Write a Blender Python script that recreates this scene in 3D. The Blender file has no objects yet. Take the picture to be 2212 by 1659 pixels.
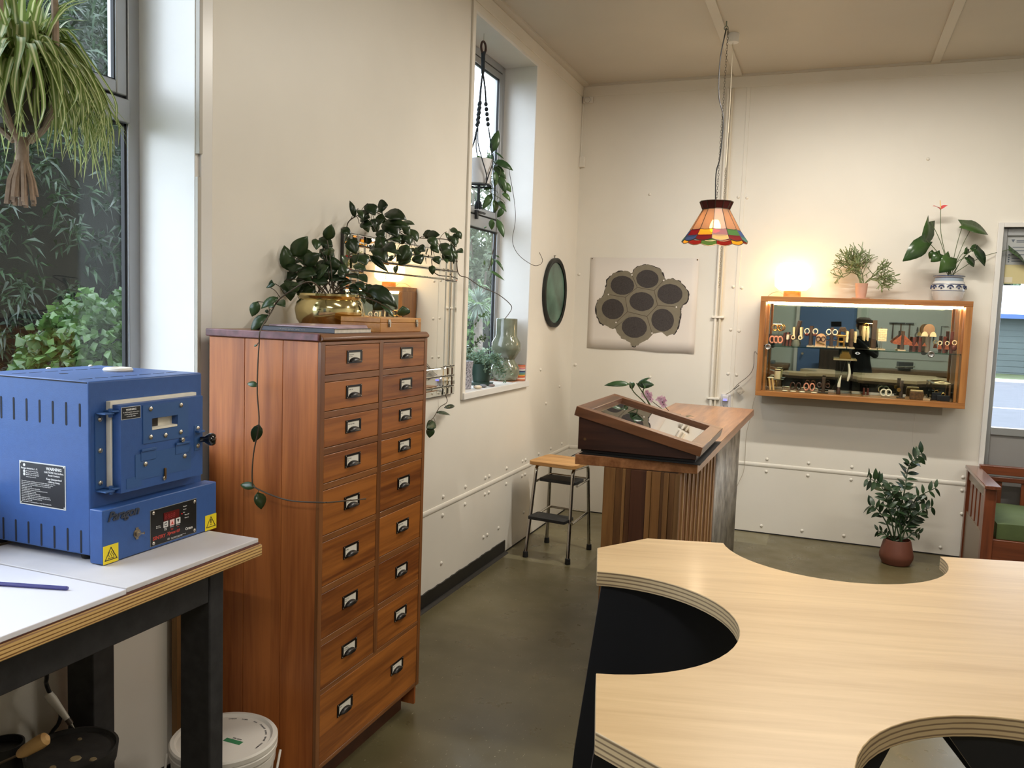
import bpy, math, random
from mathutils import Vector, Matrix, Euler

# ---------------------------------------------------------------- camera, world, exposure
scene = bpy.context.scene
COL = scene.collection
cam_data = bpy.data.cameras.new('camera')
cam = bpy.data.objects.new('camera', cam_data)
COL.objects.link(cam)
cam_data.sensor_fit = 'HORIZONTAL'
cam_data.sensor_width = 36.0
cam_data.lens = 36.0 * 1792.685 / 2212.0
cam_data.clip_start = 0.02
cam_data.clip_end = 400
cam.matrix_world = Matrix(((0.9328995, -0.0639813, 0.3544079, 1.872),
                           (0.3584296, 0.0692404, -0.9309855, -6.213),
                           (0.0350264, 0.9955462, 0.0875271, 1.55),
                           (0, 0, 0, 1)))
scene.camera = cam
world = bpy.data.worlds.new('overcast_sky')
scene.world = world
world.use_nodes = True
_bg = world.node_tree.nodes['Background']
_bg.inputs['Color'].default_value = (0.79, 0.855, 1.0, 1)
_bg.inputs['Strength'].default_value = 7.5
vs = scene.view_settings
vs.view_transform = 'Standard'
vs.look = 'None'
vs.exposure = 0.0
vs.gamma = 1.0
vs.use_curve_mapping = False
FLUORO = 60.0            # watts of each ceiling batten light
FLUORO_COL = (1.0, 0.945, 0.85)

# ---------------------------------------------------------------- helpers
R = random.Random(11)

def lin(c):
    out = []
    for v in c[:3]:
        v = v / 255.0
        out.append(v / 12.92 if v <= 0.04045 else ((v + 0.055) / 1.055) ** 2.4)
    return (out[0], out[1], out[2], 1.0)

MATS = {}

def new_mat(name):
    m = bpy.data.materials.new(name)
    m.use_nodes = True
    nt = m.node_tree
    b = nt.nodes['Principled BSDF']
    return m, nt, b

def mat(name, c, rough=0.5, metal=0.0, noise=0.0, nscale=12.0, bump=0.0, bscale=60.0, spec=None, coat=0.0, emit=None, estr=0.0, sub=0.0):
    """Plain painted / metal / plastic surface with optional procedural mottling and fine relief."""
    if name in MATS:
        return MATS[name]
    m, nt, b = new_mat(name)
    col = lin(c)
    b.inputs['Base Color'].default_value = col
    b.inputs['Roughness'].default_value = rough
    b.inputs['Metallic'].default_value = metal
    if spec is not None:
        b.inputs['Specular IOR Level'].default_value = spec
    b.inputs['Coat Weight'].default_value = coat
    b.inputs['Coat Roughness'].default_value = 0.12
    if emit is not None:
        b.inputs['Emission Color'].default_value = lin(emit)
        b.inputs['Emission Strength'].default_value = estr
    tc = nt.nodes.new('ShaderNodeTexCoord')
    if noise > 0:
        n = nt.nodes.new('ShaderNodeTexNoise')
        n.inputs['Scale'].default_value = nscale
        n.inputs['Detail'].default_value = 5
        nt.links.new(tc.outputs['Object'], n.inputs['Vector'])
        r = nt.nodes.new('ShaderNodeValToRGB')
        r.color_ramp.elements[0].position = 0.32
        r.color_ramp.elements[1].position = 0.68
        r.color_ramp.elements[0].color = tuple(v * (1 - noise) for v in col[:3]) + (1,)
        r.color_ramp.elements[1].color = tuple(min(1, v * (1 + noise)) for v in col[:3]) + (1,)
        nt.links.new(n.outputs['Fac'], r.inputs['Fac'])
        nt.links.new(r.outputs['Color'], b.inputs['Base Color'])
    if bump > 0:
        n2 = nt.nodes.new('ShaderNodeTexNoise')
        n2.inputs['Scale'].default_value = bscale
        n2.inputs['Detail'].default_value = 4
        nt.links.new(tc.outputs['Object'], n2.inputs['Vector'])
        bp = nt.nodes.new('ShaderNodeBump')
        bp.inputs['Strength'].default_value = bump
        bp.inputs['Distance'].default_value = 0.002
        nt.links.new(n2.outputs['Fac'], bp.inputs['Height'])
        nt.links.new(bp.outputs['Normal'], b.inputs['Normal'])
    MATS[name] = m
    return m

def wood(name, dark, light, axis='Z', rough=0.4, scale=1.0, stretch=14.0, coat=0.0, contrast=0.25, per_object=0.12):
    """Grain: noise stretched along one axis plus fine pores; tone shifts from piece to piece."""
    if name in MATS:
        return MATS[name]
    m, nt, b = new_mat(name)
    L = nt.links.new
    tc = nt.nodes.new('ShaderNodeTexCoord')
    oi = nt.nodes.new('ShaderNodeObjectInfo')
    mp = nt.nodes.new('ShaderNodeMapping')
    s = [stretch * scale] * 3
    s['XYZ'.index(axis)] = 1.0 * scale
    mp.inputs['Scale'].default_value = s
    ad = nt.nodes.new('ShaderNodeVectorMath'); ad.operation = 'MULTIPLY_ADD'
    cb = nt.nodes.new('ShaderNodeCombineXYZ')
    for i in range(3):
        L(oi.outputs['Random'], cb.inputs[i])
    ad.inputs[1].default_value = (9.0, 7.0, 5.0)
    L(cb.outputs[0], ad.inputs[0])
    L(tc.outputs['Object'], ad.inputs[2])
    L(ad.outputs[0], mp.inputs['Vector'])
    n = nt.nodes.new('ShaderNodeTexNoise')
    n.inputs['Scale'].default_value = 1.0
    n.inputs['Detail'].default_value = 6
    n.inputs['Distortion'].default_value = 1.1
    L(mp.outputs[0], n.inputs['Vector'])
    n2 = nt.nodes.new('ShaderNodeTexNoise')
    n2.inputs['Scale'].default_value = 6.0
    n2.inputs['Detail'].default_value = 5
    L(mp.outputs[0], n2.inputs['Vector'])
    mx = nt.nodes.new('ShaderNodeMath'); mx.operation = 'MULTIPLY_ADD'
    mx.inputs[1].default_value = 0.42
    L(n2.outputs['Fac'], mx.inputs[0]); L(n.outputs['Fac'], mx.inputs[2])
    ad2 = nt.nodes.new('ShaderNodeMath'); ad2.operation = 'MULTIPLY_ADD'
    ad2.inputs[1].default_value = per_object * 2
    L(oi.outputs['Random'], ad2.inputs[0]); L(mx.outputs[0], ad2.inputs[2])
    r = nt.nodes.new('ShaderNodeValToRGB')
    mid = 0.71 + per_object
    r.color_ramp.elements[0].position = mid - contrast
    r.color_ramp.elements[1].position = mid + contrast
    r.color_ramp.elements[0].color = lin(dark)
    r.color_ramp.elements[1].color = lin(light)
    L(ad2.outputs[0], r.inputs['Fac'])
    L(r.outputs['Color'], b.inputs['Base Color'])
    b.inputs['Roughness'].default_value = rough
    b.inputs['Coat Weight'].default_value = coat
    b.inputs['Coat Roughness'].default_value = 0.15
    bp = nt.nodes.new('ShaderNodeBump')
    bp.inputs['Strength'].default_value = 0.12
    bp.inputs['Distance'].default_value = 0.001
    L(n2.outputs['Fac'], bp.inputs['Height'])
    L(bp.outputs['Normal'], b.inputs['Normal'])
    MATS[name] = m
    return m

def glass(name, tint=(255, 255, 255), rough=0.0, ior=1.5, boost=1.0):
    """Thin pane: clear transmission with a Fresnel reflection."""
    if name in MATS:
        return MATS[name]
    m, nt, b = new_mat(name)
    nt.nodes.remove(b)
    o = nt.nodes['Material Output']
    t = nt.nodes.new('ShaderNodeBsdfTransparent'); t.inputs['Color'].default_value = lin(tint)
    g = nt.nodes.new('ShaderNodeBsdfGlossy'); g.inputs['Roughness'].default_value = rough
    fr = nt.nodes.new('ShaderNodeFresnel')
    ge = nt.nodes.new('ShaderNodeNewGeometry')          # same reflection from either side of the sheet
    iv = nt.nodes.new('ShaderNodeMath'); iv.operation = 'MULTIPLY_ADD'
    iv.inputs[1].default_value = 1.0 / ior - ior; iv.inputs[2].default_value = ior
    nt.links.new(ge.outputs['Backfacing'], iv.inputs[0]); nt.links.new(iv.outputs[0], fr.inputs['IOR'])
    mu = nt.nodes.new('ShaderNodeMath'); mu.operation = 'MULTIPLY'; mu.use_clamp = True
    mu.inputs[1].default_value = boost
    nt.links.new(fr.outputs[0], mu.inputs[0])
    mx = nt.nodes.new('ShaderNodeMixShader')
    nt.links.new(mu.outputs[0], mx.inputs[0])
    nt.links.new(t.outputs[0], mx.inputs[1]); nt.links.new(g.outputs[0], mx.inputs[2])
    nt.links.new(mx.outputs[0], o.inputs['Surface'])
    MATS[name] = m
    return m

def stained(name, c, clear=0.35):
    """Stained glass: light scatters through it and some passes straight."""
    if name in MATS:
        return MATS[name]
    m, nt, b = new_mat(name)
    nt.nodes.remove(b)
    o = nt.nodes['Material Output']
    col = lin(c)
    t = nt.nodes.new('ShaderNodeBsdfTransparent'); t.inputs['Color'].default_value = col
    tl = nt.nodes.new('ShaderNodeBsdfTranslucent'); tl.inputs['Color'].default_value = col
    df = nt.nodes.new('ShaderNodeBsdfDiffuse'); df.inputs['Color'].default_value = col
    gl = nt.nodes.new('ShaderNodeBsdfGlossy'); gl.inputs['Roughness'].default_value = 0.45
    m0 = nt.nodes.new('ShaderNodeMixShader'); m0.inputs[0].default_value = 0.45
    m1 = nt.nodes.new('ShaderNodeMixShader'); m1.inputs[0].default_value = clear
    m2 = nt.nodes.new('ShaderNodeMixShader'); m2.inputs[0].default_value = 0.03
    nt.links.new(tl.outputs[0], m0.inputs[1]); nt.links.new(df.outputs[0], m0.inputs[2])
    nt.links.new(m0.outputs[0], m1.inputs[1]); nt.links.new(t.outputs[0], m1.inputs[2])
    nt.links.new(m1.outputs[0], m2.inputs[1]); nt.links.new(gl.outputs[0], m2.inputs[2])
    nt.links.new(m2.outputs[0], o.inputs['Surface'])
    MATS[name] = m
    return m

def emitter(name, c, s):
    if name in MATS:
        return MATS[name]
    m, nt, b = new_mat(name)
    nt.nodes.remove(b)
    e = nt.nodes.new('ShaderNodeEmission')
    e.inputs['Color'].default_value = lin(c); e.inputs['Strength'].default_value = s
    nt.links.new(e.outputs[0], nt.nodes['Material Output'].inputs['Surface'])
    MATS[name] = m
    return m

def leafmat(name, c, c2=None, rough=0.35, trans=0.25, scale=9.0):
    """Leaf: glossy front, a little light through the blade, tone varies leaf to leaf."""
    if name in MATS:
        return MATS[name]
    m, nt, b = new_mat(name)
    L = nt.links.new
    o = nt.nodes['Material Output']
    oi = nt.nodes.new('ShaderNodeObjectInfo')
    tc = nt.nodes.new('ShaderNodeTexCoord')
    n = nt.nodes.new('ShaderNodeTexNoise'); n.inputs['Scale'].default_value = scale
    L(tc.outputs['Object'], n.inputs['Vector'])
    a = nt.nodes.new('ShaderNodeMath'); a.operation = 'MULTIPLY_ADD'; a.inputs[1].default_value = 0.5
    L(oi.outputs['Random'], a.inputs[0]); L(n.outputs['Fac'], a.inputs[2])
    r = nt.nodes.new('ShaderNodeValToRGB')
    r.color_ramp.elements[0].position = 0.45; r.color_ramp.elements[1].position = 1.0
    r.color_ramp.elements[0].color = lin(c)
    r.color_ramp.elements[1].color = lin(c2 or tuple(min(255, int(v * 1.5)) for v in c))
    L(a.outputs[0], r.inputs['Fac'])
    L(r.outputs[0], b.inputs['Base Color'])
    b.inputs['Roughness'].default_value = rough
    tl = nt.nodes.new('ShaderNodeBsdfTranslucent')
    L(r.outputs[0], tl.inputs['Color'])
    mx = nt.nodes.new('ShaderNodeMixShader'); mx.inputs[0].default_value = trans
    L(b.outputs[0], mx.inputs[1]); L(tl.outputs[0], mx.inputs[2])
    L(mx.outputs[0], o.inputs['Surface'])
    MATS[name] = m
    return m

class MB:
    """Collects simple solids; build() links them as ONE mesh object."""
    def __init__(self):
        self.v = []; self.f = []; self.uv = {}
    def add(self, verts, faces):
        k = len(self.v)
        self.v += [tuple(p) for p in verts]
        self.f += [tuple(i + k for i in f) for f in faces]
        return self
    def box(self, x0, x1, y0, y1, z0, z1):
        return self.add([(x0, y0, z0), (x1, y0, z0), (x1, y1, z0), (x0, y1, z0), (x0, y0, z1), (x1, y0, z1), (x1, y1, z1), (x0, y1, z1)],
                        [(0, 3, 2, 1), (4, 5, 6, 7), (0, 1, 5, 4), (1, 2, 6, 5), (2, 3, 7, 6), (3, 0, 4, 7)])
    def cbox(self, c, s, m=None):
        h = [a / 2 for a in s]
        vs_ = [Vector((sx * h[0], sy * h[1], sz * h[2])) for sz in (-1, 1) for sx, sy in ((-1, -1), (1, -1), (1, 1), (-1, 1))]
        if m is not None:
            vs_ = [m @ p for p in vs_]
        c = Vector(c)
        return self.add([c + p for p in vs_], [(0, 3, 2, 1), (4, 5, 6, 7), (0, 1, 5, 4), (1, 2, 6, 5), (2, 3, 7, 6), (3, 0, 4, 7)])
    def prism(self, poly, a0, a1, axis='Z'):
        n = len(poly)
        def p3(p, a):
            return (p[0], p[1], a) if axis == 'Z' else ((p[0], a, p[1]) if axis == 'Y' else (a, p[0], p[1]))
        vs_ = [p3(p, a0) for p in poly] + [p3(p, a1) for p in poly]
        fs = [tuple(range(n - 1, -1, -1)), tuple(range(n, 2 * n))] + [(i, (i + 1) % n, n + (i + 1) % n, n + i) for i in range(n)]
        return self.add(vs_, fs)
    def tube(self, pts, r, n=8, cap=True, closed=False):
        pts = [Vector(p) for p in pts]
        m = len(pts)
        rs = r if isinstance(r, (list, tuple)) else [r] * m
        vs_ = []; prev = None
        for i, p in enumerate(pts):
            if closed:
                t = pts[(i + 1) % m] - pts[i - 1]
            else:
                t = pts[min(i + 1, m - 1)] - pts[max(i - 1, 0)]
            if t.length < 1e-9:
                t = Vector((0, 0, 1))
            t.normalize()
            if prev is None:
                a = Vector((0, 0, 1)) if abs(t.z) < 0.9 else Vector((1, 0, 0))
                u = t.cross(a).normalized()
            else:
                u = (prev - t * prev.dot(t))
                u = u.normalized() if u.length > 1e-6 else t.orthogonal().normalized()
            prev = u
            w = t.cross(u)
            for k in range(n):
                an = 2 * math.pi * k / n
                vs_.append(p + (u * math.cos(an) + w * math.sin(an)) * rs[i])
        fs = []
        for i in range(m if closed else m - 1):
            j = (i + 1) % m
            for k in range(n):
                fs.append((i * n + k, i * n + (k + 1) % n, j * n + (k + 1) % n, j * n + k))
        if cap and not closed:
            fs.append(tuple(range(n - 1, -1, -1)))
            fs.append(tuple((m - 1) * n + k for k in range(n)))
        return self.add(vs_, fs)
    def lathe(self, prof, n=24, c=(0, 0, 0), m=None, caps=True):
        c = Vector(c); vs_ = []; fs = []
        for (r, z) in prof:
            for k in range(n):
                a = 2 * math.pi * k / n
                p = Vector((r * math.cos(a), r * math.sin(a), z))
                vs_.append(c + (m @ p if m is not None else p))
        for i in range(len(prof) - 1):
            for k in range(n):
                fs.append((i * n + k, i * n + (k + 1) % n, (i + 1) * n + (k + 1) % n, (i + 1) * n + k))
        if caps and prof[0][0] > 1e-6:
            fs.append(tuple(range(n - 1, -1, -1)))
        if caps and prof[-1][0] > 1e-6:
            fs.append(tuple((len(prof) - 1) * n + k for k in range(n)))
        return self.add(vs_, fs)
    def ball(self, c, r, n=12, sz=1.0):
        h = n // 2
        return self.lathe([(max(1e-5, r * math.sin(math.pi * i / h)), -r * sz * math.cos(math.pi * i / h)) for i in range(h + 1)], n, c)
    def leaf(self, base, tip, w, nrm=None, seg=4, fold=0.18, curl=0.12, peak=0.42, heart=0.0):
        """Blade from base to tip: two rows of quads folded along the midrib, slightly curled."""
        b = Vector(base); t = Vector(tip)
        ax = t - b; ln = ax.length
        if ln < 1e-6:
            return self
        ax.normalize()
        nn = Vector(nrm) if nrm is not None else Vector((0, 0, 1))
        nn = nn - ax * nn.dot(ax)
        if nn.length < 1e-4:
            nn = ax.orthogonal()
        nn.normalize()
        sd = ax.cross(nn)
        vs_ = []; fs = []
        for i in range(seg + 1):
            u = i / seg
            e = math.log(0.5) / math.log(peak)
            ww = 0.5 * w * math.sin(math.pi * min(1.0, max(0.0, (u ** e)))) ** 0.8 if 0 < u < 1 else 0.02 * w
            if heart and i == 0:
                ww = 0.36 * w * heart
            cz = -curl * ln * (u - 0.5) ** 2 * 2
            p = b + ax * (ln * u) + nn * cz
            back = ax * (-heart * 0.16 * ln) if (heart and i == 0) else Vector((0, 0, 0))
            vs_ += [p - sd * ww + nn * (fold * ww) + back, p, p + sd * ww + nn * (fold * ww) + back]
        for i in range(seg):
            a = i * 3
            fs += [(a, a + 1, a + 4, a + 3), (a + 1, a + 2, a + 5, a + 4)]
        return self.add(vs_, fs)
    def mesh(self, name, mt=None, flat=False, angle=38):
        me = bpy.data.meshes.new(name)
        me.from_pydata(self.v, [], self.f)
        if not flat:
            me.polygons.foreach_set('use_smooth', [True] * len(me.polygons))
            me.update()
            me.set_sharp_from_angle(angle=math.radians(angle))
        else:
            me.update()
        if mt is not None:
            me.materials.append(mt)
        return me
    def build(self, name, mt, parent=None, bevel=0.0, flat=False, world=False, angle=38, stuff=False, label=None):
        if world and parent is not None:
            o_ = wloc(parent)
            self.v = [(p[0] - o_.x, p[1] - o_.y, p[2] - o_.z) for p in self.v]
        o = link(name, self.mesh(name, mt, flat, angle), parent)
        if bevel:
            md = o.modifiers.new('bevel', 'BEVEL')
            md.width = bevel; md.segments = 2; md.limit_method = 'ANGLE'; md.angle_limit = math.radians(40)
        if stuff:
            o['kind'] = 'stuff'
        if label:
            o['label'] = label
        return o

def wloc(o):
    v = Vector((0, 0, 0))
    while o is not None:
        v = v + o.location
        o = o.parent
    return v

def link(name, data, parent=None):
    o = bpy.data.objects.new(name, data)
    COL.objects.link(o)
    if parent is not None:
        o.parent = parent
    return o

def thing(name, label, cat, loc=(0, 0, 0), rz=0.0, group=None):
    o = link(name, None)
    o.empty_display_size = 0.1
    o.location = loc; o.rotation_euler = (0, 0, rz)
    o['label'] = label; o['category'] = cat
    if group:
        o['group'] = group
    return o

def solo(name, mb, mt, label, cat, loc=None, bevel=0.0, group=None, flat=False, angle=38):
    """A thing that is a single mesh, built in world coordinates; its origin moves to loc."""
    if loc is None:
        xs = [p[0] for p in mb.v]; ys = [p[1] for p in mb.v]; zs = [p[2] for p in mb.v]
        loc = ((min(xs) + max(xs)) / 2, (min(ys) + max(ys)) / 2, min(zs))
    mb.v = [(p[0] - loc[0], p[1] - loc[1], p[2] - loc[2]) for p in mb.v]
    o = mb.build(name, mt, None, bevel, flat, angle=angle)
    o.location = loc
    o['label'] = label; o['category'] = cat
    if group:
        o['group'] = group
    return o

def struct(o):
    o['kind'] = 'structure'
    return o

def copy_child(src, parent, loc=None, rot=None, scale=None):
    c = src.copy(); COL.objects.link(c); c.parent = parent
    if loc is not None: c.location = loc
    if rot is not None: c.rotation_euler = rot
    if scale is not None: c.scale = scale
    return c

def text(s, size, mt, parent, loc, rot, name='lettering', align='LEFT', shear=0.0, extrude=0.0002, spacing=1.0, sx=1.0, stroke=0.0):
    cu = bpy.data.curves.new('txt', 'FONT')
    cu.body = s; cu.size = size; cu.align_x = align; cu.shear = shear; cu.extrude = extrude
    cu.space_character = spacing; cu.resolution_u = 2; cu.offset = stroke
    tmp = bpy.data.objects.new('txt', cu)
    me = bpy.data.meshes.new_from_object(tmp)
    bpy.data.objects.remove(tmp)
    me.materials.clear(); me.materials.append(mt)
    o = link(name, me, parent)
    o.location = loc; o.rotation_euler = rot; o.scale = (sx, 1, 1)
    return o

def smooth(pts, n=6):
    """Catmull-Rom through the points."""
    P = [Vector(p) for p in pts]
    if len(P) < 3:
        return P
    Q = [P[0] * 2 - P[1]] + P + [P[-1] * 2 - P[-2]]
    out = []
    for i in range(1, len(Q) - 2):
        a, b, c, d = Q[i - 1], Q[i], Q[i + 1], Q[i + 2]
        for k in range(n):
            t = k / n
            out.append(0.5 * ((2 * b) + (c - a) * t + (2 * a - 5 * b + 4 * c - d) * t * t + (-a + 3 * b - 3 * c + d) * t * t * t))
    out.append(P[-1])
    return out

CAMV = Vector((1.872, -6.213, 1.55))

def leaf_objects(parent, rows, mt, name='leaf', seg=5, fold=0.2, curl=0.2, peak=0.42, heart=0.0, tilt=0.5, rnd=None, wide=1.12):
    """One object per leaf; rows are world base xyz, tip xyz, width."""
    rr = rnd or R
    o_ = wloc(parent)
    for q in rows:
        b = Vector(q[0:3]) - o_; t = Vector(q[3:6]) - o_
        nrm = (Vector((0.9, -1.0, 0.75)).normalized() + Vector((rr.uniform(-1, 1), rr.uniform(-1, 1), rr.uniform(-1, 1))) * tilt)
        mb = MB()
        mb.leaf((0, 0, 0), t - b, q[6] * wide, nrm, seg, fold * rr.uniform(0.5, 1.4), curl * rr.uniform(0.2, 1.5), peak, heart)
        o = mb.build(name, mt, parent, angle=80)
        o.location = b
        sd = o.modifiers.new('thick', 'SOLIDIFY'); sd.thickness = 0.0012; sd.offset = 0

# ---- leaf, stem and cable points (metres)
HOYA_BUSH = [(0.041, -3.673, 1.718, 0.1, -3.67, 1.79, 0.047), (0.025, -3.674, 1.667, 0.019, -3.691, 1.756, 0.044), (0.083, -3.671, 1.69, 0.142, -3.655, 1.731, 0.04), (0.107, -3.601, 1.751, 0.154, -3.576, 1.713, 0.055), (0.126, -3.603, 1.753, 0.167, -3.61, 1.731, 0.033), (0.163, -3.612, 1.673, 0.179, -3.619, 1.716, 0.04), (0.06, -3.675, 1.667, 0.139, -3.672, 1.658, 0.047), (0.119, -3.651, 1.648, 0.185, -3.606, 1.673, 0.036), (0.037, -3.642, 1.662, -0.041, -3.664, 1.619, 0.033), (0.002, -3.66, 1.635, 0.038, -3.674, 1.562, 0.048), (0.072, -3.666, 1.621, 0.032, -3.682, 1.591, 0.04), (0.103, -3.627, 1.618, 0.055, -3.638, 1.547, 0.04), (0.025, -3.639, 1.709, 0.07, -3.649, 1.709, 0.033), (0.21, -3.591, 1.653, 0.191, -3.59, 1.7, 0.033), (0.219, -3.593, 1.664, 0.269, -3.598, 1.65, 0.033), (0.261, -3.579, 1.665, 0.303, -3.593, 1.636, 0.026), (0.256, -3.556, 1.619, 0.317, -3.521, 1.589, 0.037), (0.288, -3.567, 1.63, 0.403, -3.547, 1.557, 0.046), (0.339, -3.53, 1.578, 0.304, -3.548, 1.536, 0.04), (0.273, -3.555, 1.597, 0.3, -3.535, 1.555, 0.026), (0.341, -3.556, 1.563, 0.393, -3.55, 1.517, 0.022), (0.264, -3.575, 1.607, 0.289, -3.579, 1.561, 0.022), (0.43, -3.549, 1.517, 0.434, -3.56, 1.553, 0.04), (0.133, -3.595, 1.784, 0.16, -3.609, 1.839, 0.035), (0.174, -3.641, 1.646, 0.231, -3.618, 1.645, 0.033), (0.106, -3.653, 1.641, 0.169, -3.633, 1.628, 0.033), (0.185, -3.612, 1.63, 0.242, -3.603, 1.638, 0.029), (0.058, -3.622, 1.667, 0.102, -3.624, 1.696, 0.033), (0.254, -3.588, 1.639, 0.297, -3.596, 1.611, 0.025), (0.131, -3.616, 1.694, 0.169, -3.621, 1.661, 0.037)]
HOYA_LEFT = [(0.159, -4.02, 1.552, 0.14, -4.024, 1.503, 0.027), (0.219, -3.998, 1.569, 0.171, -4.022, 1.532, 0.022), (0.197, -3.97, 1.556, 0.236, -3.983, 1.541, 0.026), (0.204, -4.023, 1.539, 0.232, -4.032, 1.54, 0.014), (0.179, -3.989, 1.521, 0.166, -3.993, 1.522, 0.01), (0.196, -4.017, 1.513, 0.156, -4.052, 1.459, 0.029), (0.202, -4.011, 1.597, 0.208, -4.014, 1.622, 0.013), (0.22, -4.012, 1.61, 0.189, -4.019, 1.596, 0.01)]
HOYA_MIRROR = [(0.134, -3.408, 1.889, 0.116, -3.418, 1.952, 0.019), (0.138, -3.394, 1.924, 0.17, -3.408, 1.883, 0.021), (0.138, -3.327, 1.952, 0.179, -3.335, 1.905, 0.043), (0.137, -3.248, 1.95, 0.179, -3.238, 1.957, 0.042), (0.098, -3.319, 1.874, 0.155, -3.316, 1.871, 0.036), (0.088, -3.212, 1.903, 0.109, -3.206, 1.887, 0.025), (0.1, -3.167, 1.891, 0.124, -3.185, 1.93, 0.033), (0.09, -3.05, 1.921, 0.11, -3.06, 1.953, 0.03), (0.097, -3.138, 1.903, 0.208, -3.098, 1.89, 0.038), (0.105, -2.989, 1.919, 0.172, -2.994, 1.908, 0.026), (0.083, -3.087, 1.879, 0.152, -3.071, 1.88, 0.043), (0.089, -2.874, 1.901, 0.129, -2.88, 1.843, 0.04), (0.095, -3.097, 1.84, 0.068, -3.14, 1.794, 0.047), (0.112, -3.102, 1.844, 0.168, -3.1, 1.836, 0.038), (0.139, -3.198, 1.786, 0.221, -3.193, 1.767, 0.033), (0.105, -2.889, 1.811, 0.054, -2.932, 1.752, 0.054), (0.095, -2.831, 1.789, 0.125, -2.829, 1.749, 0.05), (0.11, -2.756, 1.886, 0.176, -2.755, 1.886, 0.032), (0.095, -2.479, 1.942, 0.145, -2.487, 1.924, 0.022), (0.132, -2.591, 1.916, 0.151, -2.617, 1.885, 0.022), (0.136, -2.786, 1.874, 0.177, -2.775, 1.83, 0.041), (0.104, -2.595, 1.864, 0.153, -2.593, 1.807, 0.048), (0.127, -2.703, 1.794, 0.158, -2.711, 1.757, 0.033), (0.086, -2.433, 1.878, 0.108, -2.438, 1.774, 0.025), (0.134, -2.487, 1.839, 0.177, -2.493, 1.829, 0.037), (0.119, -2.505, 1.886, 0.149, -2.509, 1.852, 0.024), (0.129, -2.993, 1.863, 0.157, -2.997, 1.82, 0.035), (0.121, -3.277, 1.755, 0.198, -3.257, 1.69, 0.022), (0.137, -3.511, 1.835, 0.174, -3.499, 1.817, 0.03), (0.138, -3.496, 1.784, 0.166, -3.513, 1.812, 0.026), (0.134, -3.449, 1.803, 0.163, -3.444, 1.747, 0.042), (0.12, -3.352, 1.754, 0.162, -3.367, 1.71, 0.047), (0.118, -3.399, 1.715, 0.142, -3.395, 1.747, 0.031), (0.136, -2.612, 1.791, 0.164, -2.636, 1.766, 0.019), (0.135, -3.25, 1.85, 0.173, -3.242, 1.831, 0.036), (0.087, -2.987, 1.833, 0.125, -2.977, 1.856, 0.035), (0.133, -2.886, 1.82, 0.169, -2.877, 1.803, 0.036)]
VINE_MIRROR = [(0.217, -3.596, 1.638)]
VINE_MIRROR2 = [(0.09, -3.377, 1.748), (0.09, -3.393, 1.816), (0.09, -3.388, 1.871), (0.09, -3.308, 1.911), (0.09, -3.247, 1.931), (0.09, -3.151, 1.934), (0.09, -3.048, 1.9), (0.09, -2.939, 1.868), (0.09, -2.806, 1.867), (0.09, -2.664, 1.876), (0.09, -2.5, 1.886), (0.09, -2.406, 1.86), (0.09, -2.354, 1.732)]
VINE_WINDOW = [(0.06, -2.17, 1.717), (0.06, -1.98, 1.676), (0.06, -1.739, 1.645), (0.06, -1.549, 1.596), (0.06, -1.507, 1.561), (0.06, -1.616, 1.499)]
VINE_LEFT = [(0.309, -3.947, 1.621), (0.251, -3.972, 1.59), (0.214, -3.99, 1.556), (0.195, -4.0, 1.517)]
VINE_SIDE = [(0.284, -4.165, 1.469), (0.279, -4.165, 1.423), (0.275, -4.165, 1.36), (0.274, -4.165, 1.276), (0.281, -4.165, 1.185), (0.262, -4.165, 1.092), (0.258, -4.165, 1.006), (0.275, -4.165, 0.986), (0.385, -4.165, 0.963), (0.499, -4.165, 0.969)]
VINE_FRONT = [(0.515, -4.129, 0.964), (0.515, -3.93, 0.934)]
HOYA_SIDE = [(0.274, -4.165, 1.301, 0.234, -4.165, 1.306, 0.017), (0.282, -4.165, 1.183, 0.262, -4.165, 1.127, 0.031), (0.268, -4.165, 0.99, 0.211, -4.165, 0.992, 0.023), (0.28, -4.165, 0.975, 0.294, -4.165, 0.924, 0.034), (0.272, -4.165, 1.422, 0.259, -4.165, 1.418, 0.006)]
HOYA_LOW = [(0.05, -2.377, 1.046, 0.05, -2.247, 1.043, 0.021), (0.05, -2.491, 0.982, 0.05, -2.582, 0.962, 0.046), (0.05, -2.542, 0.964, 0.05, -2.549, 0.91, 0.041), (0.05, -2.468, 1.031, 0.05, -2.302, 1.002, 0.023)]
VINE_LOW = [(0.045, -2.347, 1.071), (0.045, -2.432, 1.051), (0.045, -2.493, 1.01), (0.045, -2.558, 0.982)]
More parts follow.
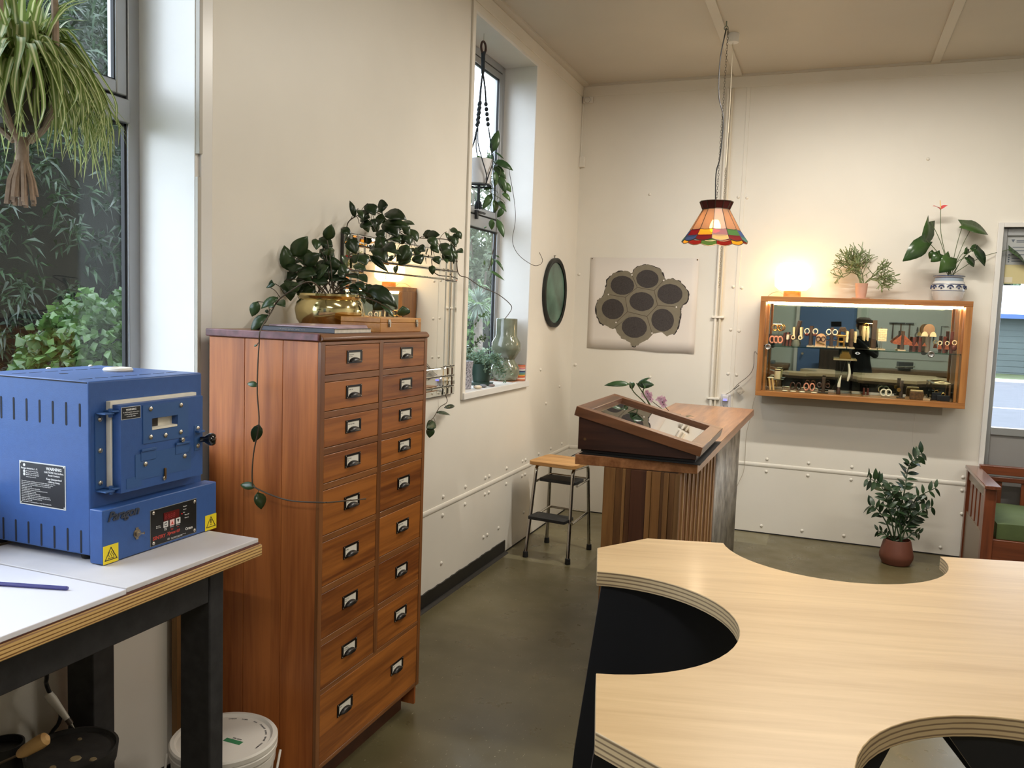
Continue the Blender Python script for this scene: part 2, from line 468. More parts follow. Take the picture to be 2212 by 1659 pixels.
HANG_LEAF = [(-0.021, -1.702, 2.457, 0.006, -1.675, 2.59, 0.05), (-0.011, -1.694, 2.416, 0.096, -1.642, 2.37, 0.043), (-0.02, -1.671, 2.392, 0.055, -1.657, 2.316, 0.043), (-0.05, -1.694, 2.438, -0.054, -1.733, 2.369, 0.036), (0.035, -1.704, 2.323, 0.074, -1.699, 2.225, 0.042), (0.047, -1.673, 2.292, 0.089, -1.648, 2.239, 0.036), (-0.012, -1.694, 2.227, -0.05, -1.742, 2.13, 0.039), (0.009, -1.705, 2.19, 0.015, -1.701, 2.113, 0.043), (0.019, -1.691, 2.192, 0.084, -1.704, 2.123, 0.028), (0.048, -1.664, 2.146, 0.014, -1.67, 2.089, 0.032), (0.053, -1.703, 2.232, 0.103, -1.691, 2.184, 0.028), (-0.008, -1.705, 2.254, -0.061, -1.716, 2.246, 0.018), (0.031, -1.711, 2.077, 0.081, -1.721, 1.971, 0.036), (-0.003, -1.712, 2.077, -0.006, -1.7, 2.015, 0.032), (-0.005, -1.702, 2.463, 0.06, -1.708, 2.418, 0.011), (-0.112, -1.712, 2.426, -0.091, -1.688, 2.437, 0.021), (0.002, -1.683, 2.355, 0.005, -1.7, 2.261, 0.043), (-0.052, -1.682, 2.342, -0.032, -1.664, 2.352, 0.029), (-0.013, -1.709, 2.441, -0.036, -1.706, 2.408, 0.043), (-0.023, -1.743, 2.032, -0.026, -1.762, 2.019, 0.014)]
HANG_LEAF2 = [(-0.009, -1.675, 1.86, -0.004, -1.688, 1.808, 0.018), (0.007, -1.672, 1.856, 0.071, -1.677, 1.786, 0.016), (-0.022, -1.684, 1.787, 0.075, -1.676, 1.729, 0.018), (-0.031, -1.732, 1.81, -0.033, -1.736, 1.84, 0.016), (0.022, -1.695, 1.87, 0.045, -1.69, 1.857, 0.01)]
HANG_VINE = [(-0.037, -1.663, 2.424), (-0.012, -1.667, 2.277), (-0.0, -1.673, 2.169), (0.015, -1.682, 2.008), (0.0, -1.703, 1.846), (-0.013, -1.714, 1.779)]
HANG_TENDRIL = [(0.022, -1.574, 2.411), (0.046, -1.571, 2.344), (0.082, -1.572, 2.181), (0.092, -1.579, 2.073), (0.084, -1.592, 1.963), (0.122, -1.585, 1.883), (0.202, -1.56, 1.826), (0.243, -1.544, 1.828), (0.257, -1.537, 1.855), (0.236, -1.54, 1.901)]
ANTH_LEAF = [(2.432, -0.165, 2.22, 2.381, -0.195, 2.043, 0.124), (2.406, -0.245, 2.095, 2.279, -0.321, 1.957, 0.102), (2.623, -0.116, 2.214, 2.784, -0.066, 2.158, 0.118), (2.571, -0.145, 1.998, 2.509, -0.185, 1.894, 0.108), (2.705, -0.13, 2.056, 2.767, -0.136, 1.945, 0.077), (2.668, -0.099, 2.002, 2.709, -0.103, 1.939, 0.062), (2.463, -0.18, 2.025, 2.439, -0.173, 1.982, 0.052), (2.501, -0.176, 2.015, 2.447, -0.197, 1.962, 0.062), (2.664, -0.111, 2.054, 2.641, -0.139, 2.017, 0.036), (2.925, 0.009, 2.063, 3.032, 0.032, 1.959, 0.134), (2.693, -0.065, 2.22, 2.724, -0.075, 2.157, 0.041), (2.689, -0.085, 2.049, 2.717, -0.061, 2.087, 0.036)]
ANTH_FLOWER = [(2.485, -0.13, 2.307), (2.497, -0.14, 2.151), (2.536, -0.14, 1.998), (2.565, -0.139, 1.896), (2.436, -0.148, 2.322), (2.523, -0.114, 2.327), (2.478, -0.128, 2.362)]
ZZ_STEMS = [[(2.353, -0.388, 0.157), (2.364, -0.371, 0.32), (2.382, -0.376, 0.499), (2.397, -0.295, 0.603), (2.415, -0.34, 0.677), (2.474, -0.254, 0.72)], [(2.347, -0.39, 0.157), (2.308, -0.408, 0.321), (2.261, -0.425, 0.466), (2.223, -0.364, 0.521), (2.151, -0.482, 0.559)], [(2.342, -0.392, 0.157), (2.292, -0.407, 0.26), (2.25, -0.405, 0.325), (2.214, -0.441, 0.37), (2.183, -0.412, 0.371)], [(2.374, -0.38, 0.158), (2.399, -0.364, 0.275), (2.444, -0.295, 0.384), (2.465, -0.359, 0.452), (2.571, -0.246, 0.5)], [(2.38, -0.378, 0.153), (2.411, -0.366, 0.254), (2.452, -0.376, 0.326), (2.485, -0.38, 0.366), (2.564, -0.211, 0.366)], [(2.331, -0.397, 0.151), (2.303, -0.392, 0.175), (2.275, -0.387, 0.2), (2.244, -0.367, 0.202)], [(2.391, -0.374, 0.153), (2.417, -0.359, 0.176), (2.452, -0.346, 0.213), (2.488, -0.323, 0.206)], [(2.353, -0.388, 0.157), (2.34, -0.37, 0.287), (2.325, -0.338, 0.379), (2.307, -0.425, 0.477), (2.288, -0.353, 0.52)], [(2.363, -0.384, 0.158), (2.367, -0.361, 0.282), (2.383, -0.346, 0.376), (2.362, -0.312, 0.473)], [(2.358, -0.387, 0.152), (2.347, -0.363, 0.257), (2.351, -0.38, 0.344), (2.327, -0.363, 0.396)], [(2.369, -0.382, 0.155), (2.403, -0.354, 0.232), (2.427, -0.361, 0.325), (2.408, -0.376, 0.432)]]
MONSTERA = [(0.956, -2.16, 1.212, 0.838, -2.205, 1.201, 0.031), (0.949, -2.119, 1.215, 0.96, -2.102, 1.179, 0.032), (0.991, -2.142, 1.209, 1.07, -2.123, 1.21, 0.038), (0.985, -2.118, 1.21, 1.043, -2.109, 1.244, 0.016), (1.014, -2.132, 1.217, 1.034, -2.158, 1.194, 0.026)]
MON_STEM = [(0.994, -2.142, 1.136), (0.974, -2.146, 1.17), (0.955, -2.15, 1.209), (0.994, -2.142, 1.132), (0.988, -2.137, 1.209), (1.019, -2.129, 1.165), (1.023, -2.125, 1.197)]
ORCHID = [(1.005, -2.043, 1.148), (1.02, -2.037, 1.158), (1.032, -2.032, 1.15), (1.018, -2.039, 1.138), (1.037, -2.033, 1.126), (1.077, -2.018, 1.127), (1.088, -2.013, 1.134), (1.101, -2.008, 1.128), (1.093, -2.013, 1.115), (1.103, -2.01, 1.102), (1.0, -2.051, 1.082), (1.027, -2.036, 1.135)]
WHITE_TOOL = [(0.127, -4.771, 0.572), (0.184, -4.757, 0.496)]
WOOD_TOOL = [(0.28, -4.903, 0.557), (0.227, -4.928, 0.505)]
PAN = [(-0.036, -4.556, 0.28)]
CABLE = [(0.08, -4.792, 0.658), (0.08, -4.784, 0.612), (0.08, -4.762, 0.555), (0.08, -4.739, 0.509), (0.08, -4.733, 0.476), (0.08, -4.742, 0.449)]
PENCIL = [(0.338, -5.05, 0.965), (0.477, -5.011, 0.965)]
ROD = [(0.1, -4.547, 0.26), (0.1, -4.499, 0.221)]
CABLE_WALL = [(1.188, -0.04, 1.001), (1.226, -0.04, 1.027), (1.269, -0.04, 1.08), (1.318, -0.04, 1.124), (1.354, -0.04, 1.166), (1.371, -0.04, 1.22), (1.371, -0.04, 1.32)]
CABLE_LAMP = [(1.384, -0.02, 0.959), (1.371, -0.02, 0.85), (1.347, -0.02, 0.712), (1.347, -0.02, 0.474), (1.317, -0.02, 0.368), (1.286, -0.02, 0.289)]

# ================================================================ the room
WALL = mat('wall_paint', (230, 225, 214), rough=0.45, noise=0.035, nscale=1.6, bump=0.05, bscale=25)
TRIMW = mat('white_gloss_trim', (226, 224, 220), rough=0.28, noise=0.02, nscale=6)
CEIL = mat('ceiling_board', (200, 193, 180), rough=0.55, noise=0.05, nscale=0.9)
CEILB = mat('ceiling_batten_paint', (208, 202, 190), rough=0.5)
ALU = mat('window_aluminium', (168, 170, 172), rough=0.38, metal=0.55)
GASK = mat('window_gasket', (24, 26, 30), rough=0.6)
PANE = glass('window_pane', (250, 253, 252))

def floor_mat():
    m, nt, b = new_mat('painted_concrete')
    L = nt.links.new
    tc = nt.nodes.new('ShaderNodeTexCoord')
    def noise(s, d=5):
        n = nt.nodes.new('ShaderNodeTexNoise'); n.inputs['Scale'].default_value = s; n.inputs['Detail'].default_value = d
        L(tc.outputs['Object'], n.inputs['Vector']); return n
    def ramp(src, p0, p1, c0, c1):
        r = nt.nodes.new('ShaderNodeValToRGB')
        r.color_ramp.elements[0].position = p0; r.color_ramp.elements[1].position = p1
        r.color_ramp.elements[0].color = c0; r.color_ramp.elements[1].color = c1
        L(src, r.inputs['Fac']); return r
    base = ramp(noise(1.7).outputs['Fac'], 0.3, 0.7, lin((82, 75, 50)), lin((106, 98, 70)))
    # older, paler squares of paint by the corner and by the counter
    sx = nt.nodes.new('ShaderNodeSeparateXYZ'); L(tc.outputs['Object'], sx.inputs[0])
    def mth(op, a, v):
        n = nt.nodes.new('ShaderNodeMath'); n.operation = op
        L(a, n.inputs[0])
        if isinstance(v, (int, float)): n.inputs[1].default_value = v
        else: L(v, n.inputs[1])
        return n.outputs[0]
    def rect(x0, x1, y0, y1):
        a = mth('GREATER_THAN', sx.outputs[0], x0); c = mth('LESS_THAN', sx.outputs[0], x1)
        d = mth('GREATER_THAN', sx.outputs[1], y0); e = mth('LESS_THAN', sx.outputs[1], y1)
        return mth('MULTIPLY', mth('MULTIPLY', a, c), mth('MULTIPLY', d, e))
    msk = mth('MAXIMUM', rect(-1, 0.56, -1.43, 1), rect(1.0, 1.55, -0.32, 1))
    mk2 = mth('MULTIPLY', msk, 0.55)
    mx = nt.nodes.new('ShaderNodeMix'); mx.data_type = 'RGBA'
    L(mk2, mx.inputs[0]); L(base.outputs[0], mx.inputs[6]); mx.inputs[7].default_value = lin((140, 133, 104))
    # pale scuffs and chips
    mp = nt.nodes.new('ShaderNodeMapping'); mp.inputs['Scale'].default_value = (110, 38, 1); mp.inputs['Rotation'].default_value = (0, 0, 0.9)
    L(tc.outputs['Object'], mp.inputs['Vector'])
    n3 = nt.nodes.new('ShaderNodeTexNoise'); n3.inputs['Scale'].default_value = 1.0; n3.inputs['Detail'].default_value = 9; n3.inputs['Roughness'].default_value = 0.72
    L(mp.outputs[0], n3.inputs['Vector'])
    sc = ramp(n3.outputs['Fac'], 0.625, 0.68, (0, 0, 0, 1), (1, 1, 1, 1))
    n4 = noise(2.3, 3)
    sc2 = mth('MULTIPLY', mth('MULTIPLY', sc.outputs[0], n4.outputs['Fac']), 1.5)
    mx2 = nt.nodes.new('ShaderNodeMix'); mx2.data_type = 'RGBA'
    L(sc2, mx2.inputs[0]); L(mx.outputs[2], mx2.inputs[6]); mx2.inputs[7].default_value = lin((206, 198, 172))
    L(mx2.outputs[2], b.inputs['Base Color'])
    rr = ramp(noise(6).outputs['Fac'], 0.3, 0.75, (0.24, 0.24, 0.24, 1), (0.46, 0.46, 0.46, 1))
    L(rr.outputs[0], b.inputs['Roughness'])
    bp = nt.nodes.new('ShaderNodeBump'); bp.inputs['Strength'].default_value = 0.03; bp.inputs['Distance'].default_value = 0.003
    L(noise(18).outputs['Fac'], bp.inputs['Height']); L(bp.outputs[0], b.inputs['Normal'])
    return m

RX, RY, RZ = 5.5, -9.0, 3.275
struct(MB().box(-0.27, RX + 0.2, RY - 0.2, 0.2, -0.15, 0).build('floor', floor_mat()))
struct(MB().box(-0.27, RX + 0.2, RY - 0.2, 0.2, RZ, RZ + 0.15).build('ceiling', CEIL))
W1 = (-6.3, -4.11, 1.075, 3.14)
W2 = (-2.05, -1.03, 1.075, 3.14)
wl = MB()
for (y0, y1, z0, z1) in ((RY, W1[0], 0, RZ), (W1[1], W2[0], 0, RZ), (W2[1], 0.2, 0, RZ)):
    wl.box(-0.27, 0, y0, y1, z0, z1)
for w in (W1, W2):
    wl.box(-0.27, 0, w[0], w[1], 0, w[2]); wl.box(-0.27, 0, w[0], w[1], w[3], RZ)
wall_left = struct(wl.build('wall_left', WALL))
DX0, DX1, DZ = 2.868, 3.80, 2.20
wb = MB()
wb.box(0, DX0, 0, 0.2, 0, RZ); wb.box(DX0, DX1, 0, 0.2, DZ, RZ); wb.box(DX1, RX + 0.2, 0, 0.2, 0, RZ)
wall_back = struct(wb.build('wall_back', WALL))
wall_right = struct(MB().box(RX, RX + 0.2, RY, 0, 0, RZ).build('wall_right', WALL))
REARW = mat('rear_wall_paint', (205, 212, 206), rough=0.5, noise=0.03, nscale=2)
wall_front = struct(MB().box(0, RX, RY - 0.2, RY, 0, RZ).build('wall_front', REARW))

# cover strips, cornice and skirting
def trim(name, mb, m=TRIMW, bevel=0.0, parent=None):
    return struct(mb.build(name, m, parent, bevel))
half = [(0.0, -0.014), (0.003, -0.013), (0.0055, -0.008), (0.0065, 0.0), (0.0055, 0.008), (0.003, 0.013), (0.0, 0.014)]
trim('trim_1', MB().prism([(x, z + 0.503) for x, z in half], -4.1, 0.0, 'Y'), WALL)
trim('trim_2', MB().prism([(-x, z + 0.503) for x, z in half], 0.009, 2.84, 'X'), WALL)
trim('trim_3', MB().box(0, 0.05, RY, 0, RZ - 0.014, RZ), CEILB)
trim('trim_4', MB().box(0.05, RX, -0.022, 0, RZ - 0.014, RZ), CEILB)
trim('trim_5', MB().box(0, 0.006, RY, 0, 3.185, RZ - 0.014).box(0.006, RX, -0.006, 0, 3.185, RZ - 0.014), WALL, 0.002)
for i, x in enumerate((1.145, 2.398, 3.65, 4.9)):
    trim('trim_%d' % (6 + i), MB().box(x - 0.028, x + 0.028, RY, -0.022, RZ - 0.012, RZ), CEILB, 0.003)
trim('trim_10', MB().prism([(x + 1.222, y) for x, y in ((-0.014, 0), (-0.012, -0.004), (0.012, -0.004), (0.014, 0))], 0.52, 3.185, 'Z'), WALL)
trim('trim_11', MB().prism([(x + 2.44, y) for x, y in ((-0.004, 0), (-0.003, -0.0015), (0.003, -0.0015), (0.004, 0))], 0.0, 1.0, 'Z'), WALL)
BLACKP = mat('black_skirting', (22, 22, 23), rough=0.4, noise=0.25, nscale=14, bump=0.2, bscale=40)
# painted skirting, ragged top edge
rs = random.Random(5)
sk = [(-1.338, 0.0), (-1.338, 0.085)]
y = -1.36
while y > -4.6:
    sk.append((y, 0.083 + rs.uniform(-0.003, 0.003))); y -= 0.035
sk.append((y, 0.0))
struct(MB().prism(sk, 0.0, 0.008, 'X').build('baseboard_left', BLACKP, flat=True))
trim('trim_12', MB().prism([(0.008, 0), (0.03, 0), (0.026, 0.006), (0.008, 0.012)], -4.6, -1.33, 'Y'), BLACKP)
trim('trim_13', MB().box(0.0, 2.84, -0.004, 0, 0, 0.008).box(0, 0.004, -1.33, 0, 0, 0.008), mat('floor_gap', (30, 27, 24), rough=0.8))

# domed nail heads holding the wall boards
rivet0 = MB().lathe([(0.0115, 0.0), (0.0105, 0.004), (0.007, 0.0075), (0.00001, 0.009)], 10).mesh('rivet', WALL)
def rivet(parent, p, axis):
    o = link('rivet', rivet0, parent); o.location = p
    o.rotation_euler = (0, math.pi / 2, 0) if axis == 'X' else (math.pi / 2, 0, 0)
for x in (0.42, 0.71, 1.0, 1.19, 1.254, 1.50, 1.785, 2.07, 2.41, 2.47, 2.76):
    for z in (0.548, 0.458):
        rivet(wall_back, (x, 0, z), 'Y')
for x in (0.42, 1.0, 1.49, 1.77, 2.05, 2.41, 2.66, 2.79):
    rivet(wall_back, (x, 0, 0.055), 'Y')
for z in (0.85, 1.15, 1.47, 1.78, 2.42):
    rivet(wall_back, (1.192, 0, z), 'Y'); rivet(wall_back, (1.252, 0, z - 0.006), 'Y')
for x, z in ((0.03, 1.15), (0.03, 1.85), (0.55, 2.45), (0.62, 1.09), (2.4, 2.65), (2.77, 0.30)):
    rivet(wall_back, (x, 0, z), 'Y')
for y in (-0.18, -0.45, -0.72, -0.99, -1.05, -1.34, -1.63, -1.69, -1.98, -2.27, -2.56, -2.85):
    for z in (0.552, 0.452):
        rivet(wall_left, (0, y, z), 'X')
for y in (-0.45, -0.99, -1.45, -1.63, -1.69, -2.27):
    rivet(wall_left, (0, y, 0.19), 'X')
for y, z in ((-0.75, 1.15), (-0.3, 1.0), (-0.6, 0.9)):
    rivet(wall_left, (0, y, z), 'X')

# ---------------------------------------------------------------- windows in the left wall
def window(n, w, transom, sash):
    y0, y1, z0, z1 = w
    root = struct(link('window_%d' % n, None))
    root.location = (-0.22, (y0 + y1) / 2, z0)
    t = 0.018
    lin_ = MB()
    lin_.box(-0.235, 0.004, y0 + 0.0005, y0 + t, z0, z1).box(-0.235, 0.004, y1 - t, y1 - 0.0005, z0, z1).box(-0.235, 0.004, y0 + t, y1 - t, z1 - t, z1 - 0.0005)
    lin_.build('lining', TRIMW, root, 0.002, world=True)
    MB().box(-0.235, 0.022, y0 - 0.03 if n == 2 else y0 + 0.0005, y1 - 0.0005, z0 - 0.02 if n == 2 else z0 + 0.0005, z0 + 0.018).build('window_sill', TRIMW, root, 0.003, world=True)
    a, b, c, d = y0 + t, y1 - t, z0 + 0.018, z1 - t
    fr = MB(); fw = 0.045; x0, x1 = -0.248, -0.216
    fr.box(x0, x1, a, a + fw, c, d).box(x0, x1, b - fw, b, c, d).box(x0, x1, a + fw, b - fw, c, c + fw).box(x0, x1, a + fw, b - fw, d - fw, d)
    fr.box(x0, x1 + 0.008, a + fw, b - fw, transom - 0.036, transom + 0.036)
    fr.build('frame', ALU, root, 0.003, world=True)
    gk = MB(); gx0, gx1 = -0.240, -0.226
    ia, ib = a + fw, b - fw
    for zz0, zz1 in ((c + fw, transom - 0.036), (transom + 0.036, d - fw)):
        gk.box(gx0, gx1, ia, ia + 0.008, zz0, zz1).box(gx0, gx1, ib - 0.008, ib, zz0, zz1).box(gx0, gx1, ia, ib, zz0, zz0 + 0.008).box(gx0, gx1, ia, ib, zz1 - 0.008, zz1)
    gk.build('gasket', GASK, root, world=True)
    sh = MB(); sw = 0.04; e = 0.009
    zz0, zz1 = transom + 0.036 + e, d - fw - e
    sh.box(-0.25, -0.212, ia + e, ia + e + sw, zz0, zz1).box(-0.25, -0.212, ib - e - sw, ib - e, zz0, zz1)
    sh.box(-0.25, -0.212, ia + e + sw, ib - e - sw, zz0, zz0 + sw).box(-0.25, -0.212, ia + e + sw, ib - e - sw, zz1 - sw, zz1)
    sh.build('sash', ALU, root, 0.004, world=True)
    sa, sb, sc, sd = ia + e + sw, ib - e - sw, zz0 + sw, zz1 - sw
    MB().box(-0.231, -0.219, sa, sa + 0.004, sc, sd).box(-0.231, -0.219, sb - 0.004, sb, sc, sd).box(-0.231, -0.219, sa, sb, sc, sc + 0.004).box(-0.231, -0.219, sa, sb, sd - 0.004, sd).build('sash_seal', GASK, root, world=True)
    MB().box(-0.2375, -0.2345, ia + 0.004, ib - 0.004, c + fw + 0.004, transom - 0.04).build('pane', PANE, root, world=True)
    MB().box(-0.2375, -0.2345, ia + e + sw - 0.004, ib - e - sw + 0.004, zz0 + sw - 0.004, zz1 - sw + 0.004).build('pane', PANE, root, world=True)
    # catch on the sash
    hm = MB()
    hy = (ia + ib) / 2 + (0.06 if n == 2 else 0.3)
    hm.box(-0.212, -0.192, hy - 0.012, hy + 0.012, zz0 - 0.035, zz0 + 0.02).box(-0.202, -0.186, hy - 0.006, hy + 0.11, zz0 + 0.004, zz0 + 0.016)
    hm.build('window_catch', mat('catch_black', (28, 28, 30), rough=0.4), root, 0.003, world=True)
    return root
win1 = window(1, W1, 2.126, True)
win2 = window(2, W2, 2.095, True)
# raised edge boards round the openings
e1 = MB().box(0, 0.012, W1[1], W1[1] + 0.052, 0.95, RZ - 0.1)
trim('trim_14', e1, TRIMW, 0.002)
e2 = MB().box(0.004, 0.016, W1[1] - 0.018, W1[1] - 0.004, 1.08, 1.93).box(0.004, 0.020, W1[1] - 0.016, W1[1] - 0.002, 2.0, 3.1)
trim('trim_15', e2, mat('blind_track', (176, 170, 158), rough=0.4), 0.001)
trim('trim_16', MB().box(0, 0.012, W2[0] - 0.035, W2[0] + 0.004, W2[2] - 0.02, RZ - 0.1), WALL, 0.002)

# ---------------------------------------------------------------- glazed door in the back wall
door = struct(link('door_1', None)); door.location = (DX0, 0.02, 0)
DGREY = mat('door_grey_panel', (140, 138, 136), rough=0.55, bump=0.15, bscale=120)
j = MB()
j.box(DX0 - 0.028, DX0 + 0.004, -0.022, 0.12, 0, DZ + 0.03).box(DX0 + 0.004, DX1, -0.022, 0.12, DZ, DZ + 0.03).box(DX1, DX1 + 0.03, -0.022, 0.12, 0, DZ + 0.03)
j.build('jamb', TRIMW, door, 0.003, world=True)
fr = MB(); a, b = DX0 + 0.004, DX1
fr.box(a, a + 0.032, 0.03, 0.075, 0, DZ).box(b - 0.032, b, 0.03, 0.075, 0, DZ).box(a + 0.032, b - 0.032, 0.03, 0.075, DZ - 0.05, DZ)
fr.box(a + 0.032, b - 0.032, 0.03, 0.075, 0.845, 0.895).box(a + 0.032, b - 0.032, 0.03, 0.075, 0, 0.06)
fr.build('frame', ALU, door, 0.003, world=True)
MB().box(a + 0.03, b - 0.03, 0.045, 0.06, 0.05, 0.85).build('lower_panel', DGREY, door, world=True)
MB().box(a + 0.03, b - 0.03, 0.050, 0.054, 0.89, DZ - 0.045).build('pane', PANE, door, world=True)

# ================================================================ outside
GRASS = mat('grass_ground', (70, 80, 46), rough=0.9, noise=0.35, nscale=1.5)
ROAD = mat('road_asphalt', (74, 76, 82), rough=0.9, noise=0.08, nscale=3)
struct(MB().box(-60, 80, 0.2, 80, -0.5, -0.22).box(-60, -0.27, -40, 0.2, -0.5, -0.22).build('ground', GRASS))
struct(MB().box(-10, 60, 1.2, 25.5, -0.22, -0.205).build('road', ROAD))
for y0, y1 in ((14.6, 14.8),):
    o = MB().box(-10, 60, y0, y1, -0.205, -0.2).build('road_line', mat('road_paint', (190, 190, 192), rough=0.8))
    o['kind'] = 'structure'
o = MB().box(-10, 60, 24.9, 25.5, -0.205, -0.13).build('road_kerb', mat('concrete_kerb', (180, 180, 176), rough=0.9)); o['kind'] = 'structure'

# house over the road
BY = 31.0
hs = thing('house', 'grey green weatherboard house with white roof across the road', 'house', (11, BY + 2, -0.22))
HW = mat('weatherboard', (78, 88, 86), rough=0.7, noise=0.08, nscale=1.2)
MB().box(5, 17, BY, BY + 6, -0.22, 2.0).build('wall', HW, hs, world=True)
for k in range(9):
    MB().box(5, 17, BY - 0.02, BY, -0.16 + k * 0.235, -0.16 + k * 0.235 + 0.21).build('weatherboard', HW, hs, world=True)
MB().prism([(BY - 0.6, 2.05), (BY + 3, 3.35), (BY + 6.6, 2.05)], 4.6, 17.4, 'X').build('roof', mat('white_roofing', (196, 200, 206), rough=0.5), hs, world=True)
MB().box(4.6, 17.4, BY - 0.75, BY - 0.58, 1.93, 2.1).build('gutter', mat('blue_gutter', (54, 84, 134), rough=0.5), hs, world=True)
wn = MB().box(9.35, 9.45, BY - 0.09, BY, 0.45, 1.75).box(11.1, 11.2, BY - 0.09, BY, 0.45, 1.75).box(9.35, 11.2, BY - 0.09, BY, 1.67, 1.75).box(9.35, 11.2, BY - 0.09, BY, 0.45, 0.53).box(9.35, 11.2, BY - 0.08, BY, 0.83, 0.89)
wf = wn.build('window_frame', mat('house_trim_white', (176, 180, 182), rough=0.5), hs, world=True)
MB().box(9.44, 11.11, BY - 0.05, BY - 0.03, 0.52, 1.68).build('pane', mat('house_window_glass', (96, 110, 116), rough=0.1), hs, world=True)
# parked car, only its nose shows at the edge of the door glass
car = thing('car', 'pale blue car parked in front of the house', 'car', (11.3, 27.6, -0.22))
CARP = mat('car_paint', (120, 142, 154), rough=0.25, coat=0.5)
MB().prism([(-1.9, 0.35), (-1.9, 0.62), (-1.75, 0.78), (-0.95, 0.88), (-0.4, 1.3), (0.9, 1.33), (1.6, 0.92), (1.95, 0.85), (1.95, 0.35)], -0.78, 0.78, 'Y').build('body', CARP, car, 0.05)
MB().prism([(-0.82, 0.9), (-0.36, 1.24), (0.86, 1.26), (1.38, 0.92)], -0.79, 0.79, 'Y').build('side_window', mat('car_glass', (40, 50, 56), rough=0.1), car)
for wx in (-1.2, 1.25):
    for wy in (-0.72, 0.72):
        MB().lathe([(0.18, -0.09), (0.3, -0.09), (0.31, 0), (0.3, 0.09), (0.18, 0.09)], 18, (wx, wy, 0.32), Matrix.Rotation(math.pi / 2, 3, 'X')).build('wheel', mat('tyre', (26, 26, 27), rough=0.8), car)

def qleaf(mb, p, d, ln, w, rr, droop=0.3):
    """Cheap bent leaf: two quads."""
    d = Vector(d).normalized()
    u = Vector((rr.uniform(-1, 1), rr.uniform(-1, 1), rr.uniform(0.2, 1.2)))
    s = d.cross(u)
    if s.length < 1e-3: s = d.orthogonal()
    s.normalize()
    m = p + d * (ln * 0.5); e = p + d * ln + Vector((0, 0, -droop * ln))
    mb.add([p, m - s * w * 0.5, m + s * w * 0.5, e], [(0, 1, 3, 2)] if False else [(0, 1, 2), (1, 3, 2)])

def rdir(rr, up=0.0):
    while True:
        v = Vector((rr.uniform(-1, 1), rr.uniform(-1, 1), rr.uniform(-1, 1) + up))
        if 0.1 < v.length < 1.4:
            return v.normalized()

def shrub(name, label, cat, c, rad, nclu, per, ln, w, mt, seed, trunk=None, group=None, shell=0.55, inner=None, whorl=0.5):
    """Tree or bush: trunk, limbs, and leaves in whorls over the crown volume."""
    rr = random.Random(seed)
    root = thing(name, label, cat, (c[0], c[1], -0.22), group=group)
    C_ = Vector(c); rx, ry, rz_ = rad
    lf = MB(); br = MB()
    base = Vector((c[0], c[1], -0.22))
    limbs = []
    for k in range(9):
        d = rdir(rr, 0.5)
        tip = C_ + Vector((d.x * rx * 0.8, d.y * ry * 0.8, d.z * rz_ * 0.8))
        mid = (base * 0.35 + tip * 0.65) + Vector((rr.uniform(-.2, .2), rr.uniform(-.2, .2), 0)) * rx
        st = base + Vector((rr.uniform(-.1, .1), rr.uniform(-.1, .1), max(0.05, (c[2] + .22) * 0.3 * rr.random())))
        br.tube(smooth([st, mid, tip], 4), [0.035 * rx * (1 - 0.075 * i) for i in range(9)], 6)
    for k in range(nclu):
        d = rdir(rr)
        f_ = shell + (1 - shell) * rr.random()
        p = C_ + Vector((d.x * rx, d.y * ry, d.z * rz_)) * f_
        if p.z < -0.2: p.z = -0.2 + rr.random() * 0.2
        ax = (d + Vector((0, 0, 0.35)) + rdir(rr) * 0.5).normalized()
        for i in range(per):
            dd = (ax * rr.uniform(0.1, 0.9) * (1 - whorl) + rdir(rr) * whorl * 1.2 + ax * 0.2)
            qleaf(lf, p + rdir(rr) * ln * 0.3, dd, ln * rr.uniform(0.7, 1.2), w * rr.uniform(0.8, 1.2), rr)
    br.build('branches', mat('bark', (98, 90, 78), rough=0.9, noise=0.3, nscale=8), root, world=True)
    lf.build('foliage', mt, root, world=True, flat=True, stuff=True)
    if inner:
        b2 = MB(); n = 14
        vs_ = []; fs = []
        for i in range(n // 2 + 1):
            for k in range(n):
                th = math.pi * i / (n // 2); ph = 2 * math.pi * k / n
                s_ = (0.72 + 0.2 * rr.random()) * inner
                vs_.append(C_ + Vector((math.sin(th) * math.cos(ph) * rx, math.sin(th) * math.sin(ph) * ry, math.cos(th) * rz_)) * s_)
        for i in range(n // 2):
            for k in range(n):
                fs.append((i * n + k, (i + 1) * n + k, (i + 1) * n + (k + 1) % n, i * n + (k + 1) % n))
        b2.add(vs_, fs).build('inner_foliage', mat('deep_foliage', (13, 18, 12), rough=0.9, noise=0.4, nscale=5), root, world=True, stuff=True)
    return root
LDARK = leafmat('leaf_dark', (34, 52, 36), (72, 96, 66), trans=0.2)
LMID = leafmat('leaf_mid', (44, 64, 42), (92, 114, 78), trans=0.3)
LHAZE = leafmat('leaf_haze_pale', (78, 92, 70), (116, 128, 98), trans=0.3, rough=0.6)  # haze over the distant trees put into a lighter leaf colour
LLIME = leafmat('leaf_lime', (58, 88, 42), (104, 136, 72), trans=0.35)
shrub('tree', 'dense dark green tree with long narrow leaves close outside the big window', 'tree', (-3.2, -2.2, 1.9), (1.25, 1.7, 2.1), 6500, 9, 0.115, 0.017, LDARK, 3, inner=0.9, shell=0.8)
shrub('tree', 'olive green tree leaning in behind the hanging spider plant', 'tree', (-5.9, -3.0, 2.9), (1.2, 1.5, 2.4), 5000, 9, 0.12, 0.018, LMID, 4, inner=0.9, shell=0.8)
shrub('tree', 'shadowy tall tree furthest behind the big window', 'tree', (-6.6, 1.5, 3.2), (2.0, 2.4, 3.4), 4800, 9, 0.15, 0.026, LDARK, 5, inner=0.95, shell=0.8)
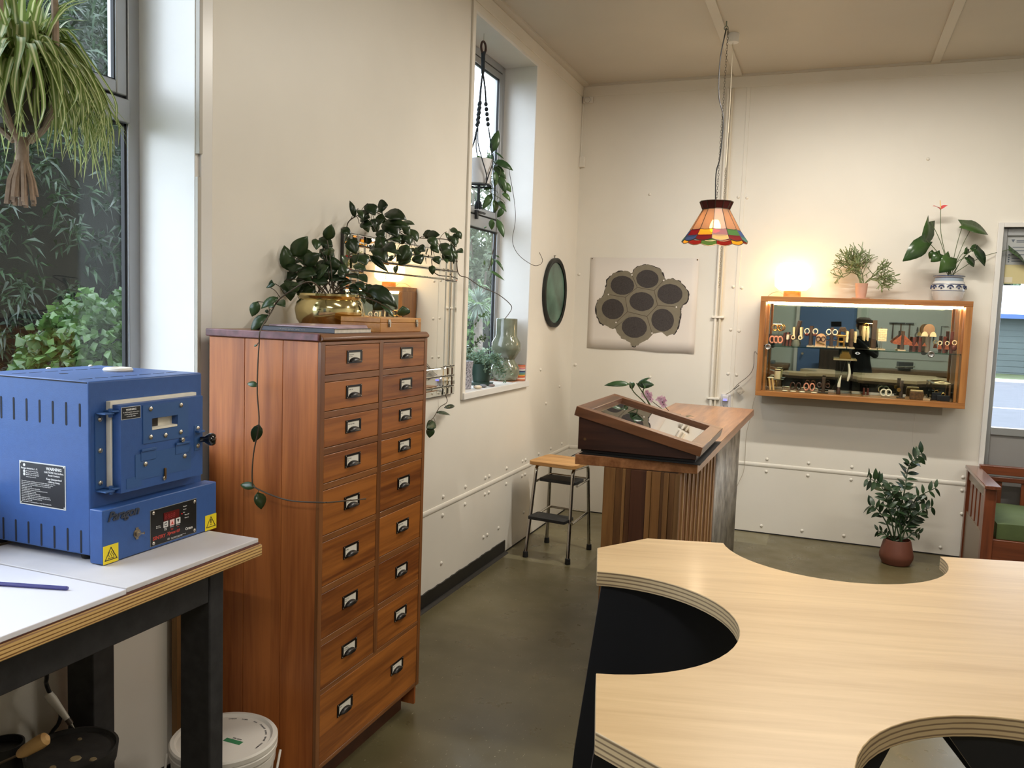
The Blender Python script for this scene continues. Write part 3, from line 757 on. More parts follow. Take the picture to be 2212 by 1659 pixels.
shrub('shrub', 'bright lime green round-leaved bush low outside the big window', 'shrub', (-1.5, -3.1, 1.02), (0.36, 0.42, 0.56), 1700, 4, 0.05, 0.048, LLIME, 6, shell=0.7, inner=0.8, whorl=0.8)
shrub('tree', 'hazy pale feathery tree against the white sky in the narrow window', 'tree', (-7.0, 15.5, 3.4), (1.7, 1.4, 2.6), 420, 8, 0.26, 0.09, LHAZE, 7, shell=0.3)
shrub('tree', 'hazy grey green tree behind the narrow window transom', 'tree', (-10.3, 21.5, 2.0), (3.0, 2.4, 2.8), 700, 8, 0.34, 0.14, LHAZE, 8, shell=0.6, inner=0.75)
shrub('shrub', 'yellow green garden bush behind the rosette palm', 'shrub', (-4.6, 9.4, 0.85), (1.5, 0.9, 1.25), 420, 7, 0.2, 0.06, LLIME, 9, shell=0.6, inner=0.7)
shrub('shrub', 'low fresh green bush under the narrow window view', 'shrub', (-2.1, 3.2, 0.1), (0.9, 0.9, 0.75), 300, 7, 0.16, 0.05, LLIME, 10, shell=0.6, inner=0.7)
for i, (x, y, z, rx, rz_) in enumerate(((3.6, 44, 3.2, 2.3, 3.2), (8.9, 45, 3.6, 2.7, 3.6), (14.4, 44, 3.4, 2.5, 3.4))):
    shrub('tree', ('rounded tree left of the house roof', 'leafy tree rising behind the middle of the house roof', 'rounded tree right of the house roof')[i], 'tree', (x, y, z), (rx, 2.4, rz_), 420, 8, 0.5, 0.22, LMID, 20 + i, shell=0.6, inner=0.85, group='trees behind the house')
# rosette palm (cabbage tree) seen through the narrow window
pr = thing('rosette_palm', 'spiky blue green rosette palm on a slim pale trunk', 'palm tree', (-3.67, 6.65, -0.22))
MB().tube(smooth([(-3.67, 6.65, -0.22), (-3.65, 6.65, 0.6), (-3.68, 6.65, 1.6)], 5), [0.085] + [0.075] * 9 + [0.06], 10).build('trunk', mat('palm_bark', (120, 110, 98), rough=0.9, noise=0.2, nscale=20), pr, world=True)
rr = random.Random(31)
lf = MB()
for k in range(170):
    d = rdir(rr, 0.25); ln = rr.uniform(0.26, 0.42)
    p0 = Vector((-3.68, 6.65, 1.68))
    lf.leaf(p0 + d * 0.04, p0 + d * ln + Vector((0, 0, -0.25 * ln)), 0.03, Vector((0, 0, 1)), 3, 0.1, 0.15, 0.35)
lf.build('rosette_leaves', leafmat('palm_leaf', (76, 96, 84), (118, 134, 116), trans=0.2, rough=0.5), pr, world=True, stuff=True)
fe = thing('tree_fern', 'arching pale green fern left of the palm trunk', 'fern', (-3.3, 5.3, -0.22))
lf = MB()
for k in range(13):
    a = 2 * math.pi * k / 13
    pts = smooth([(-3.3, 5.3, 0.5), (-3.3 + 0.35 * math.cos(a), 5.3 + 0.35 * math.sin(a), 0.95), (-3.3 + 0.8 * math.cos(a), 5.3 + 0.8 * math.sin(a), 0.8)], 6)
    for i, p in enumerate(pts[1:]):
        t = (pts[i + 1] - pts[i]).normalized(); s_ = t.cross(Vector((0, 0, 1))).normalized()
        for sg in (-1, 1):
            lf.leaf(p, p + s_ * sg * 0.16 * (1 - i / 14) + t * 0.05, 0.05, Vector((0, 0, 1)), 2, 0.05, 0.1)
lf.build('fronds', leafmat('fern_leaf', (84, 104, 70), (124, 144, 102), trans=0.35), fe, world=True, stuff=True)
MB().tube([(-3.3, 5.3, -0.22), (-3.3, 5.3, 0.52)], 0.07, 8).build('trunk', mat('bark', (98, 90, 78)), fe, world=True)

# ================================================================ kiln bench under the big window
PLYE = None
def ply_edge(name, c0, c1, period, rough=0.5):
    """Plywood edge: plies stacked in Z."""
    m, nt, b = new_mat(name)
    L = nt.links.new
    tc = nt.nodes.new('ShaderNodeTexCoord')
    sp = nt.nodes.new('ShaderNodeSeparateXYZ'); L(tc.outputs['Object'], sp.inputs[0])
    n = nt.nodes.new('ShaderNodeTexNoise'); n.inputs['Scale'].default_value = 9; n.inputs['Detail'].default_value = 3
    mp = nt.nodes.new('ShaderNodeMapping'); mp.inputs['Scale'].default_value = (1, 1, 30)
    L(tc.outputs['Object'], mp.inputs['Vector']); L(mp.outputs[0], n.inputs['Vector'])
    a = nt.nodes.new('ShaderNodeMath'); a.operation = 'MULTIPLY_ADD'; a.inputs[1].default_value = 2 * math.pi / period
    sc = nt.nodes.new('ShaderNodeMath'); sc.operation = 'MULTIPLY'; sc.inputs[1].default_value = 2.4
    L(n.outputs['Fac'], sc.inputs[0]); L(sp.outputs[2], a.inputs[0]); L(sc.outputs[0], a.inputs[2])
    s = nt.nodes.new('ShaderNodeMath'); s.operation = 'SINE'; L(a.outputs[0], s.inputs[0])
    r = nt.nodes.new('ShaderNodeValToRGB')
    h = nt.nodes.new('ShaderNodeMath'); h.operation = 'MULTIPLY_ADD'; h.inputs[1].default_value = 0.5; h.inputs[2].default_value = 0.5
    L(s.outputs[0], h.inputs[0]); L(h.outputs[0], r.inputs['Fac'])
    r.color_ramp.elements[0].position = 0.05; r.color_ramp.elements[1].position = 0.45
    r.color_ramp.elements[0].color = lin(c0); r.color_ramp.elements[1].color = lin(c1)
    L(r.outputs[0], b.inputs['Base Color']); b.inputs['Roughness'].default_value = rough
    return m
PLYE = ply_edge('plywood_edge_warm', (120, 80, 40), (214, 176, 112), 0.0075)
BLKT = mat('black_stained_timber', (36, 35, 36), rough=0.6, noise=0.35, nscale=30, bump=0.25, bscale=60)
kb = thing('kiln_bench', 'black timber workbench with plywood top standing under the big window', 'workbench', (0.3, -5.2, 0))
MB().box(0.03, 0.553, -6.2, -4.497, 0.906, 0.936).build('plywood_top', PLYE, kb, 0.003, world=True)
MB().box(0.035, 0.548, -6.2, -4.502, 0.936, 0.940).build('brown_mat', mat('brown_hardboard', (98, 58, 50), rough=0.6), kb, world=True)
for (x0, x1, y0, y1) in ((0.408, 0.50, -4.628, -4.578), (0.045, 0.137, -4.645, -4.575), (0.408, 0.50, -6.15, -6.1), (0.045, 0.137, -6.15, -6.1)):
    MB().box(x0, x1, y0, y1, 0, 0.906).build('leg', BLKT, kb, 0.004, world=True)
MB().box(0.455, 0.498, -6.1, -4.629, 0.815, 0.905).build('front_rail', BLKT, kb, 0.003, world=True)
MB().box(0.138, 0.407, -4.628, -4.588, 0.815, 0.905).build('end_rail', BLKT, kb, 0.003, world=True)
MB().box(0.05, 0.09, -6.1, -4.646, 0.815, 0.905).build('back_rail', BLKT, kb, 0.003, world=True)
CERB = mat('white_kiln_board', (206, 203, 205), rough=0.55, noise=0.06, nscale=7)
solo('fibre_board', MB().box(0.06, 0.545, -4.928, -4.503, 0.9402, 0.951), CERB, 'off-white heatproof board lying under the blue kiln', 'board', bevel=0.0015)
solo('fibre_board', MB().box(0.06, 0.551, -5.62, -4.934, 0.9402, 0.951), mat('white_melamine', (226, 225, 232), rough=0.4), 'clean white board with a pencil lying on it', 'board', bevel=0.0015)
pc = thing('pencil', 'dark blue pencil on the white board', 'pencil', (0.33, -5.05, 0.951))
pa = Vector((0.285, -5.0394, 0.9555)); pb = Vector((0.4546, -4.9915, 0.9555))
pd = (pb - pa).normalized()
MB().tube([pa, pb - pd * 0.002], 0.0042, 6).build('barrel', mat('pencil_blue', (52, 48, 120), rough=0.35), pc, world=True, flat=True)
MB().tube([pb - pd * 0.002, pb], 0.0035, 6).build('end', mat('pencil_end', (70, 66, 140), rough=0.4), pc, world=True)
MB().tube([pa, pa - pd * 0.016], [0.0042, 0.0006], 6).build('tip', mat('pencil_wood', (200, 160, 110), rough=0.6), pc, world=True)

# ---------------------------------------------------------------- the kiln
KB = mat('kiln_blue_enamel', (49, 86, 148), rough=0.42, noise=0.04, nscale=60, bump=0.12, bscale=400)
KDK = mat('kiln_slot_dark', (16, 20, 34), rough=0.8)
STEEL = mat('bright_screw_steel', (200, 196, 186), rough=0.25, metal=1.0)
CERW = mat('kiln_ceramic_fibre', (228, 222, 206), rough=0.85, noise=0.05, nscale=30, bump=0.3, bscale=90)
PLBLK = mat('plate_black', (20, 22, 30), rough=0.45)
PLWHT = mat('plate_white_print', (226, 226, 224), rough=0.5)
kl = thing('kiln', 'blue front-loading electric kiln with hinged door and digital controller', 'kiln', (0.19, -4.66, 0.951))
kx0, kx1, ky0, ky1, kz0, kz1 = 0.0, 0.352, -4.843, -4.490, 0.968, 1.362
MB().box(kx0, kx1, ky0, ky1, kz0, kz1).build('body', KB, kl, 0.004, world=True)
MB().box(kx0 - 0.0, kx1 - 0.006, ky0 - 0.0012, ky0 + 0.004, kz1 - 0.0045, kz1 - 0.002).build('lid_seam', KDK, kl, world=True)
for fx in (0.03, 0.31):
    for fy in (-4.81, -4.53):
        MB().lathe([(0.014, 0.951), (0.016, 0.955), (0.016, 0.969)], 10, (fx, fy, 0)).build('foot', mat('rubber_black', (24, 24, 25), rough=0.7), kl, world=True)
slot = None
def capsule(cx, cz, w, h, n=5):
    pts = []
    for k in range(n + 1):
        a = math.pi * k / n; pts.append((cx + w * math.cos(a), cz + h / 2 - w + w * math.sin(a)))
    for k in range(n + 1):
        a = math.pi + math.pi * k / n; pts.append((cx + w * math.cos(a), cz - h / 2 + w + w * math.sin(a)))
    return pts
sm = MB().prism(capsule(0, 0, 0.0028, 0.053), -0.0005, 0.002, 'Y').mesh('vent_slot', KDK, True)
o_ = wloc(kl)
for i in range(8):
    for z in (1.2855, 0.998):
        s = link('vent_slot', sm, kl); s.location = Vector((0.039 + 0.0408 * i, ky0, z)) - o_
st = MB().prism([(y_, x_) for x_, y_ in capsule(0, 0, 0.0022, 0.036)], -0.002, 0.0005, 'Z').mesh('top_slot', KDK, True)
for i in range(7):
    for x in (0.295, 0.085):
        if abs(x - 0.295) < 0.01 and False: continue
        s = link('top_slot', st, kl); s.location = Vector((x, -4.80 + 0.044 * i, kz1)) - o_
        s.rotation_euler = (0, 0, math.pi / 2)
tp = MB().lathe([(0.012, 0.0), (0.033, 0.0), (0.036, 0.004), (0.033, 0.009), (0.018, 0.0105), (0.013, 0.007)], 28, (0.182, -4.600, kz1))
tp.build('vent_plug', mat('plug_white', (226, 220, 208), rough=0.6), kl, world=True)
MB().lathe([(0.010, 0), (0.010, 0.0006)], 14, (0.153, -4.736, kz1)).build('top_hole', KDK, kl, world=True)
screw0 = MB().lathe([(0.0062, 0), (0.0058, 0.0022), (0.0035, 0.0036), (0.0008, 0.0038)], 10).mesh('screw', STEEL)
def screw(p, axis='X', s=1.0, par=None):
    q = link('screw', screw0, par or kl); q.location = Vector(p) - o_
    q.rotation_euler = (0, math.pi / 2, 0) if axis == 'X' else ((math.pi / 2, 0, 0) if axis == 'Y' else (0, 0, 0))
    q.scale = (s, s, s)
for y in (-4.80, -4.66, -4.53):
    screw((0.012, y, kz1), 'Z')
# door with its fibre gasket, hinges and spy hole
MB().box(kx1, 0.366, -4.7975, -4.5255, 1.112, 1.3150).build('gasket', CERW, kl, 0.001, world=True)
D0, D1 = 0.366, 0.388
dm = MB()
vy0, vy1, vz0, vz1 = -4.698, -4.617, 1.240, 1.267
dm.prism([(0.366, -4.792), (0.388, -4.790), (0.388, -4.5275), (0.366, -4.512)], 1.105, vz0, 'Z')
dm.prism([(0.366, -4.792), (0.388, -4.790), (0.388, vy0), (0.366, vy0)], vz0, vz1, 'Z')
dm.prism([(0.366, vy1), (0.388, vy1), (0.388, -4.5275), (0.366, -4.512)], vz0, vz1, 'Z')
dm.prism([(0.366, -4.792), (0.388, -4.790), (0.388, -4.5275), (0.366, -4.512)], vz1, 1.307, 'Z')
kd = dm.build('door', KB, kl, world=True)
def kpart(name, mb, m, bevel=0.0, flat=False):
    return mb.build(name, m, kd, bevel, flat, world=True)
KB2 = mat('kiln_blue_plate', (50, 88, 142), rough=0.45)
pm = MB()
for (a, b, c, d) in ((-4.726, -4.581, 1.268, 1.301), (-4.726, -4.581, 1.210, 1.239), (-4.726, -4.699, 1.239, 1.268), (-4.616, -4.581, 1.239, 1.268)):
    pm.box(0.3881, 0.3898, a, b, c, d)
kpart('spy_hole_plate', pm, KB2)
kpart('spy_hole_lining', MB().box(0.372, 0.3893, vy0, vy1, vz0, vz0 + 0.005).box(0.367, 0.372, vy1 - 0.045, vy1, vz0, vz1), CERW)
kpart('spy_hole_glass', MB().box(0.367, 0.371, vy0, vy1 - 0.045, vz0, vz1), mat('spy_dark', (60, 52, 50), rough=0.2))
kpart('plug_plate', MB().box(0.3881, 0.3892, -4.749, -4.570, 1.131, 1.188), KB2)
kpart('door_flap', MB().box(0.3881, 0.3889, -4.775, -4.731, 1.112, 1.136).box(0.3881, 0.3889, -4.731, -4.571, 1.1265, 1.131), KB2)
for (ya, yb) in ((-4.733, -4.688), (-4.623, -4.578)):
    kpart('flap_tab', MB().box(0.3892, 0.394, ya, yb, 1.193, 1.1985).box(0.3892, 0.3905, ya, yb, 1.170, 1.193), KB2, 0.001)
kpart('flap_knob', MB().lathe([(0.006, 0), (0.006, 0.007), (0.004, 0.009)], 12, (0.389, -4.604, 1.2045), Matrix.Rotation(math.pi / 2, 3, 'Y')), STEEL)
kpart('flap_latch', MB().box(0.3895, 0.394, -4.662, -4.657, 1.118, 1.143), mat('latch_bronze', (120, 92, 60), rough=0.4, metal=0.8), 0.001)
for (y, z) in ((-4.704, 1.291), (-4.606, 1.291), (-4.704, 1.224), (-4.657, 1.2225), (-4.607, 1.224)):
    screw((0.3898, y, z), par=kd)
for (y, z) in ((-4.720, 1.162), (-4.593, 1.162), (-4.66, 1.1185)):
    screw((0.3892, y, z), par=kd)
for (y, z) in ((-4.546, 1.226), (-4.546, 1.181)):
    screw((0.388, y, z))
MB().box(0.388, 0.402, -4.556, -4.534, 1.216, 1.221).box(0.388, 0.3895, -4.558, -4.536, 1.170, 1.235).build('handle_bracket', KB2, kl, 0.001, world=True)
MB().lathe([(0.007, 0.0), (0.0075, 0.010), (0.012, 0.016), (0.0165, 0.024), (0.0165, 0.031), (0.012, 0.037), (0.0001, 0.039)], 18, (0.392, -4.540, 1.197), Matrix.Rotation(0.62, 3, 'Z') @ Matrix.Rotation(math.pi / 2, 3, 'Y')).build('door_knob', mat('knob_black', (14, 13, 13), rough=0.12, coat=0.8), kl, world=True)
MB().box(kx1, 0.3545, -4.829, -4.805, 1.118, 1.288).box(0.366, 0.3680, -4.7935, -4.775, 1.118, 1.288).build('hinge_leaf', KB2, kl, world=True)
for z in (1.290, 1.1135):
    h = MB()
    h.box(0.354, 0.383, -4.828, -4.802, z - 0.0018, z + 0.0018).box(0.354, 0.386, -4.806, -4.778, z + 0.0022, z + 0.0058)
    h.lathe([(0.005, -0.010), (0.005, 0.010)], 10, (0.372, -4.803, z))
    h.build('hinge', KB2, kl, 0.001, world=True)
for z in (1.276, 1.205, 1.131):
    screw((0.3545, -4.817, z)); screw((0.368, -4.784, z - 0.003))
# control box
MB().box(kx1, 0.391, -4.845, -4.479, 0.953, 1.077).build('control_box', KB, kl, 0.0025, world=True)
FX = 0.3911
RXF = (math.pi / 2, 0, math.pi / 2)          # lettering that faces +X
RYF = (math.pi / 2, 0, 0)                    # lettering that faces -Y
def plate(name, y0, y1, z0, z1, m, x=FX, t=0.0008, parent=kl):
    return MB().box(x, x + t, y0, y1, z0, z1).build(name, m, parent, world=True)
plate('controller_rim', -4.7075, -4.5535, 0.9590, 1.0475, mat('plate_rim', (150, 152, 150), rough=0.4))
cpan = plate('controller_panel', -4.7065, -4.5545, 0.960, 1.0465, mat('controller_black', (15, 15, 17), rough=0.3), x=FX + 0.0006)
PX = FX + 0.0016
for y, z in ((-4.699, 1.040), (-4.562, 1.040), (-4.699, 0.9665), (-4.562, 0.9665)):
    screw((PX - 0.0003, y, z), s=0.75, par=cpan)
plate('display_window', -4.666, -4.615, 1.0125, 1.033, mat('led_display_red', (70, 10, 12), rough=0.25, emit=(120, 8, 10), estr=0.15), x=PX, parent=cpan)
REDP = mat('print_red', (196, 66, 52), rough=0.5)
WPR = mat('print_white', (228, 226, 222), rough=0.5)
def kt(s, size, m, y, z, x=PX, rot=RXF, par=None, **k):
    return text(s, size, m, par or cpan, Vector((x, y, z)) - o_, rot, **k)
kt('8888', 0.0175, mat('led_segments', (130, 20, 22), rough=0.4), -4.6635, 1.0165, x=PX + 0.001)
BTN = mat('button_white', (216, 214, 210), rough=0.45)
for i, (y, c) in enumerate(((-4.6595, BTN), (-4.6385, mat('button_pink', (236, 190, 186), rough=0.45)), (-4.6185, BTN))):
    plate('button', y - 0.0075, y + 0.0075, 0.997, 1.0115, c, x=PX, t=0.0007, parent=cpan)
BX = PX + 0.0008
MB().prism([(-4.6635, 1.000), (-4.6555, 1.000), (-4.6555, 1.0085), (-4.6635, 1.0085)], BX, BX + 0.0002, 'X').build('button_mark', PLBLK, cpan, world=True)
MB().lathe([(0.0028, 0), (0.0028, 0.0002)], 12, (BX + 0.0002, -4.6595, 1.0042), Matrix.Rotation(math.pi / 2, 3, 'Y')).build('button_mark', BTN, cpan, world=True)
MB().prism([(-4.6425, 1.000), (-4.6345, 1.000), (-4.6385, 1.0085)], BX, BX + 0.0002, 'X').build('button_mark', REDP, cpan, world=True)
MB().prism([(-4.6185, 1.000), (-4.6145, 1.0085), (-4.6225, 1.0085)], BX, BX + 0.0002, 'X').build('button_mark', PLBLK, cpan, world=True)
kt('START\nSTOP', 0.0034, WPR, -4.6595, 0.9925, align='CENTER')
kt('INCREASE', 0.0028, WPR, -4.6385, 0.9930, align='CENTER'); kt('DECREASE', 0.0028, WPR, -4.6185, 0.9930, align='CENTER')
kt('REVIEW\nPRESET', 0.0026, REDP, -4.6385, 0.9880, align='CENTER'); kt('DELAY', 0.0026, REDP, -4.6185, 0.9880, align='CENTER')
kt('SENTRY', 0.0118, REDP, -4.7005, 0.9735, stroke=0.00022, spacing=0.95)
kt('Xpress 4.0', 0.0108, REDP, -4.6555, 0.9755, shear=0.25, stroke=0.00018, spacing=0.9)
kt('Orton', 0.0098, WPR, -4.5935, 0.9735, stroke=0.0002)
kt('CE', 0.0062, WPR, -4.654, 0.9635); kt('Meets the requirements of the low voltage directive and', 0.0022, WPR, -4.642, 0.9655); kt('the electromagnetic compatibility directive', 0.0022, WPR, -4.642, 0.9630)
kt('No Wire\nBlown out', 0.0036, WPR, -4.690, 1.0035)
for i, s in enumerate(('Program', 'Review', 'Run', 'When Off', 'When Lit')):
    kt(s, 0.0037, WPR, -4.601 + (0.005 if i > 2 else 0), 1.0345 - 0.0075 * i)
MB().box(PX, PX + 0.0008, -4.6065, -4.6045, 1.0175, 1.0195).build('indicator_light', mat('led_red_small', (220, 30, 30), emit=(255, 20, 20), estr=0.6), kl, world=True)
# toggle switch
tg = MB().lathe([(0.0105, 0.0), (0.0105, 0.0015)], 14, (FX, -4.748, 1.003), Matrix.Rotation(math.pi / 2, 3, 'Y'))
tg.lathe([(0.0075, 0.0), (0.0075, 0.005)], 6, (FX + 0.001, -4.748, 1.003), Matrix.Rotation(math.pi / 2, 3, 'Y'))
tg.cbox((FX + 0.0008, -4.748, 1.003), (0.001, 0.008, 0.028))
tg.build('switch_plate', mat('switch_steel', (150, 140, 124), rough=0.35, metal=0.9), kl, world=True)
MB().tube([(FX + 0.005, -4.748, 1.003), (FX + 0.017, -4.742, 1.0045)], [0.002, 0.0034], 8).build('switch_lever', STEEL, kl, world=True)
# raised script badge
kt('Paragon', 0.030, mat('badge_grey', (56, 62, 76), rough=0.4), -4.833, 1.049, x=FX + 0.001, par=kl, name='badge', shear=0.35, extrude=0.0014, stroke=0.0006, spacing=0.92)
# yellow hazard stickers
YEL = mat('sticker_yellow', (232, 208, 34), rough=0.4)
def hazard(y0, z0, w, h, kind):
    stk = plate('warning_sticker', y0, y0 + w, z0, z0 + h, YEL)
    x = FX + 0.0009; cy = y0 + w / 2
    a, b, c = (y0 + 0.003, z0 + 0.007), (y0 + w - 0.003, z0 + 0.007), (cy, z0 + h - 0.004)
    t = 0.1
    g = ((a[0] + b[0] + c[0]) / 3, (a[1] + b[1] + c[1]) / 3)
    ins = [(p[0] + (g[0] - p[0]) * 0.17, p[1] + (g[1] - p[1]) * 0.17) for p in (a, b, c)]
    m = MB(); o3 = (a, b, c)
    for k in range(3):
        m.prism([o3[k], o3[(k + 1) % 3], ins[(k + 1) % 3], ins[k]], x, x + 0.0003, 'X')
    if kind == 'heat':
        for d in (-0.006, 0.0, 0.006):
            pts = [(x, cy + d + 0.0015 * math.sin(q * 1.6), z0 + 0.014 + 0.0022 * q) for q in range(7)]
            m.tube(pts, 0.0007, 4)
        m.box(x, x + 0.0003, cy - 0.009, cy + 0.009, z0 + 0.0105, z0 + 0.012)
    else:
        m.prism([(cy - 0.0012, z0 + 0.017), (cy + 0.0012, z0 + 0.017), (cy + 0.0018, z0 + 0.028), (cy - 0.0018, z0 + 0.028)], x, x + 0.0003, 'X')
        m.box(x, x + 0.0003, cy - 0.0014, cy + 0.0014, z0 + 0.0125, z0 + 0.0153)
    m.build('hazard_symbol', PLBLK, stk, flat=True, world=True)
hazard(-4.8445, 0.9535, 0.042, 0.0415, 'heat')
hazard(-4.5215, 0.9535, 0.042, 0.0400, 'alert')
# printed warning plates
MB().box(0.136, 0.280, ky0 - 0.0008, ky0, 1.064, 1.166).build('plate_border', mat('plate_silver', (214, 216, 214), rough=0.4), kl, world=True)
wpl = MB().box(0.1385, 0.2775, ky0 - 0.0012, ky0 - 0.0006, 1.0665, 1.1635).build('warning_plate', PLBLK, kl, world=True)
PY = ky0 - 0.0013
def pt_(s, size, x, z, **k):
    return text(s, size, PLWHT, wpl, Vector((x, PY, z)) - o_, RYF, **k)
pt_('WARNING', 0.0098, 0.245, 1.1515, align='CENTER', stroke=0.0003)
for i, s in enumerate(('CAUTION: Hot Surface.', 'Avoid Contact.', 'Keep Unsupervised', 'Children Away.')):
    pt_(s, 0.0060, 0.245, 1.1445 - 0.0066 * i - (0.002 if i > 1 else 0), align='CENTER', stroke=0.00012)
pt_('Paragon Industries, L. P.', 0.0054, 0.142, 1.1480, stroke=0.0001)
for i, s in enumerate(('2011 South Town East Blvd.', 'Mesquite, Texas 75149-1122', '800-876-4328 / 972-288-7557', 'www.paragonweb.com')):
    pt_(s, 0.0034, 0.1575, 1.1425 - 0.0044 * i)
for cx, cz in ((0.152, 1.157), (0.152, 1.1425), (0.152, 1.1355)):
    MB().lathe([(0.0036, 0), (0.0036, 0.0003)], 12, (cx, PY + 0.0003, cz), Matrix.Rotation(math.pi / 2, 3, 'X')).build('plate_mark', PLWHT, wpl, world=True)
LINES = ('- Turn off the power to the kiln at the circuit breaker when not in operation.', '- Do not install closer than 12 inches to any wall or combustible surface.', '- Do not open kiln until it has cooled to room temperature and all', '  switches are turned off.', '- Keep supply cord away from sides of kiln.', '- Use only in a well-ventilated, covered, and protected area.', '- Disconnect kiln before servicing.', '- Do not leave kiln unattended while in use.', '- If there is an open circuit, disconnect before connecting power.', '- Dangerous voltage. Do not touch heating elements with anything.', '- Keep the manufacturer information plate dry.', '- Handle only when cold.', '- Do not install on or near any surface or carpet that is combustible.')
for i, s in enumerate(LINES):
    pt_(s, 0.0035, 0.1415, 1.1185 - 0.0040 * i, sx=0.98)
for cx, cz in ((0.1405, 1.1615), (0.2755, 1.1615), (0.1405, 1.0685), (0.2755, 1.0685)):
    screw((cx, PY + 0.001, cz), 'Y', 0.35, wpl)
plate('door_plate_border', -4.789, -4.733, 1.2735, 1.302, mat('plate_silver', (214, 216, 214)), x=0.3882)
dpl = plate('door_warning_plate', -4.788, -4.734, 1.2745, 1.301, PLBLK, x=0.3886)
kt('WARNING', 0.0062, PLWHT, -4.761, 1.2935, x=0.3896, par=dpl, align='CENTER', stroke=0.00015)
for i, s in enumerate(('Do NOT operate until you have', 'read the safety precautions', 'on the side of kiln.')):
    kt(s, 0.0036, PLWHT, -4.761, 1.2885 - 0.0048 * i, x=0.3896, par=dpl, align='CENTER')

# ---------------------------------------------------------------- under the bench
bk = thing('bucket', 'white plastic lidded bucket behind the front bench leg', 'bucket', (0.325, -4.365, 0))
BW = mat('bucket_white_plastic', (214, 208, 198), rough=0.4, noise=0.03, nscale=9)
MB().lathe([(0.118, 0.0), (0.121, 0.006), (0.138, 0.235), (0.142, 0.236), (0.143, 0.262), (0.139, 0.264), (0.139, 0.285)], 40).build('pail', BW, bk)
ld = MB().lathe([(0.140, 0.272), (0.147, 0.272), (0.148, 0.286), (0.1445, 0.289), (0.148, 0.292), (0.148, 0.304), (0.144, 0.309), (0.134, 0.309), (0.128, 0.302), (0.0001, 0.302)], 48).build('lid', BW, bk)
for k, w_ in enumerate(('CHECK', 'LABEL', 'FOR', 'STORAGE', 'ADVICE', 'BEFORE', 'OPENING')):
    a = math.radians(118 - 19 * k)
    text(w_, 0.0075, mat('print_dark', (60, 58, 66), rough=0.6), ld, (0.112 * math.cos(a), 0.112 * math.sin(a), 0.3025), (0, 0, a - math.pi / 2), align='CENTER')
MB().box(0.005, 0.062, -0.012, 0.006, 0.302, 0.3026).build('lid_label', mat('label_green', (52, 120, 78), rough=0.5), ld)
text('500 GSM', 0.008, mat('print_dark', (60, 58, 66)), ld, (0.02, 0.01, 0.3028), (0, 0, 0))
hb = [(0.157 * math.cos(a), 0.157 * math.sin(a) / 0.6, 0.262 - 0.15 * math.sin(a)) for a in [math.pi * k / 14 for k in range(15)]]
m_ = Matrix.Rotation(0.5, 3, 'Z')
MB().tube([m_ @ Vector((p[0], -p[1] * 0.6, p[2])) for p in hb], 0.0035, 8).build('wire_handle', BW, bk)

pan = thing('annealing_pan', 'soot-blackened round pan of pitch on a wooden stand under the bench', 'pan', (0.206, -4.772, 0))
BLKI = mat('black_iron', (32, 30, 27), rough=0.7, noise=0.5, nscale=18, bump=0.4, bscale=50)
MB().lathe([(0.03, 0.38), (0.075, 0.385), (0.100, 0.413), (0.105, 0.45), (0.099, 0.45), (0.096, 0.440), (0.0001, 0.440)], 36).build('bowl', BLKI, pan)
MB().lathe([(0.085, 0.0), (0.085, 0.02), (0.05, 0.03), (0.05, 0.37), (0.07, 0.3845)], 24).build('stand', mat('dark_stand_wood', (46, 34, 26), rough=0.6, noise=0.3), pan)
for (x, y, s) in ((0.035, -0.02, 0.014), (0.075, -0.005, 0.009), (0.02, -0.07, 0.008), (-0.03, 0.05, 0.006)):
    MB().lathe([(s, 0.440), (s * 0.8, 0.4425)], 8, (x, y, 0)).build('pitch_chip', mat('chip_tan', (120, 104, 74), rough=0.8), pan)
tl = thing('white_handled_tool', 'white-handled scriber leaning in the blackened pan', 'tool', (0.136, -4.708, 0.44))
wa = Vector((0.071, -4.725, 0.541)); wb_ = Vector((0.122, -4.711, 0.476)); wd = (wb_ - wa).normalized()
MB().tube([wa, wa + wd * 0.004, wa + wd * 0.02, wb_], [0.006, 0.0105, 0.0115, 0.007], 14).build('handle', mat('ivory_handle', (206, 200, 186), rough=0.4), tl, world=True)
MB().tube([wb_, wb_ + wd * 0.016], [0.0075, 0.007], 12).build('ferrule', mat('ferrule_brown', (66, 52, 36), rough=0.4), tl, world=True)
MB().tube([wb_ + wd * 0.016, wb_ + wd * 0.03], [0.005, 0.0008], 8).build('blade', STEEL, tl, world=True)
t2 = thing('wooden_handled_tool', 'turned pale wooden tool handle lying across the blackened pan', 'tool', (0.17, -4.85, 0.45))
wa = Vector((0.203, -4.835, 0.506)); wb_ = Vector((0.142, -4.864, 0.463)); wd = (wb_ - wa).normalized()
MB().tube([wa, wa + wd * 0.006, wa + wd * 0.02, wa + wd * 0.06, wb_ - wd * 0.005, wb_], [0.008, 0.0155, 0.0175, 0.0150, 0.011, 0.008], 16).build('handle', wood('pale_handle_wood', (160, 116, 64), (206, 164, 104), 'Y', rough=0.5), t2, world=True)
MB().tube([wb_, wb_ + wd * 0.09 + Vector((0, 0, 0.012))], 0.003, 8).build('shank', mat('shank_steel', (120, 104, 88), rough=0.4, metal=0.8), t2, world=True)
solo('tin', MB().lathe([(0.04, 0.0), (0.045, 0.01), (0.045, 0.455), (0.041, 0.455), (0.040, 0.44), (0.0001, 0.44)], 28, (0.05, -4.83, 0)), mat('tin_black', (28, 27, 28), rough=0.45, noise=0.2), 'black round tin beside the blackened pan under the bench', 'tin')
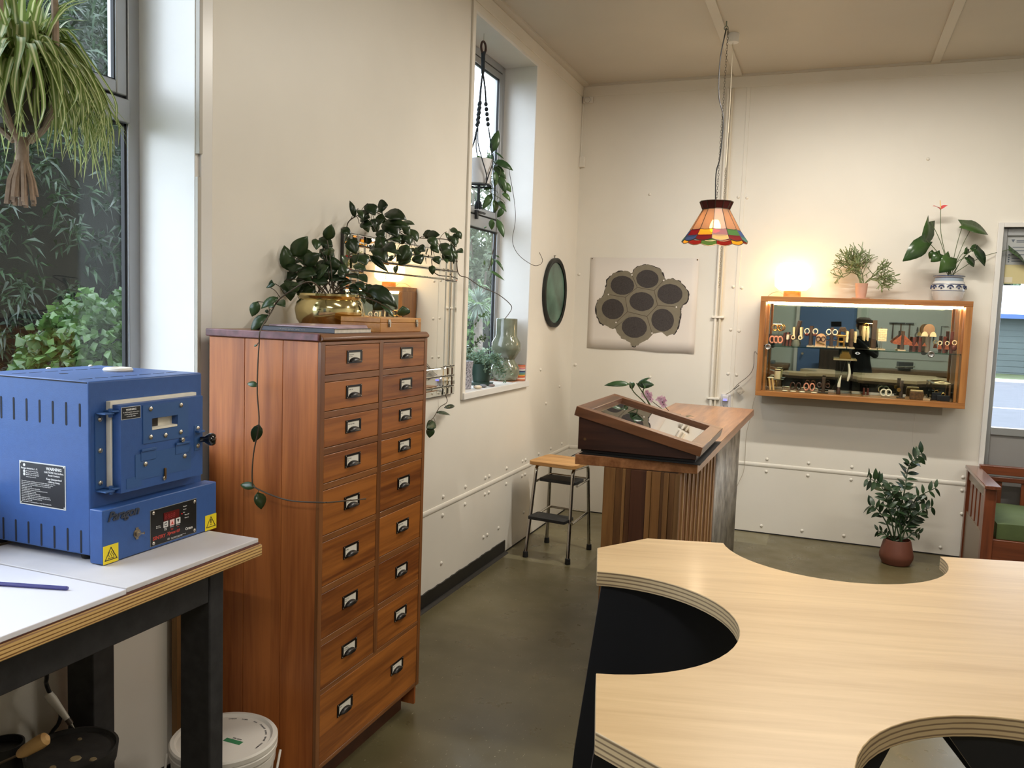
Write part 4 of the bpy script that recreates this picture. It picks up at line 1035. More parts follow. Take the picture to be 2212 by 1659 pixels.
CB = [(0.10, -4.745, 0.86), (0.095, -4.745, 0.62), (0.08, -4.735, 0.57), (0.075, -4.71, 0.515), (0.07, -4.688, 0.475), (0.06, -4.684, 0.44), (0.035, -4.70, 0.38), (0.03, -4.71, 0.2), (0.03, -4.75, 0.012)]
solo('power_cable', MB().tube(smooth(CB, 6), 0.0052, 10), mat('cable_black', (20, 20, 24), rough=0.4), 'thick black cable hanging down behind the bench', 'cable')
solo('timber_batten', MB().box(0.022, 0.042, -4.245, -4.185, 0.0, 1.05), wood('raw_batten', (110, 78, 40), (150, 112, 66), 'Z', rough=0.7), 'raw timber batten upright against the wall beside the drawer cabinet', 'batten')

# ================================================================ drawer cabinet
RIMU = wood('cabinet_side_rimu', (136, 70, 28), (192, 114, 56), 'Z', rough=0.45, stretch=18, coat=0.1, contrast=0.27, per_object=0.10)
RIMUF = wood('cabinet_frame_rimu', (98, 58, 28), (148, 96, 52), 'Y', rough=0.38, coat=0.15, per_object=0.05)
RIMUV = wood('cabinet_stile_rimu', (98, 58, 28), (144, 92, 50), 'Z', rough=0.38, coat=0.15, per_object=0.05)
DRW = wood('drawer_front_rimu', (108, 56, 19), (166, 100, 40), 'Y', rough=0.42, stretch=20, coat=0.1, contrast=0.22, per_object=0.14)
cb = thing('drawer_cabinet', 'tall reddish wooden cabinet of seventeen labelled drawers', 'cabinet', (0.26, -3.775, 0))
cx0, cx1, cy0, cy1, cz0, cz1 = 0.055, 0.468, -4.12, -3.428, 0.10, 1.452
CAVITY = mat('cabinet_inside', (40, 24, 14), rough=0.8)
MB().box(cx0 + 0.012, cx1 - 0.05, cy0 + 0.015, cy1 - 0.015, cz0, cz1 - 0.02).build('carcass', CAVITY, cb, world=True)
# side boards, tongue-and-groove, each its own plank
for i, (a, b) in enumerate(((0.055, 0.190), (0.1915, 0.331), (0.3325, 0.456))):
    MB().box(a, b, cy0, cy0 + 0.014, 0.02, cz1 - 0.014).build('side_board', RIMU, cb, 0.0012, world=True)
    MB().box(a, b, cy1 - 0.014, cy1, 0.02, cz1 - 0.014).build('side_board', RIMU, cb, 0.0012, world=True)
MB().box(0.05, 0.056, cy0 + 0.015, cy1 - 0.015, 0.1, cz1 - 0.02).build('back_panel', CAVITY, cb, world=True)
# face frame
ROWS = [(1.428, 1.338), (1.317, 1.228), (1.207, 1.117), (1.095, 1.008), (0.987, 0.846), (0.826, 0.686), (0.664, 0.520), (0.500, 0.358)]
for (a, b) in ((cy0, cy0 + 0.021), (cy1 - 0.021, cy1), (-3.778, -3.754)):
    MB().box(0.4565, cx1, a, b, (cz0 if a != -3.778 else 0.352), cz1 - 0.014).build('stile', RIMUV, cb, 0.001, world=True)
zr = [(cz1 - 0.014, 1.4285)] + [(ROWS[i][1] - 0.0005, ROWS[i + 1][0] + 0.0005) for i in range(7)] + [(0.3575, 0.3425), (0.1145, cz0)]
for k, (zt, zb) in enumerate(zr):
    if k in (0, 8, 9):
        MB().box(0.4565, cx1 - 0.0006, cy0 + 0.0212, cy1 - 0.0212, zb, zt).build('rail', RIMUF, cb, 0.001, world=True)
    else:
        MB().box(0.4565, cx1 - 0.0006, cy0 + 0.0212, -3.7783, zb, zt).build('rail', RIMUF, cb, 0.001, world=True)
        MB().box(0.4565, cx1 - 0.0006, -3.7537, cy1 - 0.0212, zb, zt).build('rail', RIMUF, cb, 0.001, world=True)
# handles: black card-holder pulls
HBLK = mat('handle_black', (26, 22, 20), rough=0.35, metal=0.4)
CARD = mat('card_white', (222, 218, 206), rough=0.7)
INK = mat('ink_grey', (70, 66, 70), rough=0.8)
def handle_meshes():
    p = MB()
    w, h, t = 0.0455, 0.0205, 0.0022
    for (a, b, c, d) in ((-w, w, -h, -h + 0.006), (-w, w, h - 0.0065, h), (-w, -w + 0.0105, -h + 0.006, h - 0.0065), (w - 0.0105, w, -h + 0.006, h - 0.0065)):
        p.box(0, t, a, b, c, d)
    g = []
    for k in range(9):
        a = math.pi * k / 8
        g.append((0.031 * math.cos(a), -h + 0.005 + 0.0135 * math.sin(a)))
    p.prism(g, 0.0, 0.0022, 'X')
    cup = []
    rows = 5
    for i in range(rows):
        q = (math.pi / 2) * i / (rows - 1)
        cup.append([(0.0022 + 0.013 * math.sin(q) * math.sin(math.pi * k / 8) ** 0.6, 0.031 * math.cos(math.pi * k / 8), -h + 0.005 + 0.0135 * math.cos(q) * math.sin(math.pi * k / 8)) for k in range(9)])
    vs_ = [p_ for r_ in cup for p_ in r_]; fs = []
    for i in range(rows - 1):
        for k in range(8):
            fs.append((i * 9 + k, i * 9 + k + 1, (i + 1) * 9 + k + 1, (i + 1) * 9 + k))
    p.add(vs_, fs)
    c = MB().box(0, 0.0007, -w + 0.005, w - 0.005, -h + 0.005, h - 0.004)
    s = MB()
    for yy in (-w + 0.0045, w - 0.0045):
        for zz in (-h + 0.0033, h - 0.003):
            s.lathe([(0.0021, 0), (0.0017, 0.0012), (0.0001, 0.0016)], 8, (t, yy, zz), Matrix.Rotation(math.pi / 2, 3, 'Y'))
    return p.mesh('handle', HBLK), c.mesh('card', CARD, True), s.mesh('handle_screw', STEEL)
HM, CM, SM = handle_meshes()
WORDS = ['ring pieces\nbrooch', 'earwires', 'solder etc', 'settings', 'bezel cup strip', 'chain', 'fine silver\nclay', 'gold scrap', 'sand paper\nbelts', 'ring mandrel\nsheet', 'tubing', 'copper sheet', 'brass rod\nwire', 'buff wheels', 'polishing\ncompounds', 'patina kit']
def drawer(y0, y1, z0, z1, label, handles, deep=True):
    d = MB().box(0.440, cx1 - 0.0012, y0, y1, z0, z1).build('drawer', DRW, cb, 0.0015, world=True)
    oo = wloc(cb)
    for (hy, hz) in handles:
        base = Vector((cx1 - 0.0012, hy, hz)) - oo
        hd = link('handle', HM, d); hd.location = base
        cd = link('card', CM, d); cd.location = base
        sc_ = link('handle_screw', SM, d); sc_.location = base
        if label:
            text(label, 0.0062, INK, d, base + Vector((0.0009, -0.031, 0.0050)), (math.pi / 2, 0, math.pi / 2), name='handwriting', shear=0.2, extrude=0.00005)
    return d
for i, (zt, zb) in enumerate(ROWS):
    for c, (a, b) in enumerate(((cy0 + 0.0225, -3.7795), (-3.7525, cy1 - 0.0225))):
        hy = (-3.935, -3.588)[c]
        drawer(a, b, zb + 0.001, zt - 0.001, WORDS[(i * 2 + c) % 16], [(hy, (zt + zb) / 2 + 0.006)])
drawer(cy0 + 0.0225, cy1 - 0.0225, 0.1155, 0.3415, 'sheet', [(-3.955, 0.246), (-3.605, 0.240)])
# top board, purple-edged along the side
MB().prism([(0.05, cz1 - 0.014), (0.464, cz1 - 0.014), (0.474, cz1 - 0.008), (0.474, cz1 - 0.001), (0.462, cz1 + 0.010), (0.05, cz1 + 0.010)], cy0 + 0.001, cy1 + 0.004, 'Y').build('top', RIMUF, cb, 0.002, world=True)
MB().prism([(0.046, cz1 - 0.012), (0.462, cz1 - 0.012), (0.462, cz1 + 0.0112), (0.046, cz1 + 0.0112)], cy0 - 0.008, cy0 + 0.0005, 'Y').build('worn_edge', mat('purple_worn_edge', (108, 66, 70), rough=0.4, noise=0.4, nscale=30), cb, 0.003, world=True)
MB().box(cx0 + 0.01, 0.412, cy0 + 0.016, -3.462, 0, cz0).build('plinth', mat('plinth_dark', (74, 40, 22), rough=0.5, noise=0.2), cb, world=True)
CT = cz1 + 0.010

# ---------------------------------------------------------------- on the cabinet
mg = thing('magazine', 'thick magazine with dark blue spine lying on the drawer cabinet', 'magazine', (0.3, -3.92, CT))
MB().box(0.152, 0.452, -4.03, -3.812, CT + 0.0012, CT + 0.0135).build('pages', mat('page_edges', (214, 206, 194), rough=0.8, noise=0.1, nscale=60), mg, world=True)
MB().box(0.15, 0.455, -4.0335, -3.812, CT, CT + 0.0012).box(0.15, 0.455, -4.0335, -3.812, CT + 0.0135, CT + 0.0147).box(0.15, 0.455, -4.0335, -4.031, CT, CT + 0.0147).build('cover', mat('cover_dark_blue', (30, 32, 44), rough=0.35), mg, world=True)
text('craft & design quarterly    spring    no 12', 0.006, mat('spine_print', (150, 148, 140), rough=0.5), mg, Vector((0.25, -4.0338, CT + 0.0055)) - wloc(mg), RYF, name='lettering')
solo('magazine', MB().add([(0.19, -4.0, CT + 0.0148), (0.452, -4.005, CT + 0.0148), (0.452, -3.83, CT + 0.0150), (0.19, -3.82, CT + 0.0148), (0.19, -4.0, CT + 0.0190), (0.440, -4.005, CT + 0.0185), (0.446, -3.83, CT + 0.0245), (0.19, -3.82, CT + 0.022)], [(0, 3, 2, 1), (4, 5, 6, 7), (0, 1, 5, 4), (1, 2, 6, 5), (2, 3, 7, 6), (3, 0, 4, 7)]), mat('cover_pink_grey', (176, 148, 156), rough=0.25, noise=0.25, nscale=14), 'thin magazine with pinkish cover on top of the dark-spined one', 'magazine')
BOXW = wood('pine_box_wood', (160, 102, 44), (206, 148, 76), 'Y', rough=0.42, stretch=12, per_object=0.06)
bx = thing('wooden_box', 'shallow honey-coloured wooden box with two metal clasps on the cabinet', 'box', (0.38, -3.6, CT))
MB().box(0.295, 0.452, -3.75, -3.452, CT, CT + 0.032).build('base', BOXW, bx, 0.002, world=True)
MB().box(0.295, 0.452, -3.75, -3.452, CT + 0.0328, CT + 0.050).build('lid', BOXW, bx, 0.002, world=True)
for y in (-3.692, -3.49):
    c_ = MB().box(0.452, 0.455, y - 0.008, y + 0.008, CT + 0.020, CT + 0.044).tube([(0.456, y - 0.006, CT + 0.034), (0.456, y + 0.006, CT + 0.034)], 0.0028, 8).box(0.455, 0.458, y - 0.004, y + 0.004, CT + 0.018, CT + 0.03)
    c_.build('clasp', mat('clasp_steel', (170, 166, 158), rough=0.3, metal=1.0), bx, 0.0006, world=True)

# brass pot with the trailing hoya
BRASS = mat('polished_brass', (222, 206, 152), rough=0.13, metal=1.0, noise=0.05, nscale=6)
hp_ = thing('hoya_plant', 'trailing dark-leaved hoya vine growing from a polished brass pot', 'potted plant', (0.165, -3.62, CT))
MB().lathe([(0.070, 0.0), (0.098, 0.004), (0.118, 0.035), (0.124, 0.070), (0.118, 0.095), (0.108, 0.106), (0.116, 0.118), (0.114, 0.126), (0.106, 0.126), (0.100, 0.110), (0.0001, 0.104)], 48).build('brass_pot', BRASS, hp_)
MB().lathe([(0.098, 0.106), (0.05, 0.112), (0.0001, 0.114)], 20).build('soil', mat('potting_soil', (38, 30, 24), rough=0.95, noise=0.4, nscale=40), hp_)
STEMM = mat('vine_stem', (74, 62, 46), rough=0.6)
HL = leafmat('hoya_leaf', (30, 48, 28), (62, 84, 48), rough=0.28, trans=0.1)
vp0 = [(0.165, -3.62, CT + 0.11)]
def vine(parent, pts, r, n=5, name='vine'):
    return MB().tube(smooth(pts, n), r, 6).build(name, STEMM, parent, world=True)
vine(hp_, vp0 + [(0.15, -3.55, 1.62)] + VINE_MIRROR2 + VINE_WINDOW, 0.0024)
vine(hp_, vp0 + VINE_LEFT + [Vector(p) for p in VINE_SIDE] + [(0.508, -4.145, 0.966)] + VINE_FRONT, 0.0022)
vine(hp_, [(0.03, -2.35, 1.12)] + VINE_LOW, 0.002)
rb = random.Random(77)
def fill(rows, n, sp, sc):
    o = []
    for k in range(n):
        q = rows[rb.randrange(len(rows))]
        b_ = Vector(q[0:3]) + Vector((rb.uniform(-sp, sp) * 0.6, rb.uniform(-sp, sp), rb.uniform(-sp, sp)))
        d_ = (Vector(q[3:6]) - Vector(q[0:3])); l_ = min(0.11, max(0.05, d_.length)) * sc
        t_ = b_ + (d_.normalized() + Vector((rb.uniform(-.6, .6), rb.uniform(-.6, .6), rb.uniform(-.8, .5)))).normalized() * l_
        b_.x = max(0.05, b_.x); t_.x = max(0.05, t_.x)
        if b_.y < -3.4 and t_.x < 0.47: b_.z = max(b_.z, CT + 0.06); t_.z = max(t_.z, CT + 0.03)
        o.append(tuple(b_) + tuple(t_) + (l_ * 0.58,))
    return o
leaf_objects(hp_, HOYA_BUSH + fill(HOYA_BUSH[:16], 22, 0.05, 0.95), HL, seg=6, tilt=0.35, rnd=rb, wide=1.3, fold=0.12)
leaf_objects(hp_, HOYA_LEFT, HL, seg=6, tilt=0.3, rnd=rb, wide=1.25)
leaf_objects(hp_, HOYA_MIRROR + fill(HOYA_MIRROR[4:28], 34, 0.045, 0.9), HL, seg=6, tilt=0.35, rnd=rb, wide=1.3, fold=0.12)
leaf_objects(hp_, HOYA_SIDE, HL, seg=6, tilt=0.3, rnd=rb)
leaf_objects(hp_, HOYA_LOW, HL, seg=6, tilt=0.3, rnd=rb)
VP_ = [Vector(p) for p in smooth(VINE_MIRROR2 + VINE_WINDOW, 8)] + [Vector(p) for p in smooth(VINE_LEFT + VINE_SIDE, 8)] + [Vector(p) for p in smooth(VINE_LOW, 6)]
for q in HOYA_MIRROR + HOYA_LEFT + HOYA_SIDE + HOYA_LOW:      # petioles back to the nearest bit of vine
    b_ = Vector(q[0:3]); a_ = min(VP_, key=lambda p: (p - b_).length)
    if 0.006 < (a_ - b_).length < 0.16:
        MB().tube(smooth([a_, (a_ + b_) / 2 + Vector((0, 0, 0.006)), b_], 3), 0.0013, 4).build('stem', STEMM, hp_, world=True)
for i, q in enumerate(HOYA_BUSH):                # petioles from the crown of the pot
    b_ = Vector(q[0:3]); a_ = Vector((0.165 + rb.uniform(-.05, .05), -3.62 + rb.uniform(-.05, .05), CT + 0.11))
    if (b_ - a_).length < 0.28:
        MB().tube(smooth([a_, (a_ + b_) / 2 + Vector((0, 0, 0.03)), b_], 4), 0.0018, 5).build('stem', STEMM, hp_, world=True)

# ---------------------------------------------------------------- mirror with bevelled strips, on the left wall
MIR = mat('mirror_silver', (226, 226, 220), rough=0.015, metal=1.0)
mr = thing('mirror', 'big wall mirror with mirrored border strips behind the hoya leaves', 'mirror', (0.015, -2.75, 1.10))
my0, my1, mz0, mz1 = -3.30, -2.205, 1.10, 1.845
MB().box(0.002, 0.016, my0, my1, mz0, mz1).build('backing_board', mat('mirror_back', (60, 58, 56), rough=0.7), mr, world=True)
MB().box(0.016, 0.0195, my0 + 0.15, my1 - 0.15, mz0 + 0.15, mz1 - 0.15).build('mirror_glass', MIR, mr, world=True)
def strip(y0, y1, z0, z1):
    b_ = 0.006; x0, x1 = 0.016, 0.023
    m = MB().add([(x0, y0, z0), (x0, y1, z0), (x0, y1, z1), (x0, y0, z1), (x1, y0 + b_, z0 + b_), (x1, y1 - b_, z0 + b_), (x1, y1 - b_, z1 - b_), (x1, y0 + b_, z1 - b_)],
                 [(4, 5, 6, 7), (0, 1, 5, 4), (1, 2, 6, 5), (2, 3, 7, 6), (3, 0, 4, 7)])
    m.build('mirror_strip', MIR, mr, world=True, flat=True)
g = 0.002
B_ = [0.0, 0.045, 0.10, 0.15]
for (p, q) in ((0, 1), (1, 2), (2, 3)):
    strip(my0 + B_[p] + g, my0 + B_[q] - g, mz0 + 0.15 + g, mz1 - 0.15 - g)
    strip(my1 - B_[q] + g, my1 - B_[p] - g, mz0 + 0.15 + g, mz1 - 0.15 - g)
    strip(my0 + 0.15 + g, my1 - 0.15 - g, mz0 + B_[p] + g, mz0 + B_[q] - g)
    strip(my0 + 0.15 + g, my1 - 0.15 - g, mz1 - B_[q] + g, mz1 - B_[p] - g)
    for (r_, s_) in ((0, 1), (1, 2), (2, 3)):
        for (ya, yb) in ((my0 + B_[p], my0 + B_[q]), (my1 - B_[q], my1 - B_[p])):
            for (za, zb) in ((mz0 + B_[r_], mz0 + B_[s_]), (mz1 - B_[s_], mz1 - B_[r_])):
                strip(ya + g, yb - g, za + g, zb - g)
# round tarnished mirror near the corner
rm = thing('round_mirror', 'round greenish tarnished mirror hung near the room corner', 'mirror', (0.0, -0.535, 1.69))
RYM = Matrix.Rotation(math.pi / 2, 3, 'Y')
MB().lathe([(0.232, 0.002), (0.246, 0.004), (0.247, 0.026), (0.236, 0.030), (0.215, 0.022)], 56, (0, 0, 0), RYM, caps=False).build('rim', mat('aged_rim', (36, 40, 38), rough=0.5, noise=0.3, nscale=12, metal=0.3), rm)
MB().lathe([(0.216, 0.016), (0.0001, 0.017)], 56, (0, 0, 0), RYM).build('mirror_glass', mat('tarnished_green_glass', (78, 112, 98), rough=0.35, metal=0.0, noise=0.4, nscale=7, coat=0.3), rm)
MB().tube([(0.003, 0.0, 0.24), (0.004, 0.0, 0.262)], 0.002, 6).tube([(0.004, -0.02, 0.262), (0.004, 0.02, 0.264)], 0.002, 6).build('hook', mat('hook_steel', (90, 84, 76), rough=0.4, metal=0.9), rm)

# ================================================================ narrow window: hanging plant and sill
SZ = 1.093
hg = thing('hanging_plant', 'white pot with leafy trailing plant in a dark macrame hanger', 'hanging plant', (-0.085, -1.72, 2.26))
ROPE = mat('dark_rope', (40, 46, 52), rough=0.9, bump=0.5, bscale=120)
px_, py_ = -0.085, -1.72
MB().lathe([(0.045, 2.272), (0.060, 2.278), (0.068, 2.31), (0.076, 2.415), (0.072, 2.415), (0.068, 2.39), (0.0001, 2.385)], 32, (px_, py_, 0)).build('pot', mat('white_pot', (226, 226, 228), rough=0.35), hg, world=True)
MB().lathe([(0.069, 2.39), (0.0001, 2.398)], 16, (px_, py_, 0)).build('soil', mat('potting_soil', (38, 30, 24)), hg, world=True)
ring = [(px_ + 0.004 * math.cos(a), py_ + 0.024 * math.cos(a), 3.045 + 0.032 * math.sin(a)) for a in [2 * math.pi * k / 20 for k in range(20)]]
MB().tube(ring, 0.0065, 8, closed=True).build('ring', mat('ring_wood', (58, 34, 30), rough=0.5), hg, world=True)
MB().tube([(px_, py_, 3.076), (px_, py_, 3.124)], 0.0015, 6).build('hook', STEEL, hg, world=True)
MB().tube(smooth([(px_, py_, 3.02), (px_, py_, 2.98), (px_, py_, 2.90)], 5), [0.014, 0.014, 0.013, 0.012, 0.012, 0.013, 0.012, 0.011, 0.012, 0.011, 0.010], 8).build('wrapped_cord', ROPE, hg, world=True)
for k in range(3):
    a = 2 * math.pi * k / 3 + 0.5
    ca, sa = math.cos(a), math.sin(a)
    pts = [(px_, py_, 2.91)]
    pts += [(px_ + ca * 0.016, py_ + sa * 0.016, 2.82)]
    MB().tube(smooth(pts + [(px_ + ca * 0.024, py_ + sa * 0.024, 2.74)], 5), 0.005, 6).build('cord', ROPE, hg, world=True)
    kn = MB()
    for i in range(5):
        kn.ball((px_ + ca * (0.024 + 0.004 * i), py_ + sa * (0.024 + 0.004 * i), 2.73 - 0.028 * i), 0.0125, 8, 1.1)
    kn.build('knotted_cord', ROPE, hg, world=True)
    for j in (-1, 1):
        a2 = a + j * 0.55
        MB().tube(smooth([(px_ + ca * 0.043, py_ + sa * 0.043, 2.60), (px_ + math.cos(a + j * .2) * 0.062, py_ + math.sin(a + j * .2) * 0.062, 2.5), (px_ + math.cos(a2) * 0.084, py_ + math.sin(a2) * 0.084, 2.41), (px_ + math.cos(a2 + j * 0.4) * 0.080, py_ + math.sin(a2 + j * 0.4) * 0.080, 2.32), (px_ + math.cos(a2 + j * 0.5) * 0.066, py_ + math.sin(a2 + j * 0.5) * 0.066, 2.268)], 5), 0.0032, 6).build('cord', ROPE, hg, world=True)
MB().tube([(px_ + 0.066 * math.cos(t), py_ + 0.066 * math.sin(t), 2.266) for t in [2 * math.pi * k / 18 for k in range(18)]], 0.006, 6, closed=True).build('base_ring', ROPE, hg, world=True)
ts = MB().tube([(px_ + 0.02, py_ - 0.05, 2.27), (px_ + 0.02, py_ - 0.05, 2.18)], 0.009, 8)
for k in range(12):
    a = 2 * math.pi * k / 12
    ts.tube([(px_ + 0.02, py_ - 0.05, 2.185), (px_ + 0.02 + 0.016 * math.cos(a), py_ - 0.05 + 0.016 * math.sin(a), 2.16), (px_ + 0.02 + 0.019 * math.cos(a), py_ - 0.05 + 0.019 * math.sin(a), 2.128)], 0.0035, 5)
ts.build('tassel', ROPE, hg, world=True)
GL = leafmat('glossy_leaf', (46, 78, 44), (92, 124, 74), rough=0.3, trans=0.2)
leaf_objects(hg, HANG_LEAF + HANG_LEAF2, GL, seg=5, tilt=0.4)
vine(hg, [(px_ + 0.03, py_ + 0.03, 2.40)] + HANG_VINE, 0.0022)
vine(hg, [(px_ + 0.05, py_ + 0.04, 2.40)] + HANG_TENDRIL, 0.0016)
for q in HANG_LEAF[:12]:
    b_ = Vector(q[0:3])
    MB().tube(smooth([Vector((px_ + 0.03, py_ + 0.03, min(2.41, b_.z + 0.1))), b_ + Vector((0, 0, 0.04)), b_], 4), 0.0015, 5).build('stem', mat('green_stem', (82, 96, 58), rough=0.5), hg, world=True)

# on the sill
vs_ob = thing('vase', 'tall green-grey glazed vase with a double gourd body on the sill', 'vase', (-0.10, -1.165, SZ))
GLAZE = mat('olive_grey_glaze', (112, 116, 98), rough=0.12, noise=0.35, nscale=9, coat=0.6)
MB().lathe([(0.058, 0.0), (0.078, 0.012), (0.095, 0.055), (0.090, 0.095), (0.064, 0.130), (0.058, 0.142), (0.070, 0.160), (0.096, 0.205), (0.094, 0.250), (0.074, 0.285), (0.069, 0.300), (0.069, 0.405), (0.0665, 0.408), (0.064, 0.405), (0.063, 0.31), (0.0001, 0.30)], 48).build('body', GLAZE, vs_ob)
MB().box(-0.08, 0.08, -0.07, 0.028, 0.0, 0.004).build('mat', mat('brown_card', (150, 110, 84), rough=0.8), vs_ob)
cu = thing('striped_cup', 'small cup striped orange, blue and green on the window sill', 'cup', (-0.035, -1.078, SZ))
MB().lathe([(0.042, 0), (0.042, 0.003)], 24).build('coaster', mat('brown_card', (150, 110, 84)), cu)
cols = [(196, 120, 88), (232, 208, 190), (190, 84, 60), (226, 150, 60), (120, 150, 110), (86, 130, 150), (52, 60, 100), (214, 216, 212), (200, 130, 140), (214, 150, 120), (196, 100, 70)]
for i, c_ in enumerate(cols):
    z0 = 0.003 + i * 0.0092
    MB().lathe([(0.0385, z0), (0.0402, z0 + 0.002), (0.0402, z0 + 0.0072), (0.0385, z0 + 0.0092)], 28).build('stripe', mat('cup_stripe_%d' % i, c_, rough=0.5), cu)
MB().lathe([(0.0385, 0.1042), (0.036, 0.1055), (0.034, 0.10), (0.0001, 0.098)], 28).build('rim', mat('cup_stripe_0', cols[0]), cu)
def string_plant(name, label, loc, pot_prof, pot_m, seed, nst, ln, leaf_ln, mt, up=0.6, droop=0.5, leafw=0.6, per=14):
    rr = random.Random(seed)
    t = thing(name, label, 'potted plant', loc)
    MB().lathe(pot_prof, 28).build('pot', pot_m, t)
    zt = max(p[1] for p in pot_prof)
    lf = MB(); st = MB()
    for k in range(nst):
        a = rr.uniform(0, 2 * math.pi); L_ = ln * rr.uniform(0.6, 1.1)
        r0 = pot_prof[-3][0] * 0.6 * rr.random()
        p0 = Vector((r0 * math.cos(a), r0 * math.sin(a), zt - 0.01))
        p1 = p0 + Vector((math.cos(a) * L_ * 0.45, math.sin(a) * L_ * 0.45, L_ * up * rr.uniform(0.5, 1.2)))
        p2 = p1 + Vector((math.cos(a) * L_ * 0.4, math.sin(a) * L_ * 0.4, -L_ * droop * rr.uniform(0.3, 1.3)))
        ps = smooth([p0, p1, p2], per // 2)
        ps = [Vector((max(p.x, -0.11), p.y, max(0.012, p.z))) for p in ps]
        st.tube(ps, 0.0013, 4)
        for i, p in enumerate(ps[1:]):
            tg_ = (ps[i + 1] - ps[i]); tg_ = tg_.normalized() if tg_.length > 1e-6 else Vector((0, 0, 1))
            s_ = tg_.cross(rdir(rr))
            if s_.length < 1e-3: continue
            s_.normalize()
            for sg in (-1, 1):
                lf.leaf(p, p + (s_ * sg + tg_ * 0.25) * leaf_ln * rr.uniform(0.7, 1.1), leaf_ln * leafw, rdir(rr, 0.8), 2, 0.1, 0.1)
    st.build('stems', mat('green_stem', (82, 96, 58)), t)
    lf.build('leaves', mt, t, stuff=True, angle=80)
    return t
string_plant('succulent_plant', 'bushy grey-green small-leaved plant in a dark green pot on the sill', (-0.105, -1.55, SZ),
             [(0.062, 0.0), (0.07, 0.002), (0.075, 0.018), (0.05, 0.02), (0.055, 0.06), (0.062, 0.13), (0.058, 0.13), (0.0001, 0.12)], mat('dark_green_pot', (44, 66, 56), rough=0.45), 41, 46, 0.19, 0.017,
             leafmat('sage_leaf', (104, 134, 112), (160, 182, 160), rough=0.55, trans=0.15), up=0.45, droop=0.85, leafw=0.7)
string_plant('jade_plant', 'dark upright jade plant in a speckled blue-white pot at the sill end', (-0.10, -1.84, SZ),
             [(0.045, 0.0), (0.052, 0.003), (0.055, 0.11), (0.06, 0.16), (0.055, 0.16), (0.05, 0.15), (0.0001, 0.145)], mat('speckled_glaze', (150, 148, 156), rough=0.35, noise=0.75, nscale=120), 42, 9, 0.26, 0.026,
             leafmat('jade_leaf', (42, 66, 40), (84, 108, 64), rough=0.3, trans=0.05), up=1.2, droop=-0.35, leafw=0.7, per=16)
for (x, y, s, c_, lb) in ((-0.02, -1.80, 0.026, (216, 202, 178), 'cream flat stone at the near end of the sill'), (-0.03, -1.70, 0.024, (110, 112, 118), 'grey pebble on the window sill'), (-0.01, -1.61, 0.02, (120, 104, 98), 'brown pebble beside the succulent pot')):
    m = MB().ball((x, y, SZ + s * 0.42), s, 12, 0.42)
    solo('pebble', m, mat('pebble_%d' % int(s * 1000), c_, rough=0.5, noise=0.2, nscale=30), lb, 'stone')

# ================================================================ spider plant in the big window
sp = thing('spider_plant', 'cream-striped spider plant overflowing a rope hanger in the big window', 'hanging plant', (-0.10, -4.61, 1.98))
HEMP = mat('hemp_rope', (150, 130, 112), rough=0.95, bump=0.6, bscale=150, noise=0.2, nscale=40)
sx_, sy_, sz_ = -0.10, -4.635, 2.04
MB().lathe([(0.04, -0.07), (0.055, -0.065), (0.07, 0.0), (0.078, 0.075), (0.072, 0.075), (0.066, 0.05), (0.0001, 0.045)], 32, (sx_, sy_, sz_)).build('pot', mat('plant_pot_dark', (60, 54, 46), rough=0.6), sp, world=True)
for k in range(4):
    a = 2 * math.pi * k / 4 + 0.4
    MB().tube(smooth([(sx_ + 0.02 * math.cos(a), sy_ + 0.02 * math.sin(a), sz_ - 0.10), (sx_ + 0.065 * math.cos(a), sy_ + 0.065 * math.sin(a), sz_ - 0.05), (sx_ + 0.088 * math.cos(a), sy_ + 0.088 * math.sin(a), sz_ + 0.06), (sx_ + 0.075 * math.cos(a), sy_ + 0.075 * math.sin(a), sz_ + 0.5), (sx_, sy_, 3.11)], 6), 0.0085, 7).build('rope', HEMP, sp, world=True)
MB().tube([(sx_, sy_, sz_ - 0.09), (sx_, sy_, sz_ - 0.17)], 0.016, 10).build('rope_knot', HEMP, sp, world=True)
ts = MB()
for k in range(26):
    a = R.uniform(0, 6.28); r_ = 0.03 * math.sqrt(R.random())
    ts.tube([(sx_ + 0.4 * r_ * math.cos(a), sy_ + 0.4 * r_ * math.sin(a), sz_ - 0.15), (sx_ + r_ * math.cos(a), sy_ + r_ * math.sin(a), sz_ - 0.20), (sx_ + 1.25 * r_ * math.cos(a), sy_ + 1.25 * r_ * math.sin(a), sz_ - 0.235 - R.random() * 0.03)], 0.006, 5)
ts.build('tassel', HEMP, sp, world=True)
